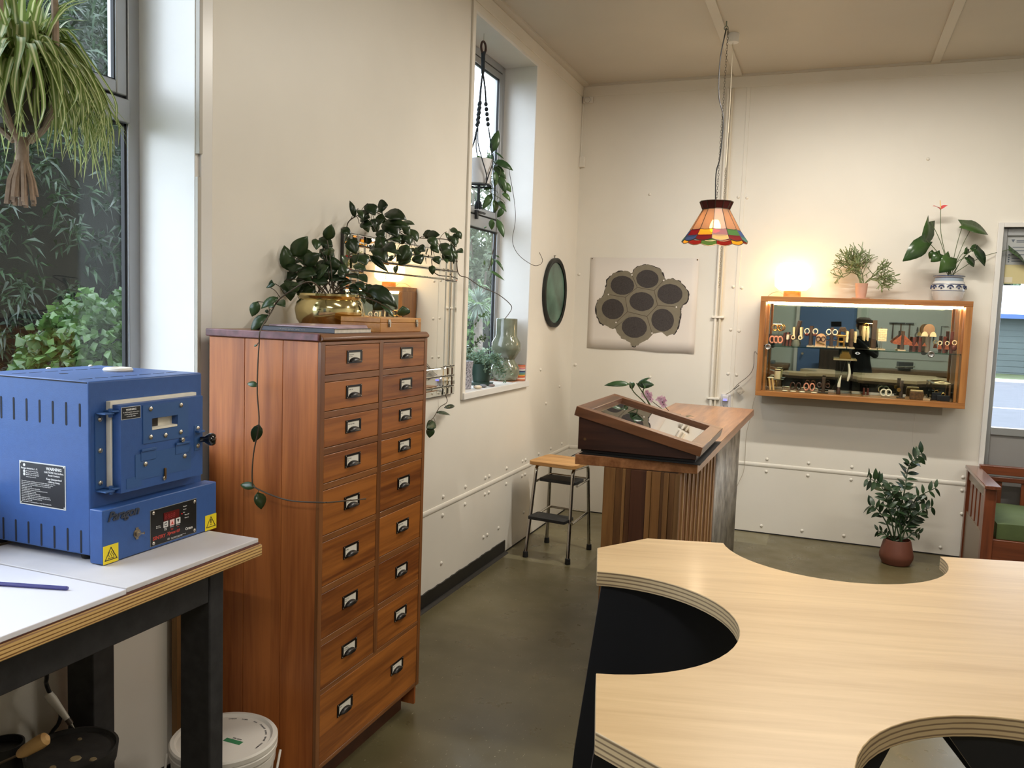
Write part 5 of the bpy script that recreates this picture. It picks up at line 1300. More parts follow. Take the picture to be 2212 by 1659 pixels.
def stripe_leaf():
    m, nt, b = new_mat('spider_leaf')
    L = nt.links.new
    uv = nt.nodes.new('ShaderNodeUVMap')
    s = nt.nodes.new('ShaderNodeSeparateXYZ'); L(uv.outputs[0], s.inputs[0])
    a = nt.nodes.new('ShaderNodeMath'); a.operation = 'SUBTRACT'; a.inputs[1].default_value = 0.5; L(s.outputs[0], a.inputs[0])
    ab = nt.nodes.new('ShaderNodeMath'); ab.operation = 'ABSOLUTE'; L(a.outputs[0], ab.inputs[0])
    r = nt.nodes.new('ShaderNodeValToRGB')
    e = r.color_ramp.elements
    e[0].position = 0.10; e[0].color = lin((222, 222, 170)); e[1].position = 0.2; e[1].color = lin((124, 144, 74))
    L(ab.outputs[0], r.inputs['Fac']); L(r.outputs[0], b.inputs['Base Color'])
    b.inputs['Roughness'].default_value = 0.4
    tl_ = nt.nodes.new('ShaderNodeBsdfTranslucent'); L(r.outputs[0], tl_.inputs['Color'])
    mx = nt.nodes.new('ShaderNodeMixShader'); mx.inputs[0].default_value = 0.4
    L(b.outputs[0], mx.inputs[1]); L(tl_.outputs[0], mx.inputs[2]); L(mx.outputs[0], nt.nodes['Material Output'].inputs['Surface'])
    return m
SPL = stripe_leaf()
def strap(parent, pts, w):
    """Arching strap leaf with a channel section and UVs across its width."""
    ps = smooth(pts, 5); n = len(ps)
    o0 = wloc(parent)
    vs_ = []; fs = []; uvs = []
    for i, p in enumerate(ps):
        t = (ps[min(i + 1, n - 1)] - ps[max(i - 1, 0)]).normalized()
        s_ = t.cross(Vector((0, 0, 1)))
        if s_.length < 0.2: s_ = t.cross(Vector((0.8, -0.6, 0.2)))
        s_.normalize(); nn = s_.cross(t)
        u = i / (n - 1)
        ww = w * (0.55 + 0.45 * math.sin(math.pi * min(1, u * 1.3 + 0.1))) * (1 - u ** 4) * 0.5 + 0.0004
        for k, uu in ((-1, 0), (0, 0.5), (1, 1)):
            vs_.append(p - o0 + s_ * ww * k + nn * (0.25 * ww * abs(k)))
            uvs.append((uu, u))
    for i in range(n - 1):
        for k in range(2):
            a = i * 3 + k
            fs.append((a, a + 1, a + 4, a + 3))
    me = bpy.data.meshes.new('leaf'); me.from_pydata(vs_, [], fs)
    me.polygons.foreach_set('use_smooth', [True] * len(fs))
    ul = me.uv_layers.new(name='UVMap')
    for lp in me.loops:
        ul.data[lp.index].uv = uvs[lp.vertex_index]
    me.update(); me.materials.append(SPL)
    return link('leaf', me, parent)
rr = random.Random(9)
for k in range(288):
    a = rr.uniform(0, 2 * math.pi)
    if k > 175: a = rr.uniform(0.6, 1.9)         # heavier on the side towards the narrow end of the window
    ln = rr.uniform(0.10, 0.25); hgt = rr.uniform(0.02, 0.15); out = rr.uniform(0.05, 0.13) if k <= 175 else rr.uniform(0.12, 0.175)
    if k > 225:                                  # curtain of leaves hanging over the front of the pot
        a = rr.uniform(-1.9, 0.5); out = rr.uniform(0.085, 0.15); hgt = rr.uniform(0.03, 0.1); ln = rr.uniform(0.14, 0.24)
    p0 = Vector((sx_ + 0.03 * math.cos(a), sy_ + 0.03 * math.sin(a), sz_ + 0.05))
    ca, sa = math.cos(a) , math.sin(a)
    if k <= 225: ca *= 0.5
    p1 = p0 + Vector((ca * out * 0.5, sa * out * 0.5, hgt))
    p2 = p0 + Vector((ca * out, sa * out, hgt * 0.55))
    p3 = p2 + Vector((ca * 0.05 + rr.uniform(-.03, .03), sa * 0.05 + rr.uniform(-.03, .03), -ln * 0.6))
    p4 = p3 + Vector((rr.uniform(-.04, .04), rr.uniform(-.04, .04), -ln * 0.45))
    pts = [p0, p1, p2, p3, p4] if rr.random() < 0.85 else [p0, p1 + Vector((0, 0, 0.08)), p1 + Vector((ca * 0.08, sa * 0.08, 0.12))]
    for p in pts:
        p.x = max(p.x, -0.185)
    strap(sp, pts, rr.uniform(0.013, 0.022))

# ================================================================ poster on the back wall
po = thing('poster', 'white poster printed with seven dark-centred grey cells', 'poster', (0.53, -0.004, 1.635))
o_ = wloc(po)
def pw(cx, cy, y=-0.0065):
    return (0.119 + (cx - 330 + (cy - 110) * 0.048) * 0.000512, y, 1.981 - (cy - 110) * 0.000513)
sv = []; nx_ = 16
for iz, (cy_, z) in enumerate(((1460, 1.286), (1300, 1.37), (800, 1.62), (110, 1.981))):
    for k in range(nx_ + 1):
        u = k / nx_
        sv.append((0.118 + 0.821 * u, -0.0035 - (0.009 * abs(math.sin(u * 7.0)) * (1 if iz == 0 else 0.25 if iz == 1 else 0)), z + (0.004 * math.sin(u * 5) if iz == 0 else 0)))
sf = []
for i in range(3):
    for k in range(nx_):
        a = i * (nx_ + 1) + k
        sf.append((a, a + 1, a + nx_ + 2, a + nx_ + 1))
ps = MB().add(sv, sf).build('paper', mat('poster_paper', (224, 216, 208), rough=0.7), po, world=True)
ps.modifiers.new('thick', 'SOLIDIFY').thickness = 0.0006
OUT = [(525,665),(560,560),(580,440),(680,340),(790,305),(890,305),(950,340),(1000,255),(1090,220),(1170,205),(1280,230),(1385,280),(1425,380),(1450,420),(1545,400),(1650,440),(1730,520),(1780,600),(1765,720),(1690,790),(1665,830),(1670,880),(1655,980),(1630,1100),(1580,1190),(1480,1240),(1390,1290),(1310,1300),(1250,1320),(1170,1350),(1100,1390),(990,1405),(890,1390),(800,1340),(750,1260),(700,1150),(660,1165),(590,1130),(470,1080),(420,960),(405,830),(440,740),(510,690)]
rr = random.Random(3)
def ragged(pts, amp, n=4):
    o = []
    for i in range(len(pts)):
        a = pts[i]; b = pts[(i + 1) % len(pts)]
        for k in range(n):
            t = k / n
            o.append((a[0] + (b[0] - a[0]) * t + rr.uniform(-amp, amp), a[1] + (b[1] - a[1]) * t + rr.uniform(-amp, amp)))
    return o
def flat(name, pts, y, m, t=0.0002, cyc=None):
    P = [pw(a, b, y) for a, b in pts]
    c_ = cyc or (sum(p[0] for p in P) / len(P), y, sum(p[2] for p in P) / len(P))
    n = len(P)
    mb = MB().add(P + [c_], [((i + 1) % n, i, n) for i in range(n)])
    return mb.build(name, m, po, flat=True, world=True)
GREYC = mat('print_grey', (126, 118, 100), rough=0.7, noise=0.06, nscale=25)
DARKC = mat('print_dark_core', (62, 56, 54), rough=0.7, noise=0.25, nscale=160)
LINEC = mat('print_line', (74, 60, 46), rough=0.7)
rag = ragged(OUT, 7)
cxm, cym = 1095, 800
big = [(cxm + (a - cxm) * 1.022, cym + 8 + (b - cym) * 1.025) for a, b in ragged(OUT, 9)]
flat('cell_rim', big, -0.0046, mat('print_black', (44, 38, 36), rough=0.7))
flat('cell_tissue', rag, -0.0052, GREYC)
for (x, y, a, b) in ((810, 515, 178, 140), (1185, 415, 165, 132), (1515, 625, 182, 145), (1100, 745, 182, 138), (665, 868, 168, 150), (1410, 1005, 165, 165), (990, 1125, 188, 155)):
    el = [(x + a * math.cos(t) * (1 + rr.uniform(-.015, .015)), y + b * math.sin(t) * (1 + rr.uniform(-.015, .015))) for t in [2 * math.pi * k / 40 for k in range(40)]]
    flat('cell_core', el, -0.0058, DARKC)
    dots = MB()
    for k in range(22):
        r_ = rr.gauss(0, 0.35); t = rr.uniform(0, 6.28)
        p = pw(x + a * 0.8 * r_ * math.cos(t), y + b * 0.8 * r_ * math.sin(t), -0.0060)
        dots.lathe([(0.0022, 0), (0.0022, 0.0002)], 6, p, Matrix.Rotation(math.pi / 2, 3, 'X'))
    dots.build('cell_specks', mat('print_black', (44, 38, 36)), po, world=True)
HX = [(855, 690), (1035, 540), (1285, 580), (1335, 790), (1180, 960), (890, 900)]
OX = [(600, 655), (955, 360), (1425, 430), (1610, 810), (1255, 1200), (715, 1065)]
lm = MB()
for i in range(6):
    for (a, b) in ((HX[i], HX[(i + 1) % 6]), (HX[i], OX[i])):
        A = Vector(pw(*a, -0.0058)); B = Vector(pw(*b, -0.0058))
        d = (B - A).normalized(); s_ = Vector((d.z, 0, -d.x)) * 0.0016
        lm.add([A - s_, A + s_, B + s_, B - s_], [(0, 1, 2, 3)])
lm.build('cell_walls', LINEC, po, flat=True, world=True)
for i in range(6):
    p = pw(OX[i][0], OX[i][1], -0.0060)
    MB().lathe([(0.006, 0), (0.006, 0.0002)], 10, p, Matrix.Rotation(math.pi / 2, 3, 'X')).build('print_gap', mat('poster_paper', (224, 216, 208)), po, world=True)
for x in (0.13, 0.928):
    MB().lathe([(0.0045, 0), (0.004, 0.004), (0.0005, 0.005)], 10, (x, -0.005, 1.972), Matrix.Rotation(math.pi / 2, 3, 'X')).build('pin', mat('pin_brass', (110, 84, 50), rough=0.4, metal=0.8), po, world=True)

# ---------------------------------------------------------------- small fittings on the walls
sn = thing('alarm_sensor', 'small round white alarm sensor in the ceiling corner', 'sensor', (0.042, 0, 3.135))
MB().box(0.01, 0.085, -0.022, -0.001, 3.135, 3.183).build('base', TRIMW, sn, 0.004, world=True)
MB().lathe([(0.021, 0.0), (0.021, 0.004), (0.018, 0.008), (0.0001, 0.0085)], 24, (0.044, -0.022, 3.158), Matrix.Rotation(math.pi / 2, 3, 'X')).build('dome', TRIMW, sn, world=True)
MB().lathe([(0.0225, 0.0), (0.0225, 0.0012)], 24, (0.044, -0.0222, 3.158), Matrix.Rotation(math.pi / 2, 3, 'X')).build('seam', mat('seam_grey', (110, 106, 98), rough=0.6), sn, world=True)
jb = thing('junction_box', 'small cream junction box with a duct in the room corner', 'junction box', (0.02, -0.01, 2.66))
MB().box(0.0005, 0.04, -0.03, -0.0005, 2.66, 2.74).build('box', WALL, jb, 0.003, world=True)
MB().box(0.0005, 0.014, -0.012, -0.0005, 2.74, 3.134).build('duct', WALL, jb, 0.002, world=True)
cd = thing('conduit', 'cream conduit pipe and its pipe-shaped shadow running down the back wall', 'pipe', (1.09, -0.015, 0))
MB().tube([(1.080, -0.014, 0.0), (1.080, -0.014, 3.18)], 0.0105, 12).build('pipe', WALL, cd, world=True)
MB().tube([(1.112, -0.012, 0.0), (1.112, -0.012, 3.18)], 0.009, 12).build('pipe', mat('shadow_pipe', (218, 208, 188), rough=0.5), cd, world=True)  # second pipe stands in for the shadow of the single real pipe
for z in (0.955, 1.55, 2.3):
    MB().box(1.052, 1.142, -0.0275, -0.0005, z, z + 0.016).build('clamp', WALL, cd, 0.003, world=True)
so = thing('power_outlet', 'white double power point with blue glowing charger on the back wall', 'power outlet', (1.19, 0, 0.87))
OWH = mat('outlet_white', (214, 212, 216), rough=0.4)
MB().box(1.152, 1.222, -0.012, -0.0005, 0.87, 1.0).build('face_plate', OWH, so, 0.003, world=True)
for (dx, dz) in ((-0.012, 0.012), (0.012, 0.012), (0.0, -0.008)):
    MB().cbox((1.187 + dx, -0.0125, 0.90 + dz), (0.0035, 0.0014, 0.010)).build('socket_slot', PLBLK, so, world=True)
MB().box(1.166, 1.208, -0.045, -0.012, 0.95, 0.992).build('charger', OWH, so, 0.004, world=True)
MB().box(1.174, 1.196, -0.047, -0.045, 0.955, 0.966).build('charger_light', mat('blue_glow', (90, 90, 255), emit=(80, 80, 255), estr=5.0), so, world=True)
solo('charger_cable', MB().tube(smooth(CABLE_WALL + [(1.404, -0.03, 1.32), (1.40, -0.012, 1.62), (1.41, -0.012, 1.70)], 5), 0.0025, 6), mat('grey_cable', (120, 112, 100), rough=0.5), 'thin grey cable looping from the power point to the display cabinet', 'cable')
dg = thing('cable_tag', 'clear zip bag tied to the grey charger cable', 'bag', (1.275, -0.04, 1.03))
mt_ = Matrix.Rotation(-0.75, 3, 'Y')
MB().cbox((1.288, -0.044, 1.035), (0.045, 0.012, 0.05), mt_).build('bag', mat('clear_bag', (186, 178, 164), rough=0.2, noise=0.3, nscale=60), dg, 0.003, world=True)
MB().cbox((1.262, -0.044, 1.058), (0.05, 0.006, 0.006), mt_).build('tie', mat('tie_dark', (90, 84, 76), rough=0.5), dg, world=True)
solo('lamp_cable', MB().tube(smooth([(1.395, -0.014, 1.0)] + CABLE_LAMP, 5), 0.002, 6), mat('lamp_flex', (180, 168, 148), rough=0.5), 'thin cream flex trailing down the wall behind the counter', 'cable')

# ================================================================ step stool
st_ = thing('step_stool', 'chrome step stool with wooden seat and two black rubber treads', 'stool', (0.31, -1.17, 0))
CHR = mat('chrome_tube', (180, 176, 168), rough=0.14, metal=1.0)
RUBB = mat('black_tread', (30, 31, 33), rough=0.6, bump=0.3, bscale=140)
SEATW = wood('stool_seat_wood', (168, 118, 64), (214, 166, 104), 'X', rough=0.45, per_object=0.02)
rz = math.radians(-7)
mR = Matrix.Rotation(rz, 3, 'Z')
def seat_poly(w, d, r, n=5):
    o = []
    for (sx, sy, a0) in ((1, 1, 0), (-1, 1, 90), (-1, -1, 180), (1, -1, 270)):
        for k in range(n + 1):
            a = math.radians(a0 + 90 * k / n)
            o.append((sx * (w / 2 - r) + r * math.cos(a), sy * (d / 2 - r) + r * math.sin(a)))
    return o
sc_ = Vector((0.296, -1.13, 0))
m = MB()
m.prism([tuple((mR @ Vector((a, b, 0)) + sc_)[:2]) for a, b in seat_poly(0.325, 0.315, 0.035)], 0.577, 0.602, 'Z')
m.build('seat', SEATW, st_, 0.003, world=True)
FEET = {'fl': (0.155, -1.357), 'fr': (0.442, -1.381), 'bl': (0.171, -0.98), 'br': (0.473, -1.005)}
for s in ('l', 'r'):
    f = FEET['f' + s]; b = FEET['b' + s]
    dx = 0.012 if s == 'l' else -0.022
    tf = Vector((f[0] + dx, f[1] + 0.105, 0.52)); tb = Vector((b[0] + dx, b[1] - 0.02, 0.52))
    pts = [Vector((f[0], f[1], 0.012)), tf, tf + Vector((0, 0.008, 0.028)), tf + Vector((0, 0.03, 0.049)), tb + Vector((0, -0.03, 0.049)), tb + Vector((0, -0.008, 0.028)), tb, Vector((b[0], b[1], 0.012))]
    sfr = MB().tube(pts, 0.0115, 12).build('side_frame', CHR, st_, world=True)
    for q in (f, b):
        MB().lathe([(0.017, 0.0), (0.018, 0.004), (0.016, 0.036), (0.012, 0.037)], 14, (q[0], q[1], 0)).build('rubber_foot', RUBB, sfr, world=True)
def tread(name, cx, cy, z, w, d):
    MB().prism([tuple((mR @ Vector((a, b, 0)) + Vector((cx, cy, 0)))[:2]) for a, b in seat_poly(w, d, 0.012, 3)], z - 0.012, z + 0.008, 'Z').build(name, RUBB, st_, 0.002, world=True)
tread('tread', 0.322, -1.185, 0.485, 0.25, 0.15)
tread('tread', 0.300, -1.315, 0.262, 0.255, 0.145)
for (z, yf, yb) in ((0.472, -1.25, -0.995), (0.248, -1.325, -0.985)):
    L_ = Vector((0.172, yf, z)); R2 = Vector((0.452, yf - 0.028, z))
    MB().tube([L_, Vector((0.182, yb - 0.02, z + 0.004)), Vector((0.20, yb, z + 0.004)), Vector((0.44, yb - 0.025, z + 0.004)), Vector((0.458, yb - 0.05, z + 0.004)), R2], 0.0085, 10).build('tread_frame', CHR, st_, world=True)

# ================================================================ counter
ct = thing('counter', 'timber-topped sales counter clad in planks, fine slats and corrugated iron', 'counter', (1.2, -1.78, 0))
TOPW = wood('counter_top_wood', (128, 80, 46), (186, 130, 84), 'Y', rough=0.3, stretch=16, coat=0.3, contrast=0.25, per_object=0.0)
MB().prism([(0.918, -2.944), (1.411, -2.893), (1.439, -0.641), (0.92, -0.589)], 0.928, 0.97, 'Z').build('counter_top', TOPW, ct, 0.002, world=True)
MB().box(1.056, 1.338, -2.915, -0.655, 0.0, 0.928).build('core', mat('counter_core', (52, 40, 30), rough=0.8), ct, world=True)
xs = [735, 830, 885, 910, 950, 1070, 1110, 1180, 1205, 1245, 1290, 1330]
tones = [((110, 74, 38), (168, 122, 70)), ((86, 56, 30), (140, 96, 52)), ((120, 84, 46), (172, 128, 76)), ((78, 48, 26), (120, 78, 44)), ((62, 36, 24), (94, 56, 36)), ((112, 76, 42), (166, 120, 70)), ((100, 66, 34), (154, 108, 60)), ((74, 48, 26), (118, 80, 46)), ((110, 76, 42), (160, 116, 68)), ((84, 56, 32), (136, 94, 54)), ((104, 74, 42), (150, 110, 66))]
for i in range(len(xs) - 1):
    a = 1.04 + (xs[i] - 735) / 595 * 0.313; b = 1.04 + (xs[i + 1] - 735) / 595 * 0.313
    dpt = R.choice((0.0, 0.003, 0.006))
    MB().box(a, b - 0.0012, -2.936 + dpt, -2.915, 0.0, 0.927).build('plank', wood('counter_plank_%d' % i, tones[i][0], tones[i][1], 'Z', rough=0.45, per_object=0.0), ct, 0.001, world=True)
yy = -2.914; i = 0
sl = [wood('slat_a', (96, 60, 34), (146, 98, 58), 'Z', per_object=0.1), wood('slat_b', (130, 92, 56), (178, 138, 92), 'Z', per_object=0.1), wood('slat_c', (84, 50, 32), (128, 84, 54), 'Z', per_object=0.1)]
while yy < -1.83:
    w_ = (0.030, 0.026, 0.034)[i % 3]
    MB().box(1.338, (1.352, 1.358, 1.349)[i % 3], yy, yy + w_, 0.0, 0.927).build('slat', sl[i % 3], ct, 0.001, world=True)
    yy += w_ + 0.010; i += 1
# corrugated iron: one folded sheet
cv = []; n_ = 96
for k in range(n_ + 1):
    y = -1.80 + 1.16 * k / n_
    x = 1.352 + 0.009 * math.sin(2 * math.pi * (y + 1.8) / 0.076)
    cv += [(x, y, 0.0), (x, y, 0.925)]
ci = MB().add(cv, [(2 * k, 2 * k + 2, 2 * k + 3, 2 * k + 1) for k in range(n_)]).build('corrugated_sheet', mat('weathered_iron', (152, 147, 140), rough=0.5, metal=0.15, noise=0.4, nscale=9), ct, world=True, angle=80)
ci.modifiers.new('thick', 'SOLIDIFY').thickness = 0.0012

# black cloth and the sloping glass-lidded case on it
cl = MB(); vs_ = []; fs = []
gx, gy = 14, 16
for j in range(gy + 1):
    for i in range(gx + 1):
        x = 0.895 + 0.53 * i / gx; y = -2.93 + 0.69 * j / gy
        z = 0.9725
        if x < 0.916: z -= (0.916 - x) * 0.75; 
        vs_.append((x, y, z + 0.0006 * math.sin(i * 3.1 + j * 1.7)))
for j in range(gy):
    for i in range(gx):
        a = j * (gx + 1) + i
        fs.append((a, a + 1, a + gx + 2, a + gx + 1))
ob = solo('black_cloth', MB().add(vs_, fs), mat('black_felt', (20, 19, 19), rough=0.95), 'black cloth spread on the counter under the sloping case', 'cloth', angle=80)
ob.modifiers.new('thick', 'SOLIDIFY').thickness = 0.0016
MAH = wood('dark_mahogany', (44, 24, 18), (78, 46, 32), 'X', rough=0.4, coat=0.2, per_object=0.03)
MAHL = wood('mahogany_lid', (92, 56, 32), (136, 88, 54), 'X', rough=0.34, coat=0.3, per_object=0.04)
MAHY = wood('mahogany_lid_rail', (80, 50, 34), (124, 82, 58), 'Y', rough=0.34, coat=0.3, per_object=0.04)
cs = thing('display_case', 'dark mahogany sloping display case with glass lid on the counter', 'display case', (1.16, -2.59, 0.974))
x0, x1, y0, y1 = 0.915, 1.405, -2.902, -2.285
zl, zr = 1.124, 1.006
MB().box(x0 + 0.012, x1 - 0.006, y0 + 0.012, y1 - 0.012, 0.9745, 0.988).build('plinth', mat('plinth_black', (24, 18, 15), rough=0.5), cs, world=True)
body = [(x0, 0.986), (x1, 0.986), (x1, zr), (x0, zl)]
MB().prism(body, y0, y0 + 0.014, 'Y').build('front_side', MAH, cs, 0.002, world=True)
MB().prism(body, y1 - 0.014, y1, 'Y').build('back_side', MAH, cs, 0.002, world=True)
MB().box(x0, x0 + 0.014, y0 + 0.0142, y1 - 0.0142, 0.986, zl - 0.004).build('tall_side', MAH, cs, 0.002, world=True)
MB().box(x1 - 0.014, x1, y0 + 0.0142, y1 - 0.0142, 0.986, zr - 0.002).build('low_side', MAH, cs, 0.002, world=True)
MB().box(x0 + 0.0142, x1 - 0.0142, y0 + 0.0142, y1 - 0.0142, 0.9875, 0.993).build('lining', mat('cream_lining', (196, 186, 170), rough=0.9, noise=0.05, nscale=20), cs, world=True)
MB().lathe([(0.006, 0), (0.006, 0.001)], 12, (x0 + 0.03, y0, 1.03), Matrix.Rotation(math.pi / 2, 3, 'X')).build('plug', mat('brass_dull', (120, 92, 60), rough=0.5, metal=0.5), cs, world=True)
ang = math.atan2(zl - zr, x1 - x0)
mL = Matrix.Rotation(ang, 3, 'Y')
Lc = Vector(((x0 + x1) / 2, (y0 + y1) / 2, (zl + zr) / 2))
Ln = (x1 - x0) / math.cos(ang) + 0.034; Wd = (y1 - y0) + 0.034
up = mL @ Vector((0, 0, 1)); ux = mL @ Vector((1, 0, 0)); uy = Vector((0, 1, 0))
def lidbox(name, u0, u1, v0, v1, w0, w1, m, bevel=0.002):
    c_ = Lc + ux * ((u0 + u1) / 2) + uy * ((v0 + v1) / 2) + up * ((w0 + w1) / 2)
    return MB().cbox(c_, (u1 - u0, v1 - v0, w1 - w0), mL).build(name, m, cs, bevel, world=True)
t_ = 0.040; rw = 0.055
lidbox('lid_rail', -Ln / 2, Ln / 2, -Wd / 2, -Wd / 2 + rw, 0.0005, t_, MAHL)
lidbox('lid_rail', -Ln / 2, Ln / 2, Wd / 2 - rw, Wd / 2, 0.0005, t_, MAHL)
lidbox('lid_rail', -Ln / 2, -Ln / 2 + rw, -Wd / 2 + rw, Wd / 2 - rw, 0.0005, t_, MAHY)
lidbox('lid_rail', Ln / 2 - rw, Ln / 2, -Wd / 2 + rw, Wd / 2 - rw, 0.0005, t_, MAHY)
lidbox('lid_glass', -Ln / 2 + rw, Ln / 2 - rw, -Wd / 2 + rw, Wd / 2 - rw, 0.022, 0.025, glass('case_glass', (252, 252, 248), boost=2.6), 0)
for (x, y, s) in ((1.24, -2.5, 0.02), (1.27, -2.44, 0.014), (1.16, -2.55, 0.016)):
    rl = {1.24: 'largest dark metal ring inside the sloping case', 1.27: 'smallest dark metal ring inside the sloping case', 1.16: 'dark metal ring nearest the tall side of the sloping case'}[x]
    solo('ring', MB().tube([(x + s * math.cos(a), y + s * math.sin(a), 0.9955) for a in [2 * math.pi * k / 16 for k in range(16)]], 0.0022, 6, closed=True), mat('dark_silver', (90, 86, 80), rough=0.3, metal=1.0), rl, 'jewellery', group='rings in the sloping case')

# plants behind the case
mo = thing('monstera_plant', 'small monstera with dark split leaves behind the sloping case', 'potted plant', (1.08, -2.10, 0.97))
MB().lathe([(0.04, 0.0), (0.05, 0.004), (0.058, 0.085), (0.054, 0.085), (0.0001, 0.078)], 24).build('pot', mat('charcoal_pot', (48, 44, 44), rough=0.6), mo)
ML = leafmat('monstera_leaf', (34, 60, 36), (62, 92, 52), rough=0.3, trans=0.1)
leaf_objects(mo, MONSTERA, ML, seg=6, tilt=0.35, fold=0.25)
S0 = Vector((1.08, -2.10, 1.045))
for a, b in ((MON_STEM[1], MON_STEM[2]), (MON_STEM[4], MON_STEM[4]), (MON_STEM[5], MON_STEM[6])):
    MB().tube(smooth([S0, (S0 + Vector(a)) / 2 + Vector((0, 0, .01)), Vector(a), Vector(b) + Vector((0, 0, .002))], 4), 0.003, 6).build('stem', mat('green_stem', (82, 96, 58)), mo, world=True)
oc = thing('orchid_plant', 'dwarf orchid with pink flower sprays behind the sloping case', 'potted plant', (1.16, -1.95, 0.97))
MB().lathe([(0.03, 0.0), (0.036, 0.003), (0.042, 0.06), (0.039, 0.06), (0.0001, 0.055)], 20).build('pot', mat('charcoal_pot', (48, 44, 44)), oc)
PET = leafmat('orchid_petal', (222, 176, 208), (248, 226, 240), rough=0.5, trans=0.3)
for q in ORCHID:
    c_ = Vector(q) - wloc(oc)
    f_ = MB()
    vd = (CAMV - Vector(q)).normalized()
    e1_ = vd.cross(Vector((0, 0, 1))).normalized(); e2_ = vd.cross(e1_)
    for k in range(5):
        a = 2 * math.pi * k / 5 + R.random()
        f_.leaf(c_, c_ + (e1_ * math.cos(a) + e2_ * math.sin(a)) * 0.018 + vd * 0.004, 0.015, vd, 3, 0.2, 0.1)
    f_.build('flower', PET, oc, angle=80)
fs_ = MB()
for grp in (ORCHID[0:5], ORCHID[5:10]):
    fs_.tube(smooth([Vector((1.16, -1.95, 1.02)), (Vector((1.16, -1.95, 1.02)) + Vector(grp[-1])) / 2, Vector(grp[-1]), Vector(grp[1])], 5), 0.0018, 5)
fs_.build('flower_stem', mat('dark_stem', (48, 40, 34), rough=0.6), oc, world=True)
for a in (0.4, 1.6, 2.9, 4.2, 5.4):
    lo = MB().leaf((0.02 * math.cos(a), 0.02 * math.sin(a), 0.056), (0.09 * math.cos(a), 0.09 * math.sin(a), 0.085), 0.03, (0, 0, 1), 4, 0.2, 0.4)
    lo.build('leaf', ML, oc, angle=80)

# ================================================================ lights of the room
def batten(label, x, y, z=3.222, ln=1.25, watts=FLUORO):
    t = thing('ceiling_light', label, 'ceiling light', (x, y, RZ), group='fluorescent ceiling battens')
    MB().box(x - ln / 2, x + ln / 2, y - 0.035, y + 0.035, RZ - 0.045, RZ - 0.0005).build('housing', TRIMW, t, 0.004, world=True)
    MB().tube([(x - ln / 2 + 0.03, y, RZ - 0.062), (x + ln / 2 - 0.03, y, RZ - 0.062)], 0.013, 10).build('tube', emitter('fluoro_tube', (255, 240, 220), 4.0), t, world=True)
    ld = bpy.data.lights.new('tube_light', 'AREA'); ld.shape = 'RECTANGLE'; ld.size = ln; ld.size_y = 0.06
    ld.energy = watts; ld.color = FLUORO_COL
    lo = link('tube_light', ld, t); lo.location = (0, 0, -0.08)
    return t
batten('fluorescent batten light nearest the back wall, above the counter', 2.0, -1.72, watts=FLUORO * 1.15)
batten('fluorescent batten light above the plywood worktable', 2.1, -4.5, watts=FLUORO * 0.27)
batten('fluorescent batten light over the settle side of the room', 4.2, -2.9, watts=FLUORO * 0.55)
batten('fluorescent batten light at the rear of the workshop', 2.6, -7.2, watts=FLUORO * 0.9)

# ---------------------------------------------------------------- stained-glass pendant
pl = thing('pendant_lamp', 'stained glass pendant lamp with scalloped red and yellow rim on a chain', 'pendant lamp', (1.19, -1.12, 3.26))
CAME = mat('lead_came', (70, 58, 48), rough=0.45, metal=0.7)
lx, ly = 1.19, -1.12
N = 12; OFF = math.radians(-86.7)               # one seam a little left of the side that faces the door wall
def ringp(k, r, z):
    a = OFF + 2 * math.pi * k / N
    return Vector((lx + r * math.cos(a), ly + r * math.sin(a), z))
AMB = stained('glass_amber', (164, 138, 116), 0.6)
CROWN = stained('glass_crown_red', (96, 34, 28), 0.2)
RED = stained('glass_red', (134, 28, 26), 0.3); YELG = stained('glass_yellow', (206, 158, 44), 0.35)
GRN = stained('glass_green', (86, 124, 66), 0.35); BLU = stained('glass_blue', (86, 104, 142), 0.35); TEA = stained('glass_teal', (100, 138, 130), 0.35)
came = MB()
def panel(k, r0, z0, r1, z1, m, scallop=0.0):
    a, b = ringp(k, r0, z0), ringp(k + 1, r0, z0)
    c, d = ringp(k + 1, r1, z1), ringp(k, r1, z1)
    if scallop:
        low = []
        for q in range(5):
            t = q / 4
            p = d.lerp(c, t); drop = scallop * math.sin(math.pi * t)
            ax = (d - a).normalized()
            low.append(p + ax * drop)
        P = [a, b] + low[::-1]
        came.tube(low, 0.0028, 5)
    else:
        P = [a, b, c, d]
        came.tube([d, c], 0.0028, 5)
    came.tube([a, d], 0.0028, 5)
    o = MB().add(P, [tuple(range(len(P)))]).build('glass_panel', m, pl, flat=True, world=True)
    o.modifiers.new('thick', 'SOLIDIFY').thickness = 0.002
UP = [RED, GRN, BLU, RED, YELG, RED, GRN, BLU, RED, BLU, RED, YELG]; LOW = [YELG, RED, TEA, RED, YELG, RED, GRN, RED, YELG, TEA, BLU, RED]
for k in range(N):
    panel(k, 0.078, 2.190, 0.097, 2.236, CROWN)
    panel(k, 0.078, 2.190, 0.146, 2.068, AMB, 0.008)
    panel(k, 0.147, 2.066, 0.172, 2.030, UP[k], 0.010)
    panel(k, 0.173, 2.029, 0.190, 2.006, LOW[k], 0.013)
came.tube([ringp(k, 0.078, 2.190) for k in range(N)], 0.0035, 6, closed=True)
came.build('lead_came', CAME, pl, world=True)
MB().tube([(lx - 0.078, ly, 2.19), (lx + 0.078, ly, 2.19)], 0.0025, 6).tube([(lx, ly - 0.078, 2.19), (lx, ly + 0.078, 2.19)], 0.0025, 6).build('spider', CAME, pl, world=True)
MB().lathe([(0.006, 2.20), (0.017, 2.19), (0.019, 2.15), (0.017, 2.125)], 14, (lx, ly, 0)).build('bulb_holder', mat('bulb_holder', (60, 48, 40), rough=0.5), pl, world=True)
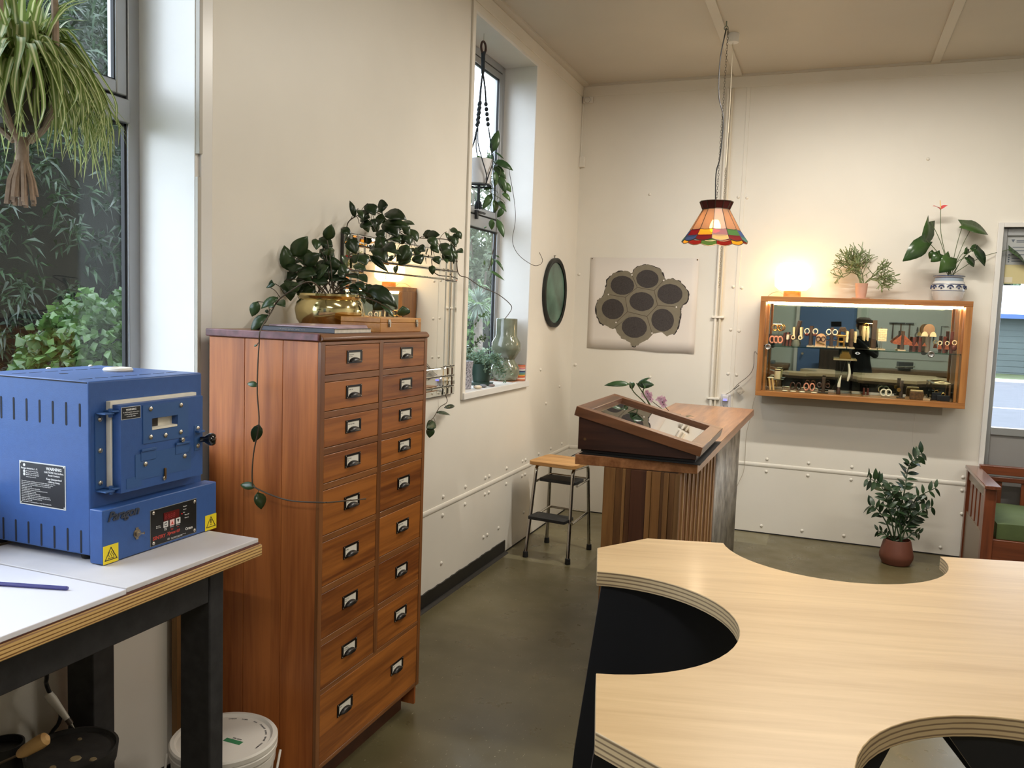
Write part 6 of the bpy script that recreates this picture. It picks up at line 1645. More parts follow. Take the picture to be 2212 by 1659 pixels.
MB().lathe([(0.013, 2.140), (0.020, 2.126), (0.031, 2.104), (0.033, 2.085), (0.026, 2.064), (0.0001, 2.054)], 20, (lx, ly, 0)).build('bulb', emitter('bulb_glow', (255, 226, 180), 130.0), pl, world=True)
ld = bpy.data.lights.new('pendant_light', 'POINT'); ld.energy = 4; ld.color = (1.0, 0.80, 0.55); ld.shadow_soft_size = 0.03
lo = link('pendant_light', ld, pl); lo.location = (0, 0, 2.03 - 3.26)
BLKC = mat('cable_black', (20, 20, 24))
cp = smooth([(lx, ly, 3.235), (lx - 0.025, ly, 3.05), (lx - 0.02, ly, 2.85), (lx + 0.012, ly, 2.72), (lx + 0.006, ly, 2.5), (lx - 0.012, ly, 2.4), (lx - 0.004, ly, 2.2)], 6)
MB().tube(cp, 0.0035, 8).build('flex', BLKC, pl, world=True)
def chain(pts, r, w, m, parent):
    c_ = MB(); L_ = 0.0
    P = [Vector(p) for p in pts]; tot = sum((P[i + 1] - P[i]).length for i in range(len(P) - 1))
    n = int(tot / (r * 3.1)); odd = 0
    for k in range(n):
        s = (k + 0.5) / n * tot; i = 0
        while i < len(P) - 2 and s > (P[i + 1] - P[i]).length:
            s -= (P[i + 1] - P[i]).length; i += 1
        d = (P[i + 1] - P[i]).normalized(); c0 = P[i] + d * s
        e = Vector((1, 0, 0)) if odd % 2 else Vector((0, 1, 0))
        c_.tube([c0 + d * (r * 2 * math.cos(a)) + e * (r * math.sin(a)) for a in [2 * math.pi * q / 8 for q in range(8)]], w, 4, closed=True)
        odd += 1
    return c_.build('chain', m, parent, world=True)
chain([(lx + 0.012, ly, 3.23), (lx + 0.008, ly, 2.85), (lx + 0.003, ly, 2.5), (lx, ly, 2.2)], 0.005, 0.0010, mat('chain_bronze', (84, 76, 66), rough=0.4, metal=0.9), pl)
MB().tube([(lx, ly, 3.2745), (lx, ly, 3.245)], 0.004, 8).tube([(lx + 0.011 * math.cos(a), ly, 3.235 + 0.011 * math.sin(a)) for a in [2 * math.pi * q / 12 for q in range(12)]], 0.003, 6, closed=True).build('ceiling_hook', mat('hook_green', (140, 150, 140), rough=0.4, metal=0.7), pl, world=True)
cc_ = thing('pull_switch', 'white ceiling pull switch with its string behind the pendant lamp', 'switch', (1.203, -0.885, RZ))
MB().lathe([(0.034, -0.052), (0.036, -0.048), (0.036, -0.0005)], 24).build('cap', TRIMW, cc_)
MB().tube([(0, 0, -0.052), (0.004, 0, -0.42), (0.0, 0, -0.8)], 0.002, 6).build('string', mat('cotton_string', (216, 206, 184), rough=0.9), cc_)
chain([(1.203, -0.885, RZ - 0.8), (1.203, -0.885, 1.74)], 0.0042, 0.0009, mat('chain_nickel', (150, 142, 126), rough=0.35, metal=0.9), cc_)

# ================================================================ glass-fronted wall cabinet
KAU = wood('cabinet_kauri', (134, 84, 42), (186, 128, 70), 'X', rough=0.35, coat=0.2, per_object=0.03)
KAUZ = wood('cabinet_kauri_upright', (134, 84, 42), (186, 128, 70), 'Z', rough=0.35, coat=0.2, per_object=0.03)
dc = thing('wall_cabinet', 'long wooden wall cabinet with mirror back and sliding glass doors', 'display cabinet', (2.055, -0.125, 1.027))
ax0, ax1, ay0, az0, az1 = 1.409, 2.702, -0.25, 1.027, 1.713
MB().box(ax0, ax1, ay0, -0.002, az1 - 0.036, az1).build('top_board', KAU, dc, 0.002, world=True)
MB().box(ax0, ax1, ay0, -0.002, az0, az0 + 0.034).build('bottom_board', KAU, dc, 0.002, world=True)
MB().box(ax0, ax0 + 0.036, ay0, -0.002, az0 + 0.0342, az1 - 0.0362).build('side_board', KAUZ, dc, 0.002, world=True)
MB().box(ax1 - 0.04, ax1, ay0, -0.002, az0 + 0.0342, az1 - 0.0362).build('side_board', KAUZ, dc, 0.002, world=True)
MB().box(ax0 + 0.037, ax1 - 0.041, -0.0075, -0.003, az0 + 0.035, az1 - 0.037).build('mirror_back', mat('mirror_cool', (206, 214, 208), rough=0.01, metal=1.0), dc, world=True)
for x in (ax0 + 0.052, ax1 - 0.056):
    MB().box(x - 0.008, x + 0.008, -0.205, -0.19, az0 + 0.0345, az1 - 0.0365).build('inner_bead', KAUZ, dc, 0.002, world=True)
MB().box(ax0 + 0.0365, ax1 - 0.0405, -0.215, -0.03, 1.368, 1.376).build('glass_shelf', glass('shelf_glass', (214, 236, 226), boost=1.6), dc, world=True)
DG = glass('cabinet_door_glass', (250, 252, 250), boost=1.0)
gd1 = MB().box(ax0 + 0.0365, 2.10, -0.238, -0.234, az0 + 0.036, az1 - 0.038).build('glass_door', DG, dc, world=True)
gd2 = MB().box(2.02, ax1 - 0.0405, -0.228, -0.224, az0 + 0.036, az1 - 0.038).build('glass_door', DG, dc, world=True)
for (x, y) in ((1.474, -0.239), (2.486, -0.229)):
    MB().lathe([(0.021, 0), (0.0215, 0.002), (0.016, 0.003), (0.013, 0.001), (0.0001, 0.001)], 24, (x, y, 1.366), Matrix.Rotation(math.pi / 2, 3, 'X')).build('finger_pull', mat('pull_nickel', (170, 168, 164), rough=0.25, metal=1.0), gd1 if x < 2 else gd2, world=True)
ey = [(2.047 + 0.017 * math.cos(a), 1.351 + 0.0085 * math.sin(a) * (1.0 if math.sin(a) > 0 else 1.0)) for a in [2 * math.pi * k / 24 for k in range(24)]]
ey = [(x, 1.351 + (z - 1.351) * (1 - ((x - 2.047) / 0.0171) ** 2) ** 0.5 if abs(x - 2.047) < 0.017 else 1.351) for x, z in ey]
MB().prism(ey, -0.2392, -0.2388, 'Y').build('eye_decal', mat('decal_silver', (200, 204, 204), rough=0.4), gd1, world=True)
MB().lathe([(0.0065, 0), (0.0065, 0.0005)], 16, (2.047, -0.2392, 1.351), Matrix.Rotation(math.pi / 2, 3, 'X')).build('eye_decal', mat('decal_iris', (70, 80, 84), rough=0.4), gd1, world=True)
# LED strip under the top board
MB().box(ax0 + 0.045, ax1 - 0.05, -0.212, -0.200, az1 - 0.048, az1 - 0.0362).build('led_strip', emitter('led_strip_glow', (255, 214, 160), 75.0), dc, world=True)
MB().box(ax0 + 0.03, ax1 - 0.1, -0.022, -0.0005, 0.955, az0 - 0.0005).build('hanging_cleat', mat('cleat_grey', (176, 168, 152), rough=0.6), dc, world=True)

# ---------------------------------------------------------------- jewellery on its shelf and floor
SH, FL = 1.3765, az0 + 0.0345
DKP = wood('dark_post_wood', (40, 30, 24), (72, 54, 42), 'Z', rough=0.6)
CREAM = mat('bone_cream', (226, 210, 172), rough=0.4, noise=0.08, nscale=60)
GOLD = mat('gold_metal', (226, 176, 96), rough=0.25, metal=1.0)
COPP = mat('copper_pieces', (176, 98, 66), rough=0.4, metal=0.6, noise=0.3, nscale=120)
DREDP = mat('dark_red_wood', (84, 34, 26), rough=0.45, noise=0.3, nscale=40)
BRWN = mat('brown_horn', (62, 36, 28), rough=0.25)
PINKM = mat('pink_shell', (222, 148, 124), rough=0.35)
CLEAR = glass('clear_acrylic', (240, 244, 244), boost=1.6)
WSH = mat('white_shell', (230, 222, 204), rough=0.35)
def jt(name, label, x, z, y=-0.12, cat='jewellery'):
    t_ = thing(name, label, cat, (x, y, z))
    if cat == 'jewellery': t_.scale = (1.12, 1.12, 1.25)
    return t_
def hoop(parent, c, r, w, m, name='hoop', flatness=1.0, tilt=0.3):
    a_ = R.uniform(-tilt, tilt)
    e1_ = Vector((math.cos(a_), math.sin(a_), 0))
    MB().tube([Vector(c) + e1_ * (r * math.cos(t)) + Vector((0, 0, r * flatness * math.sin(t))) for t in [2 * math.pi * k / 18 for k in range(18)]], w, 6, closed=True).build(name, m, parent)
def base(parent, w=0.021, d=0.018, m=None, h=0.006):
    MB().box(-w, w, -d, d, 0, h).build('base', m or mat('stand_base', (176, 164, 140), rough=0.5), parent, 0.001)
def post(parent, h, r=0.011, m=None, x=0.0, lean=0.0, z0=0.0061):
    MB().tube([(x, 0, z0), (x + lean, 0, h)], [r, r * 0.95], 10).build('post', m or DKP, parent)
# upper shelf, left to right
t = jt('earring_stand', 'gold wavy hoops on a wire stand behind a clear block of orange hoops', 1.522, SH)
MB().box(-0.045, 0.045, -0.03, 0.03, 0, 0.062).build('acrylic_block', CLEAR, t)
MB().tube([(0, 0.0, 0.062), (0, 0.0, 0.135)], 0.0016, 6).tube([(-0.025, 0, 0.118), (0.025, 0, 0.118)], 0.0016, 6).build('wire_stand', STEEL, t)
for x in (-0.016, 0.018): hoop(t, (x, -0.004, 0.098), 0.017, 0.0035, GOLD)
for x in (-0.026, -0.002, 0.022): hoop(t, (x, -0.034, 0.032), 0.014, 0.0045, PINKM, flatness=1.25)
t = jt('bracelet_sticks', 'three short dark wooden sticks, one with a white cuff', 1.583, SH, y=-0.13)
for x, h in ((-0.014, 0.072), (0.006, 0.074), (0.026, 0.06)):
    MB().tube([(x, 0, 0), (x + 0.004, 0, h)], 0.0065, 8).build('stick', DREDP, t)
MB().tube([(0.0085, 0, 0.035), (0.010, 0, 0.062)], 0.0075, 10).build('cuff', WSH, t)
t = jt('earring_stand', 'leaning branch hung with two long cream earrings on a grey stone', 1.648, SH)
MB().lathe([(0.022, 0), (0.026, 0.01), (0.020, 0.032), (0.008, 0.036)], 12).build('stone', mat('green_grey_stone', (88, 96, 88), rough=0.6, noise=0.25), t)
MB().tube([(-0.008, 0, 0.03), (0.016, 0, 0.14)], [0.011, 0.010], 10).build('branch', DKP, t)
MB().lathe([(0.011, 0), (0.0001, 0.001)], 12, (0.0165, 0, 0.1405)).build('cut_end', PINKM, t)
for x in (-0.016, 0.026):
    MB().tube([(x, -0.012, 0.105), (x + 0.003, -0.012, 0.055)], 0.006, 8).build('earring', CREAM, t)
    hoop(t, (x, -0.014, 0.048), 0.010, 0.0035, CREAM)
t = jt('earring_stand', 'dark post with pale hoops and dark red beads', 1.745, SH)
base(t); post(t, 0.115)
for x in (-0.024, 0.024):
    hoop(t, (x, -0.008, 0.085), 0.014, 0.0025, WSH); MB().ball((x, -0.010, 0.066), 0.012, 10, 0.7).build('bead', DREDP, t)
t = jt('earring_card', 'arched cream card with dark brown horn hoops', 1.811, SH, y=-0.13)
base(t, 0.034)
MB().prism([(0.03 * math.cos(math.pi * k / 10), 0.045 + 0.03 * math.sin(math.pi * k / 10)) for k in range(11)] + [(-0.03, 0.006), (0.03, 0.006)], -0.003, 0.003, 'Y').build('card', mat('kraft_card', (196, 160, 124), rough=0.8), t)
for x in (-0.014, 0.014): hoop(t, (x, -0.007, 0.046), 0.0125, 0.003, BRWN)
MB().cbox((0, -0.006, 0.022), (0.05, 0.004, 0.006), Matrix.Rotation(0.25, 3, 'Y')).build('bar', GOLD, t)
t = jt('earring_stand', 'dark post with clear hoops above black hoops', 1.879, SH)
base(t); post(t, 0.11)
for x in (-0.018, 0.018):
    hoop(t, (x, -0.012, 0.085), 0.014, 0.0025, WSH); hoop(t, (x * 1.15, -0.012, 0.052), 0.014, 0.002, BRWN)
t = jt('gold_trinket', 'small gold temple-shaped trinket on the glass shelf', 1.941, SH)
base(t, 0.03)
for x in (-0.018, 0.018): MB().box(x - 0.005, x + 0.005, -0.006, 0.006, 0.006, 0.058).build('pillar', GOLD, t, 0.001)
MB().box(-0.03, 0.03, -0.009, 0.009, 0.058, 0.070).box(-0.014, 0.014, -0.005, 0.005, 0.03, 0.036).build('lintel', GOLD, t, 0.001)
t = jt('earring_stand', 'dark post between two long cream carved strips', 2.006, SH)
base(t); post(t, 0.105)
for x in (-0.024, 0.022): MB().tube([(x, -0.008, 0.093 - 0.012 * k) for k in range(6)], [0.0055, 0.007, 0.0055, 0.007, 0.0055, 0.006], 8).build('carved_strip', CREAM, t)
t = jt('earring_stand', 'tallest dark post with a pair of tapering cream drops beside it', 2.145, SH)
base(t); post(t, 0.158, 0.014)
for x in (-0.055, -0.036): MB().tube([(x, -0.006, 0.125), (x, -0.006, 0.09), (x + 0.003, -0.006, 0.045)], [0.006, 0.009, 0.003], 8).build('drop', CREAM, t)
hoop(t, (-0.045, -0.006, 0.128), 0.011, 0.002, GOLD)
MB().tube([(-0.045, 0, 0.139), (0.0, 0, 0.139)], 0.0015, 6).build('hanger', STEEL, t)
t = jt('woven_cuff', 'cream woven panel cuff on a thin stand', 2.196, SH)
base(t, 0.02, 0.015)
MB().tube([(0, 0.003, 0.006), (0, 0.003, 0.12)], 0.002, 6).build('rod', STEEL, t)
wv = MB()
for i in range(4):
    for k in range(7):
        wv.cbox((-0.018 + 0.012 * i, -0.003 - 0.002 * ((i + k) % 2), 0.052 + 0.0095 * k), (0.0115, 0.004, 0.009))
wv.build('weave', CREAM, t)
t = jt('earring_stand', 'dark post carrying copper fan earrings', 2.32, SH)
base(t); post(t, 0.105, 0.012)
for s in (-1, 1):
    MB().prism([(s * 0.008, 0.085), (s * 0.055, 0.045), (s * 0.045, 0.035), (s * 0.008, 0.032)], -0.012, -0.009, 'Y').build('fan', COPP, t)
t = jt('earring_stand', 'two short dark red posts with small copper triangles', 2.412, SH)
for x, h in ((-0.018, 0.075), (0.014, 0.078)): post(t, h, 0.009, DREDP, x, z0=0.0)
for x in (-0.036, -0.006, 0.036):
    MB().prism([(x - 0.012, 0.03), (x + 0.012, 0.03), (x, 0.05)], -0.014, -0.011, 'Y').build('triangle', COPP, t)
t = jt('earring_stand', 'grey post with ivory half-moon fans under a disc', 2.473, SH)
post(t, 0.10, 0.014, mat('grey_post', (100, 92, 82), rough=0.6, noise=0.2), z0=0.0)
MB().lathe([(0.03, -0.002), (0.03, 0.002)], 24, (0, -0.018, 0.118), Matrix.Rotation(math.pi / 2, 3, 'X')).build('disc', mat('disc_brown', (128, 104, 80), rough=0.5), t)
for s in (-1, 1):
    MB().prism([(s * 0.002 + s * 0.02 + 0.018 * math.cos(math.pi * k / 8), 0.082 + 0.026 * math.sin(math.pi * k / 8)) for k in range(9)], -0.026, -0.022, 'Y').build('half_moon', CREAM, t)
t = jt('earring_stand', 'dark red post ringed by carved red loop earrings', 2.572, SH)
post(t, 0.085, 0.01, DREDP, z0=0.0)
for x in (-0.026, 0.012): 
    hoop(t, (x, -0.012, 0.05), 0.010, 0.0025, CREAM); MB().prism([(x - 0.012, 0.018), (x + 0.012, 0.018), (x + 0.007, 0.042), (x - 0.007, 0.042)], -0.014, -0.010, 'Y').build('loop_drop', COPP, t)
t = jt('earring_stand', 'taller dark post with red oval drops at the right end of the shelf', 2.612, SH)
post(t, 0.112, 0.01, DREDP, z0=0.0)
hoop(t, (0.014, -0.012, 0.055), 0.011, 0.0025, CREAM)
MB().ball((0.014, -0.014, 0.028), 0.015, 10, 1.2).build('oval_drop', DREDP, t)
# cabinet floor, left to right
t = jt('acrylic_riser', 'clear acrylic riser box at the left end of the cabinet floor', 1.53, FL, cat='riser')
MB().box(-0.055, 0.055, -0.04, 0.04, 0.075, 0.079).box(-0.055, -0.051, -0.04, 0.04, 0, 0.075).box(0.051, 0.055, -0.04, 0.04, 0, 0.075).build('shell', CLEAR, t)
t = jt('canister', 'cream printed canister standing on the left acrylic riser', 1.542, FL + 0.0795)
MB().lathe([(0.018, 0), (0.019, 0.002), (0.019, 0.052), (0.015, 0.056)], 18).build('body', CREAM, t)
MB().lathe([(0.0192, 0.046), (0.0196, 0.047), (0.0196, 0.052), (0.017, 0.053)], 18).build('band', BRWN, t)
solo('shell_piece', MB().ball((1.498, -0.13, FL + 0.0865), 0.024, 12, 0.28), WSH, 'flat white shell on the left acrylic riser', 'shell')
t = jt('wooden_sticks', 'two pale wooden hair sticks leaning under the left riser', 1.525, FL, y=-0.17)
for x in (-0.02, 0.0): MB().tube([(x, 0, 0.003), (x - 0.012, 0.006, 0.068)], 0.0055, 8).build('stick', mat('pale_stick', (216, 176, 116), rough=0.5), t)
for (x, lb, m_) in ((1.668, 'pair of black hoop earrings on a clear stand', BRWN), (1.757, 'pair of pink beaded oval hoops on a clear stand', PINKM)):
    t = jt('hoop_earrings', lb, x, FL, y=-0.15)
    MB().box(-0.034, 0.034, 0.004, 0.007, 0, 0.062).build('clear_stand', CLEAR, t)
    for xx in (-0.017, 0.017): hoop(t, (xx, -0.004, 0.032), 0.0135, 0.0038, m_, flatness=1.4)
t = jt('earring_stand', 'squat dark post with round dark drops on the cabinet floor', 1.848, FL, y=-0.13)
base(t, 0.03, 0.02, DKP); post(t, 0.088, 0.011)
for x in (-0.024, 0.024): hoop(t, (x, -0.01, 0.045), 0.012, 0.0035, BRWN)
for i, (x, y) in enumerate(((1.60, -0.19), (1.655, -0.2), (1.715, -0.2), (1.79, -0.2))):
    solo('shell_piece', MB().ball((x, y, FL + 0.0055), 0.020, 12, 0.26), WSH, ('white shell nearest the left end of the cabinet floor', 'second white shell along the cabinet floor', 'white shell in front of the pink hoops', 'long pale shell right of the pink hoops')[i], 'shell')
t = jt('necklace_stand', 'tall clear stand with a gold roof holding two tusk pendants', 1.975, FL)
MB().box(-0.05, 0.05, 0.01, 0.014, 0, 0.185).build('clear_back', CLEAR, t)
MB().box(-0.066, 0.066, -0.02, 0.02, 0.186, 0.194).build('shelf', mat('pale_bar', (190, 160, 130), rough=0.4), t, 0.001)
MB().prism([(-0.034, 0.1942), (0.034, 0.1942), (0.026, 0.222), (-0.026, 0.222)], -0.018, 0.018, 'Y').box(-0.02, 0.02, -0.012, 0.012, 0.2222, 0.232).build('gold_roof', GOLD, t)
MB().tube(smooth([(0.022, -0.022, 0.17), (0.030, -0.022, 0.12), (0.022, -0.022, 0.075)], 5), [0.004, 0.005, 0.006, 0.0065, 0.007, 0.0075, 0.008, 0.008, 0.0075, 0.006, 0.004], 10).build('tusk', WSH, t)
MB().tube(smooth([(-0.016, -0.022, 0.105), (-0.024, -0.022, 0.065), (-0.026, -0.022, 0.04)], 5), [0.002, 0.003, 0.005, 0.006, 0.007, 0.008, 0.0085, 0.009, 0.0095, 0.0095, 0.009], 10).build('tusk', WSH, t)
MB().tube(smooth([(-0.03, -0.021, 0.186), (-0.015, -0.022, 0.12), (0.004, -0.022, 0.186)], 5), 0.0014, 5).tube(smooth([(0.01, -0.021, 0.186), (0.02, -0.022, 0.172), (0.032, -0.021, 0.186)], 5), 0.0014, 5).build('cord', BLKC, t)
MB().lathe([(0.012, 0.0), (0.013, 0.006), (0.008, 0.038), (0.006, 0.04)], 12, (-0.026, -0.022, 0)).build('tip_block', BRWN, t)
t = jt('drop_earrings', 'pair of long brown drop earrings on a clear stand', 2.118, FL, y=-0.14)
MB().box(-0.026, 0.026, 0.005, 0.008, 0, 0.058).build('clear_stand', CLEAR, t)
for x in (-0.011, 0.011): MB().tube([(x, 0, 0.044), (x, 0, 0.006)], [0.005, 0.0075], 8).build('drop', DREDP, t)
t = jt('hoop_earrings', 'pair of interlocked white hoops on the cabinet floor', 2.242, FL, y=-0.14)
MB().box(-0.026, 0.026, 0.006, 0.009, 0, 0.06).build('clear_stand', CLEAR, t)
for x in (-0.012, 0.014): hoop(t, (x, -0.002, 0.026), 0.0165, 0.004, WSH)
t = jt('earring_stand', 'short dark post with a gold disc, right half of the cabinet floor', 2.335, FL, y=-0.13)
base(t, 0.022, 0.018, DKP); post(t, 0.095, 0.011)
MB().lathe([(0.011, 0), (0.011, 0.003)], 16, (-0.014, -0.012, 0.045), Matrix.Rotation(math.pi / 2, 3, 'X')).build('disc', GOLD, t)
t = jt('carved_box', 'small carved brown trinket box with pale lid', 2.427, FL, y=-0.15)
CARV = mat('carved_brown', (96, 66, 38), rough=0.5, noise=0.5, nscale=90)
MB().box(-0.036, 0.036, -0.022, 0.022, 0, 0.042).build('body', CARV, t, 0.002)
MB().box(-0.033, 0.033, -0.020, 0.020, 0.0422, 0.050).build('lid', mat('pale_lid', (196, 168, 124), rough=0.5), t, 0.002)
t = jt('acrylic_riser', 'clear acrylic riser box at the right end of the cabinet floor', 2.575, FL, cat='riser')
MB().box(-0.065, 0.065, -0.045, 0.045, 0.112, 0.117).box(-0.065, -0.060, -0.045, 0.045, 0, 0.112).box(0.060, 0.065, -0.045, 0.045, 0, 0.112).build('shell', CLEAR, t)
solo('shell_piece', MB().leaf((2.525, -0.13, FL + 0.128), (2.632, -0.125, FL + 0.124), 0.045, (0, -0.3, 1), 5, -0.4, 0.15).ball((2.57, -0.127, FL + 0.1235), 0.022, 10, 0.28), CREAM, 'cream pointed shell lying on the right acrylic riser', 'shell')
for (x, y, w, h, lb) in ((2.548, -0.11, 0.026, 0.040, 'black ring box at the back under the right riser'), (2.585, -0.15, 0.034, 0.030, 'wide black ring box at the front under the right riser')):
    t = jt('ring_box', lb, x, FL, y=y)
    MB().box(-w, w, -0.014, 0.014, 0, h).build('box', PLBLK, t, 0.002)
    hoop(t, (0, 0, h + 0.0035), 0.009, 0.0018, GOLD, tilt=0.1)
solo('price_card', MB().box(2.465, 2.505, -0.19, -0.165, FL, FL + 0.012), mat('kraft_card', (196, 160, 124)), 'pale card block between the carved box and the right riser', 'card')

# ================================================================ on top of the wall cabinet
TZ = az1
tlp = thing('table_lamp', 'glowing round opal glass table lamp on a small wooden base', 'table lamp', (1.605, -0.125, TZ))
MB().lathe([(0.056, 0.0), (0.058, 0.002), (0.058, 0.040), (0.056, 0.042)], 32).build('base', wood('lamp_base_wood', (170, 112, 56), (214, 154, 92), 'X', per_object=0), tlp)
MB().lathe([(0.050, 0.0422), (0.092, 0.050), (0.118, 0.075), (0.1225, 0.12), (0.122, 0.16), (0.112, 0.205), (0.088, 0.232), (0.058, 0.240), (0.050, 0.240), (0.050, 0.234)], 48).build('globe', emitter('opal_glow', (255, 205, 130), 9.0), tlp)
MB().lathe([(0.049, 0.236), (0.051, 0.241), (0.047, 0.242), (0.044, 0.238)], 32).build('rim', mat('opal_rim', (220, 200, 160), rough=0.4), tlp)
MB().tube(smooth([(-0.05, 0.02, 0.01), (-0.085, 0.03, 0.035), (-0.13, 0.05, 0.03), (-0.165, 0.07, 0.005)], 5), 0.002, 6).build('flex', mat('lamp_flex', (180, 168, 148)), tlp)
cc = thing('coral_cactus', 'twiggy green coral cactus spilling from a pink pot on the wall cabinet', 'potted plant', (2.045, -0.12, TZ))
MB().lathe([(0.050, 0.0), (0.055, 0.003), (0.056, 0.008), (0.03, 0.009), (0.036, 0.05), (0.040, 0.105), (0.037, 0.105), (0.0001, 0.095)], 28).build('pot', mat('pink_clay_pot', (206, 160, 138), rough=0.6), cc)
rr = random.Random(15)
tw = MB()
def twig(p, d, ln, depth, pull):
    q = p + d * ln
    q.y = min(q.y, 0.11)
    tw.tube([p, (p + q) / 2 + rdir(rr) * ln * 0.06, q], [0.0027, 0.0023, 0.0025], 5, cap=True)
    if depth <= 0: return
    for k in range(2 if rr.random() < 0.82 else 3):
        nd = (d * 0.8 + rdir(rr) * 0.85 + pull * 0.22).normalized()
        twig(q, nd, ln * rr.uniform(0.82, 1.0), depth - 1, pull)
for k in range(8):
    twig(Vector((-0.01 + 0.004 * k, 0, 0.10)), Vector((-0.25 + rr.uniform(-.3, .15), -0.1, 1)).normalized(), 0.066, 4, Vector((-0.55, -0.15, 0.8)))
for k in range(5):
    twig(Vector((0.015, -0.01, 0.10)), Vector((0.7 + rr.uniform(-.2, .2), -0.3, 0.65)).normalized(), 0.052, 4, Vector((1.0, -0.25, -0.45)))
tw.v = [(p[0], min(p[1], 0.105), max(p[2], 0.004 if (p[1] > -0.125) else -0.1)) for p in tw.v]
tw.build('stems', leafmat('coral_cactus_skin', (82, 100, 62), (126, 140, 92), rough=0.5, trans=0.05), cc, stuff=True)
an = thing('anthurium', 'red-flowered anthurium in a blue and white glazed pot on the wall cabinet', 'potted plant', (2.567, -0.125, TZ))
GW = mat('white_glaze', (206, 204, 200), rough=0.25, coat=0.4); GB = mat('cobalt_glaze', (44, 58, 100), rough=0.25, coat=0.4)
pm = MB().lathe([(0.070, 0.0), (0.080, 0.003), (0.097, 0.055), (0.100, 0.085), (0.092, 0.122), (0.083, 0.130), (0.083, 0.148), (0.092, 0.162), (0.088, 0.164), (0.080, 0.150), (0.0001, 0.14)], 40).build('pot', GW, an)
for (z0, r0, z1, r1) in ((0.158, 0.0922, 0.1635, 0.0925), (0.146, 0.0838, 0.150, 0.0852), (0.106, 0.0975, 0.1095, 0.0965), (0.064, 0.0985, 0.067, 0.0988)):
    MB().lathe([(r0 - 0.004, z0), (r0 + 0.0006, z0), (r1 + 0.0006, z1), (r1 - 0.004, z1)], 40).build('band', GB, pm)
MB().lathe([(0.0845, 0.1295), (0.0845, 0.1460)], 40).build('neck_band', mat('pale_blue_glaze', (150, 164, 180), rough=0.3), pm)
for k in range(12):
    a = 2 * math.pi * k / 12
    c0 = Vector((0.1002 * math.cos(a), 0.1002 * math.sin(a), 0.0865)); e1_ = Vector((-math.sin(a), math.cos(a), 0)); e2_ = Vector((0, 0, 1))
    MB().tube([c0 + e1_ * (0.016 * math.cos(t)) + e2_ * (0.013 * math.sin(t)) for t in [math.pi * q / 8 for q in range(9)]], 0.0042, 6).ball(c0 + e2_ * -0.004, 0.007, 8).build('motif', GB, pm)
MB().lathe([(0.082, 0.142), (0.0001, 0.150)], 20).build('soil', mat('potting_soil', (38, 30, 24)), an)
AL = leafmat('anthurium_leaf', (30, 54, 32), (70, 98, 50), rough=0.22, trans=0.12)
leaf_objects(an, ANTH_LEAF, AL, seg=6, heart=0.9, peak=0.35, tilt=0.3, fold=0.15)
for q in ANTH_LEAF:
    b_ = Vector(q[0:3]); s0 = Vector((2.567 + R.uniform(-.02, .02), -0.125 + R.uniform(-.02, .02), TZ + 0.15))
    MB().tube(smooth([s0, s0.lerp(b_, 0.5) + Vector((0, 0, 0.035)), b_], 5), 0.0022, 6).build('stem', mat('green_stem', (82, 96, 58)), an, world=True)
AF = [Vector(p) for p in ANTH_FLOWER]
MB().tube(smooth([Vector((2.567, -0.125, TZ + 0.15)), AF[2], AF[1], AF[0]], 5), 0.0022, 6).build('flower_stem', mat('green_stem', (82, 96, 58)), an, world=True)
REDF = leafmat('spathe_red', (200, 40, 50), (226, 70, 78), rough=0.25, trans=0.15)
sp1 = MB().leaf(AF[0] - wloc(an), AF[4] - wloc(an) + Vector((0, -0.012, 0.004)), 0.05, (0, -0.35, 1), 5, 0.2, 0.2).leaf(AF[0] - wloc(an), AF[5] - wloc(an) + Vector((0, -0.012, 0.006)), 0.05, (0, -0.35, 1), 5, 0.2, 0.2)
sp1.build('spathe', REDF, an, angle=80)
MB().tube([AF[0], AF[6]], [0.0042, 0.0025], 8).build('spadix', mat('spadix_cream', (232, 206, 140), rough=0.6), an, world=True)

# ================================================================ plant on the floor
zz = thing('zz_plant', 'tall dark green plant with feathered stems in a terracotta pot on the floor', 'potted plant', (2.362, -0.36, 0))
MB().lathe([(0.072, 0.0), (0.085, 0.004), (0.102, 0.040), (0.104, 0.062), (0.098, 0.088), (0.084, 0.150), (0.080, 0.162), (0.076, 0.162), (0.080, 0.140), (0.0001, 0.135)], 36).build('pot', mat('terracotta', (108, 62, 47), rough=0.55, noise=0.12, nscale=8), zz)
MB().lathe([(0.079, 0.138), (0.0001, 0.146)], 16).build('soil', mat('potting_soil', (38, 30, 24)), zz)
ZL = leafmat('zz_leaf', (24, 44, 28), (52, 78, 46), rough=0.34, trans=0.05)
rr = random.Random(23)
zo = wloc(zz)
leafA = MB().leaf((0, 0, 0), (0.078, 0, 0), 0.031, (0, 0, 1), 5, 0.12, 0.12).mesh('leaflet', ZL, angle=80)
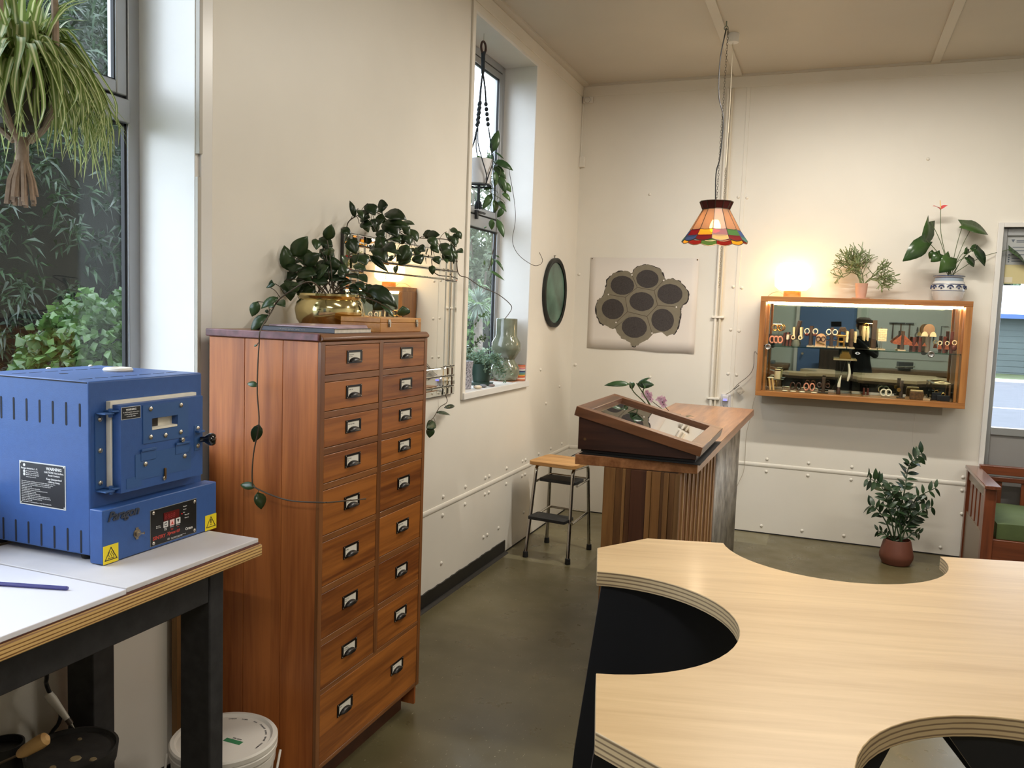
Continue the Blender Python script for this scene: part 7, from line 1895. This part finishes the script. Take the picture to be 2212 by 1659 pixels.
for S in ZZ_STEMS:
    P = [Vector(p) for p in S]
    P[0] = Vector((2.362 + rr.uniform(-.03, .03), -0.36 + rr.uniform(-.03, .03), 0.145))
    sm_ = smooth(P, 6)
    n = len(sm_)
    MB().tube(sm_, [0.0055 * (1 - 0.6 * i / n) for i in range(n)], 6).build('stem', mat('zz_stem', (44, 62, 38), rough=0.4), zz, world=True)
    L_ = sum((sm_[i + 1] - sm_[i]).length for i in range(n - 1))
    short = L_ < 0.2
    cnt = 4 if short else max(6, int(L_ / 0.052))
    for k in range(cnt):
        u = (0.28 + 0.72 * k / (cnt - 1)) if not short else (0.4 + 0.6 * k / (cnt - 1))
        i = min(n - 2, int(u * (n - 1)))
        p = sm_[i] if k < cnt - 1 else sm_[-1]; d = (sm_[i + 1] - sm_[i]).normalized()
        sd = d.cross(Vector((0.35, -0.93, 0.1))).normalized()
        for sg in (-1, 1):
            dr = (sd * sg * 0.95 + d * 0.55 + rdir(rr) * 0.22).normalized()
            nz = Vector((0.2, -0.75, 0.6)) + rdir(rr) * 0.5
            nz = (nz - dr * nz.dot(dr)).normalized(); yv = nz.cross(dr)
            o = link('leaflet', leafA, zz)
            o.matrix_local = Matrix(((dr.x, yv.x, nz.x, p.x - zo.x), (dr.y, yv.y, nz.y, p.y - zo.y), (dr.z, yv.z, nz.z, p.z - zo.z), (0, 0, 0, 1))) @ Matrix.Scale((0.62 if short else rr.uniform(0.75, 1.08)), 4)

# ================================================================ settle by the door
SR = wood('settle_rimu', (78, 36, 20), (128, 66, 36), 'Z', rough=0.35, coat=0.3, per_object=0.04)
SRX = wood('settle_rimu_long', (78, 36, 20), (128, 66, 36), 'X', rough=0.35, coat=0.3, per_object=0.04)
SRY = wood('settle_rimu_arm', (84, 44, 30), (132, 76, 52), 'Y', rough=0.25, coat=0.5, per_object=0.0)
se = thing('settle', 'reddish wooden slatted settle with flat arms beside the glazed door', 'settle', (3.5, -0.4, 0))
for x in (2.762, 4.34):
    MB().box(x, x + 0.082, -0.80, -0.045, 0.618, 0.640).build('arm', SRY, se, 0.003, world=True)
    MB().box(x + 0.008, x + 0.068, -0.775, -0.715, 0, 0.6175).build('post', SR, se, 0.003, world=True)
    MB().box(x + 0.008, x + 0.068, -0.105, -0.05, 0, 0.6175).build('post', SR, se, 0.003, world=True)
    MB().box(x + 0.018, x + 0.05, -0.7145, -0.1055, 0.555, 0.6175).build('side_rail', mat('glare_side', (128, 112, 92), rough=0.35), se, world=True)  # window glare on the brown varnish put into this paler colour
    MB().box(x + 0.018, x + 0.05, -0.7145, -0.1055, 0.02, 0.34).build('side_panel', mat('glare_side', (128, 112, 92)), se, world=True)
    for k in range(4):
        y = -0.66 + k * 0.135
        MB().box(x + 0.02, x + 0.048, y, y + 0.085, 0.341, 0.5545).build('side_slat', SR, se, 0.001, world=True)
MB().box(2.84, 4.34, -0.10, -0.05, 0.60, 0.656).build('back_rail', SRX, se, 0.003, world=True)
MB().box(2.84, 4.34, -0.095, -0.06, 0.34, 0.40).build('back_rail', SRX, se, 0.003, world=True)
MB().box(2.84, 4.34, -0.098, -0.058, 0.555, 0.585).build('back_rail', SRX, se, 0.003, world=True)
for k in range(8):
    x = 2.90 + k * 0.185
    MB().box(x, x + 0.075, -0.088, -0.066, 0.4005, 0.5545).build('back_slat', SR, se, 0.001, world=True)
MB().box(2.83, 4.345, -0.765, -0.735, 0.06, 0.322).build('apron', SRX, se, 0.003, world=True)
MB().box(2.84, 4.34, -0.734, -0.106, 0.30, 0.3215).build('seat_board', SRX, se, world=True)
cm_ = MB(); vs_ = []; fs = []; nx, ny = 26, 12
GRC = mat('green_cushion_cloth', (76, 90, 50), rough=0.9, noise=0.12, nscale=5, bump=0.4, bscale=200)
for j in range(ny + 1):
    for i in range(nx + 1):
        u = i / nx; v = j / ny
        x = 2.85 + 1.48 * u; y = -0.745 + 0.635 * v
        e = min(min(u, 1 - u) * 12, min(v, 1 - v) * 6, 1)
        z = 0.412 + 0.024 * e ** 0.5 + 0.004 * math.sin(9 * u + 5 * v) + 0.003 * math.sin(23 * u)
        vs_.append((x, y, z))
for j in range(ny):
    for i in range(nx):
        a = j * (nx + 1) + i
        fs.append((a, a + 1, a + nx + 2, a + nx + 1))
rim = [i for i in range(nx + 1)] + [(j * (nx + 1) + nx) for j in range(1, ny + 1)] + [ny * (nx + 1) + i for i in range(nx - 1, -1, -1)] + [j * (nx + 1) for j in range(ny - 1, 0, -1)]
k0 = len(vs_)
for ring_z, off in ((0.365, 0.004), (0.324, 0.0)):
    for q in rim:
        p = vs_[q]
        vs_.append((p[0] + (off if p[0] > 3.6 else -off) * 0.3, p[1] + (off if p[1] > -0.4 else -off), ring_z + 0.002 * math.sin(q * 1.3) * (1 if off else 0)))
n = len(rim)
for q in range(n):
    fs.append((rim[(q + 1) % n], rim[q], k0 + q, k0 + (q + 1) % n))
    fs.append((k0 + (q + 1) % n, k0 + q, k0 + n + q, k0 + n + (q + 1) % n))
fs.append(tuple(k0 + n + q for q in range(n)))
solo('seat_cushion', MB().add(vs_, fs), GRC, 'long olive green seat cushion on the wooden settle', 'cushion', angle=60)

# notice on the door glass
nt_ = thing('door_notice', 'grey printed notice taped to the top of the door glass', 'notice', (2.97, 0.045, 1.9))
MB().box(2.906, 3.12, 0.0472, 0.0488, 1.965, 2.15).build('sheet', mat('notice_grey', (176, 178, 178), rough=0.5), nt_, world=True)
NB = mat('notice_print', (92, 100, 112), rough=0.6)
oN = wloc(nt_)
MB().prism([(2.930, 2.128), (2.952, 2.128), (2.941, 2.108)], 0.0466, 0.0470, 'Y').build('print_triangle', NB, nt_, world=True)
for (a, b, z) in ((2.96, 3.01, 2.117), (2.96, 3.02, 2.108), (2.94, 3.05, 2.075), (2.94, 3.04, 2.053), (2.94, 3.05, 2.028), (2.94, 3.0, 2.004), (2.94, 3.03, 1.985)):
    MB().box(a, b, 0.0466, 0.0470, z, z + 0.005).build('print_line', NB, nt_, world=True)
for z in (2.077, 2.055, 2.029, 2.012, 1.998, 1.984):
    MB().lathe([(0.005, 0), (0.005, 0.0004)], 8, (2.924, 0.0470, z), Matrix.Rotation(math.pi / 2, 3, 'X')).build('print_dot', NB, nt_, world=True)
bl = thing('door_blind', 'rolled cream blind strip across the top of the door glass', 'blind', (3.33, 0.04, 1.84))
MB().box(2.90, 3.77, 0.0492, 0.0498, 1.842, 2.15).build('strip', mat('blind_cream', (206, 194, 146), rough=0.7), bl, world=True)
MB().box(2.902, 2.955, 0.0482, 0.0491, 1.85, 1.885).build('label', mat('paper_label', (216, 208, 186), rough=0.7), bl, world=True)

# ================================================================ plywood worktable with scalloped cut-outs
PT = wood('pale_ply_face', (176, 142, 97), (206, 174, 127), 'X', rough=0.38, scale=1.4, stretch=13, coat=0.1, contrast=0.40, per_object=0.0)
PE = ply_edge('plywood_edge_grey', (122, 100, 74), (190, 166, 126), 0.0088)
wt = thing('worktable', 'large pale plywood worktable with semicircular cut-outs and black legs', 'table', (1.469, -4.631, 0), math.radians(15))
TL, HW2, RC, CH = 2.4, 0.6, 0.278, 0.135
def arc(cx, cy, a0, a1, n=28):
    return [(cx + RC * math.cos(math.radians(a0 + (a1 - a0) * k / n)), cy + RC * math.sin(math.radians(a0 + (a1 - a0) * k / n))) for k in range(n + 1)]
poly = [(0, 0.475)] + arc(0, 0, 90, -90) + [(0, -0.475), (CH, -HW2)] + arc(0.615, -HW2, 180, 0) + arc(1.785, -HW2, 180, 0) + [(TL - CH, -HW2), (TL, -0.475)] + arc(TL, 0, 270, 90) + [(TL, 0.475), (TL - CH, HW2)] + arc(1.785, HW2, 0, -180) + arc(0.615, HW2, 0, -180) + [(CH, HW2)]
tb = MB().prism(poly, 0.9155, 0.95, 'Z').build('tabletop', PT, wt, 0.0012, flat=False, angle=30)
tb.data.materials.append(PE)
for p in tb.data.polygons:
    if abs(p.normal.z) < 0.5:
        p.material_index = 1
BLKL = mat('black_leg_panel', (24, 25, 29), rough=0.42, noise=0.1, nscale=4)
outer_leg = [(0.012, 0.9152), (-0.01, 0.72), (-0.035, 0.5), (-0.055, 0.2), (-0.062, 0.0), (0.05, 0.0), (0.19, 0.30), (0.34, 0.62), (0.45, 0.83), (0.485, 0.9152)]
middle_leg = [(0.55, 0.9152), (0.60, 0.85), (0.68, 0.76), (0.88, 0.52), (1.0, 0.3), (1.10, 0.0), (1.30, 0.0), (1.40, 0.3), (1.52, 0.52), (1.72, 0.76), (1.80, 0.85), (1.85, 0.9152)]
for v in (-0.3, 0.3):
    for lg in (outer_leg, middle_leg, [(2.4 - x, z) for x, z in outer_leg[::-1]]):
        MB().prism(lg, v - 0.009, v + 0.009, 'Y').build('leg', BLKL, wt, 0.001, flat=True)
for u in (0.2, 2.2):
    MB().box(u + 0.9 * (1 if u < 1 else -1) - 0.02, u + 0.9 * (1 if u < 1 else -1) + 0.02, -0.29, 0.29, 0.84, 0.915).build('cross_rail', BLKL, wt, 0.001)

# ================================================================ rear of the workshop (seen in the mirrors)
d2 = struct(link('door_2', None)); d2.location = (1.81, RY, 0)
DB = mat('blue_door_paint', (92, 118, 160), rough=0.5)
MB().box(1.36, 2.26, RY + 0.0005, RY + 0.045, 0.005, 2.6).build('leaf_panel', DB, d2, 0.003, world=True)
MB().box(1.30, 1.355, RY + 0.0005, RY + 0.06, 0, 2.66).box(2.265, 2.32, RY + 0.0005, RY + 0.06, 0, 2.66).build('architrave', TRIMW, d2, 0.003, world=True)
MB().lathe([(0.012, 0), (0.012, 0.04), (0.025, 0.05), (0.02, 0.07)], 16, (1.44, RY + 0.045, 1.0), Matrix.Rotation(-math.pi / 2, 3, 'X')).build('handle', STEEL, d2, world=True)
cpd = thing('cupboard', 'dark brown cupboard standing in front of the blue door', 'cupboard', (2.0, -8.5, 0))
DKB = wood('dark_cupboard', (38, 28, 22), (62, 46, 36), 'Z', rough=0.5)
MB().box(1.72, 2.32, -8.75, -8.3, 0.0, 1.12).build('body', DKB, cpd, 0.003, world=True)
for x in (1.73, 2.025):
    MB().box(x, x + 0.285, -8.2995, -8.28, 0.02, 1.10).build('door', DKB, cpd, 0.003, world=True)
BRB = wood('bench_brown', (92, 68, 48), (132, 102, 74), 'X', rough=0.6)
for nm, (x0, x1) in (('long brown workbench under the pegboard at the rear', (2.5, 4.7)), ('brown workbench left of the blue door at the rear', (0.35, 1.25))):
    b_ = thing('workbench', nm, 'workbench', ((x0 + x1) / 2, -8.6, 0))
    MB().box(x0, x1, RY + 0.02, -8.3, 0.76, 0.82).build('bench_top', BRB, b_, 0.003, world=True)
    MB().box(x0 + 0.05, x1 - 0.05, -8.38, -8.34, 0.1, 0.759).build('front_panel', BRB, b_, 0.003, world=True)
    for x in (x0 + 0.02, x1 - 0.1):
        for y in (RY + 0.04, -8.41):
            MB().box(x, x + 0.08, y, y + 0.07, 0, 0.759).build('leg', BRB, b_, world=True)
pgb = thing('pegboard', 'white perforated tool board on the rear wall', 'pegboard', (3.3, RY, 1.2))
MB().box(2.45, 4.4, RY + 0.0005, RY + 0.012, 0.98, 1.98).build('board', mat('pegboard_white', (204, 208, 206), rough=0.6), pgb, world=True)
TH = wood('tool_handle', (70, 48, 32), (120, 88, 58), 'Z', rough=0.5)
TS = mat('tool_steel', (96, 98, 100), rough=0.35, metal=0.9)
for i, (x, lb) in enumerate(((2.83, 'hammer hanging first on the pegboard'), (2.95, 'broad-headed hammer hanging second on the pegboard'), (3.08, 'pale-handled mallet hanging third on the pegboard'))):
    h = thing('hammer', lb, 'hammer', (x, RY + 0.03, 1.35), group='hammers on the pegboard')
    MB().tube([(0, 0, -0.04), (0, 0, 0.22)], [0.014, 0.010], 8).build('handle', TH, h)
    MB().tube([(-0.06, 0, 0.225), (0.06, 0, 0.225)], [0.012, 0.016], 10).build('head', TS, h)
for (x, lb) in ((3.2, 'first of two pliers on the pegboard'), (3.42, 'second of two pliers on the pegboard')):
    h = thing('pliers', lb, 'pliers', (x, RY + 0.03, 1.3), group='pliers on the pegboard')
    for s in (-1, 1): MB().tube([(s * 0.02, 0, 0), (s * 0.03, 0, 0.1), (-s * 0.01, 0, 0.16), (0, 0, 0.22)], 0.008, 6).build('jaw', TS, h)
h = thing('saw_frame', 'jewellers saw frame hanging at the end of the pegboard', 'saw', (3.65, RY + 0.03, 1.35))
MB().tube([(0.0, 0, 0.0), (-0.1, 0, 0.0), (-0.1, 0, 0.2), (0.0, 0, 0.2)], 0.006, 6).build('frame', TS, h)
MB().tube([(0, 0, -0.1), (0, 0, 0)], 0.015, 8).build('handle', TH, h)
vi = thing('bench_grinder', 'grey bench machine on the left rear workbench', 'machine', (0.9, -8.55, 0.82))
GRM = mat('machine_grey', (104, 112, 116), rough=0.5)
MB().box(-0.12, 0.12, -0.14, 0.14, 0, 0.05).build('base', GRM, vi, 0.01)
MB().box(-0.05, 0.05, -0.05, 0.05, 0.05, 0.5).build('column', GRM, vi, 0.01)
MB().box(-0.16, 0.12, -0.08, 0.12, 0.3, 0.45).build('head', GRM, vi, 0.02)
vc = thing('bench_vise', 'dark bench vice on the long rear workbench', 'vice', (3.0, -8.4, 0.82))
MB().box(-0.09, 0.09, -0.12, 0.08, 0, 0.12).build('body', TS, vc, 0.008)
MB().box(-0.12, 0.12, 0.085, 0.12, 0.04, 0.15).build('jaw', TS, vc, 0.005)
MB().tube([(-0.14, 0.18, 0.06), (0.14, 0.18, 0.08)], 0.009, 8).tube([(0, 0.12, 0.07), (0, 0.19, 0.07)], 0.015, 8).build('handle', STEEL, vc)

# ---------------------------------------------------------------- the person taking the picture (appears in the mirror only)
def person():
    root = thing('person', 'person in a dark jumper and flat cap holding a phone, reflected in the wall cabinet', 'person', (2.3, -6.75, 0))
    V = []; E = []; Rr = []
    def chain_(pts, start=None):
        prev = start
        for (p, r) in pts:
            V.append(p); Rr.append(r)
            if prev is not None: E.append((prev, len(V) - 1))
            prev = len(V) - 1
        return prev
    pel = chain_([((0, 0, 0.90), 0.13)])
    ch = chain_([((0, 0.01, 1.03), 0.125), ((0, 0.01, 1.17), 0.14), ((0, 0.0, 1.29), 0.125)], pel)
    nk = chain_([((0, 0.02, 1.36), 0.055), ((0, 0.035, 1.41), 0.052)], ch)
    chain_([((0, 0.045, 1.455), 0.072), ((0, 0.04, 1.515), 0.086), ((0, 0.03, 1.575), 0.078)], nk)
    for s in (-1, 1):
        chain_([((s * 0.095, 0.0, 0.84), 0.088), ((s * 0.10, 0.02, 0.48), 0.062), ((s * 0.10, 0.0, 0.25), 0.055), ((s * 0.10, -0.01, 0.075), 0.04), ((s * 0.105, 0.06, 0.045), 0.04), ((s * 0.11, 0.14, 0.035), 0.034)], pel)
        sh = chain_([((s * 0.155, 0.0, 1.28), 0.062)], ch)
        wr = Vector((-0.33 if s < 0 else -0.22, 0.36, 1.42))
        el = chain_([((s * 0.22 - (0.03 if s > 0 else 0.05), 0.10, 1.08), 0.045)], sh)
        w_ = chain_([(tuple(Vector((s * 0.2, 0.1, 1.09)).lerp(wr, 0.5)), 0.038), (tuple(wr), 0.026)], el)
        pm_ = chain_([(tuple(wr + Vector((-0.02 * (1 if s > 0 else -1), 0.035, 0.03))), 0.027)], w_)
        pb_ = wr + Vector((-0.02 * (1 if s > 0 else -1), 0.035, 0.03))
        for f in range(4):
            a = pb_ + Vector((-s * 0.012, 0.008, 0.024 - 0.016 * f))
            L_ = (0.026, 0.03, 0.028, 0.021)[f]
            chain_([(tuple(a + Vector((-s * L_, 0.012, 0.004))), 0.0088), (tuple(a + Vector((-s * L_ * 1.8, 0.008, 0.006))), 0.008), (tuple(a + Vector((-s * L_ * 2.3, -0.002, 0.006))), 0.007)], pm_)
        chain_([(tuple(pb_ + Vector((-s * 0.008, -0.02, 0.022))), 0.0095), (tuple(pb_ + Vector((-s * 0.03, -0.03, 0.036))), 0.008)], pm_)
    me = bpy.data.meshes.new('tmp'); me.from_pydata(V, E, [])
    tmp = link('tmp', me)
    tmp.modifiers.new('skin', 'SKIN')
    sv_ = me.skin_vertices[0].data
    for i, r in enumerate(Rr):
        sv_[i].radius = (r, r); sv_[i].use_root = (i == 0)
    ss = tmp.modifiers.new('sub', 'SUBSURF'); ss.levels = 2; ss.render_levels = 2
    bpy.context.view_layer.update()
    dg_ = bpy.context.evaluated_depsgraph_get()
    bm_ = bpy.data.meshes.new_from_object(tmp.evaluated_get(dg_))
    bpy.data.objects.remove(tmp)
    bm_.materials.clear()
    for m_ in (mat('skin_tone', (196, 148, 120), rough=0.5), mat('dark_jumper', (28, 28, 32), rough=0.9), mat('dark_trousers', (40, 42, 52), rough=0.9), mat('boots', (36, 28, 24), rough=0.6)):
        bm_.materials.append(m_)
    for p in bm_.polygons:
        c = p.center
        hand = c.y > 0.33 and c.z > 1.3
        p.material_index = 0 if (c.z > 1.375 and abs(c.x) < 0.13 and c.y < 0.2) or hand else (3 if c.z < 0.1 else (2 if c.z < 0.9 else 1))
        p.use_smooth = True
    b = link('body', bm_, root)
    HD = Vector((0, 0.04, 1.52))
    MB().leaf(HD + Vector((0, 0.082, 0.012)), HD + Vector((0, 0.098, -0.024)), 0.026, (0, 1, 0.4), 4, -0.9, 0.1).build('nose', MATS['skin_tone'], root)
    for s in (-1, 1):
        MB().ball(HD + Vector((s * 0.031, 0.072, 0.012)), 0.011, 10, 0.8).build('eye', mat('eye_dark', (40, 30, 26), rough=0.2), root)
        MB().ball(HD + Vector((s * 0.083, -0.006, 0.0)), 0.02, 8, 1.4).build('ear', MATS['skin_tone'], root)
    MB().cbox(HD + Vector((0, 0.082, -0.042)), (0.045, 0.006, 0.008)).build('mouth', mat('lips', (150, 84, 78), rough=0.5), root, 0.002)
    MB().lathe([(0.094, 0.03), (0.106, 0.045), (0.103, 0.085), (0.07, 0.112), (0.0001, 0.118)], 24, HD + Vector((0, -0.008, 0))).build('cap', mat('grey_cap', (84, 72, 66), rough=0.95), root)
    MB().lathe([(0.06, 0.04), (0.075, 0.044), (0.06, 0.05)], 16, HD + Vector((0, 0.068, -0.004))).build('cap_peak', MATS['grey_cap'], root)
    MB().lathe([(0.080, -0.06), (0.092, -0.02), (0.096, 0.03)], 20, HD + Vector((0, -0.022, 0))).build('hair', mat('brown_hair', (58, 42, 32), rough=0.8), root)
    return root
person()
ph = Matrix(((0.9328995, -0.0639813, 0.3544079), (0.3584296, 0.0692404, -0.9309855), (0.0350264, 0.9955462, 0.0875271)))
phc = CAMV + ph @ Vector((0.055, -0.028, 0.030))
solo('phone', MB().cbox(phc, (0.145, 0.072, 0.008), ph), mat('phone_black', (18, 18, 20), rough=0.3), 'black phone held up by the photographer', 'phone', bevel=0.003)
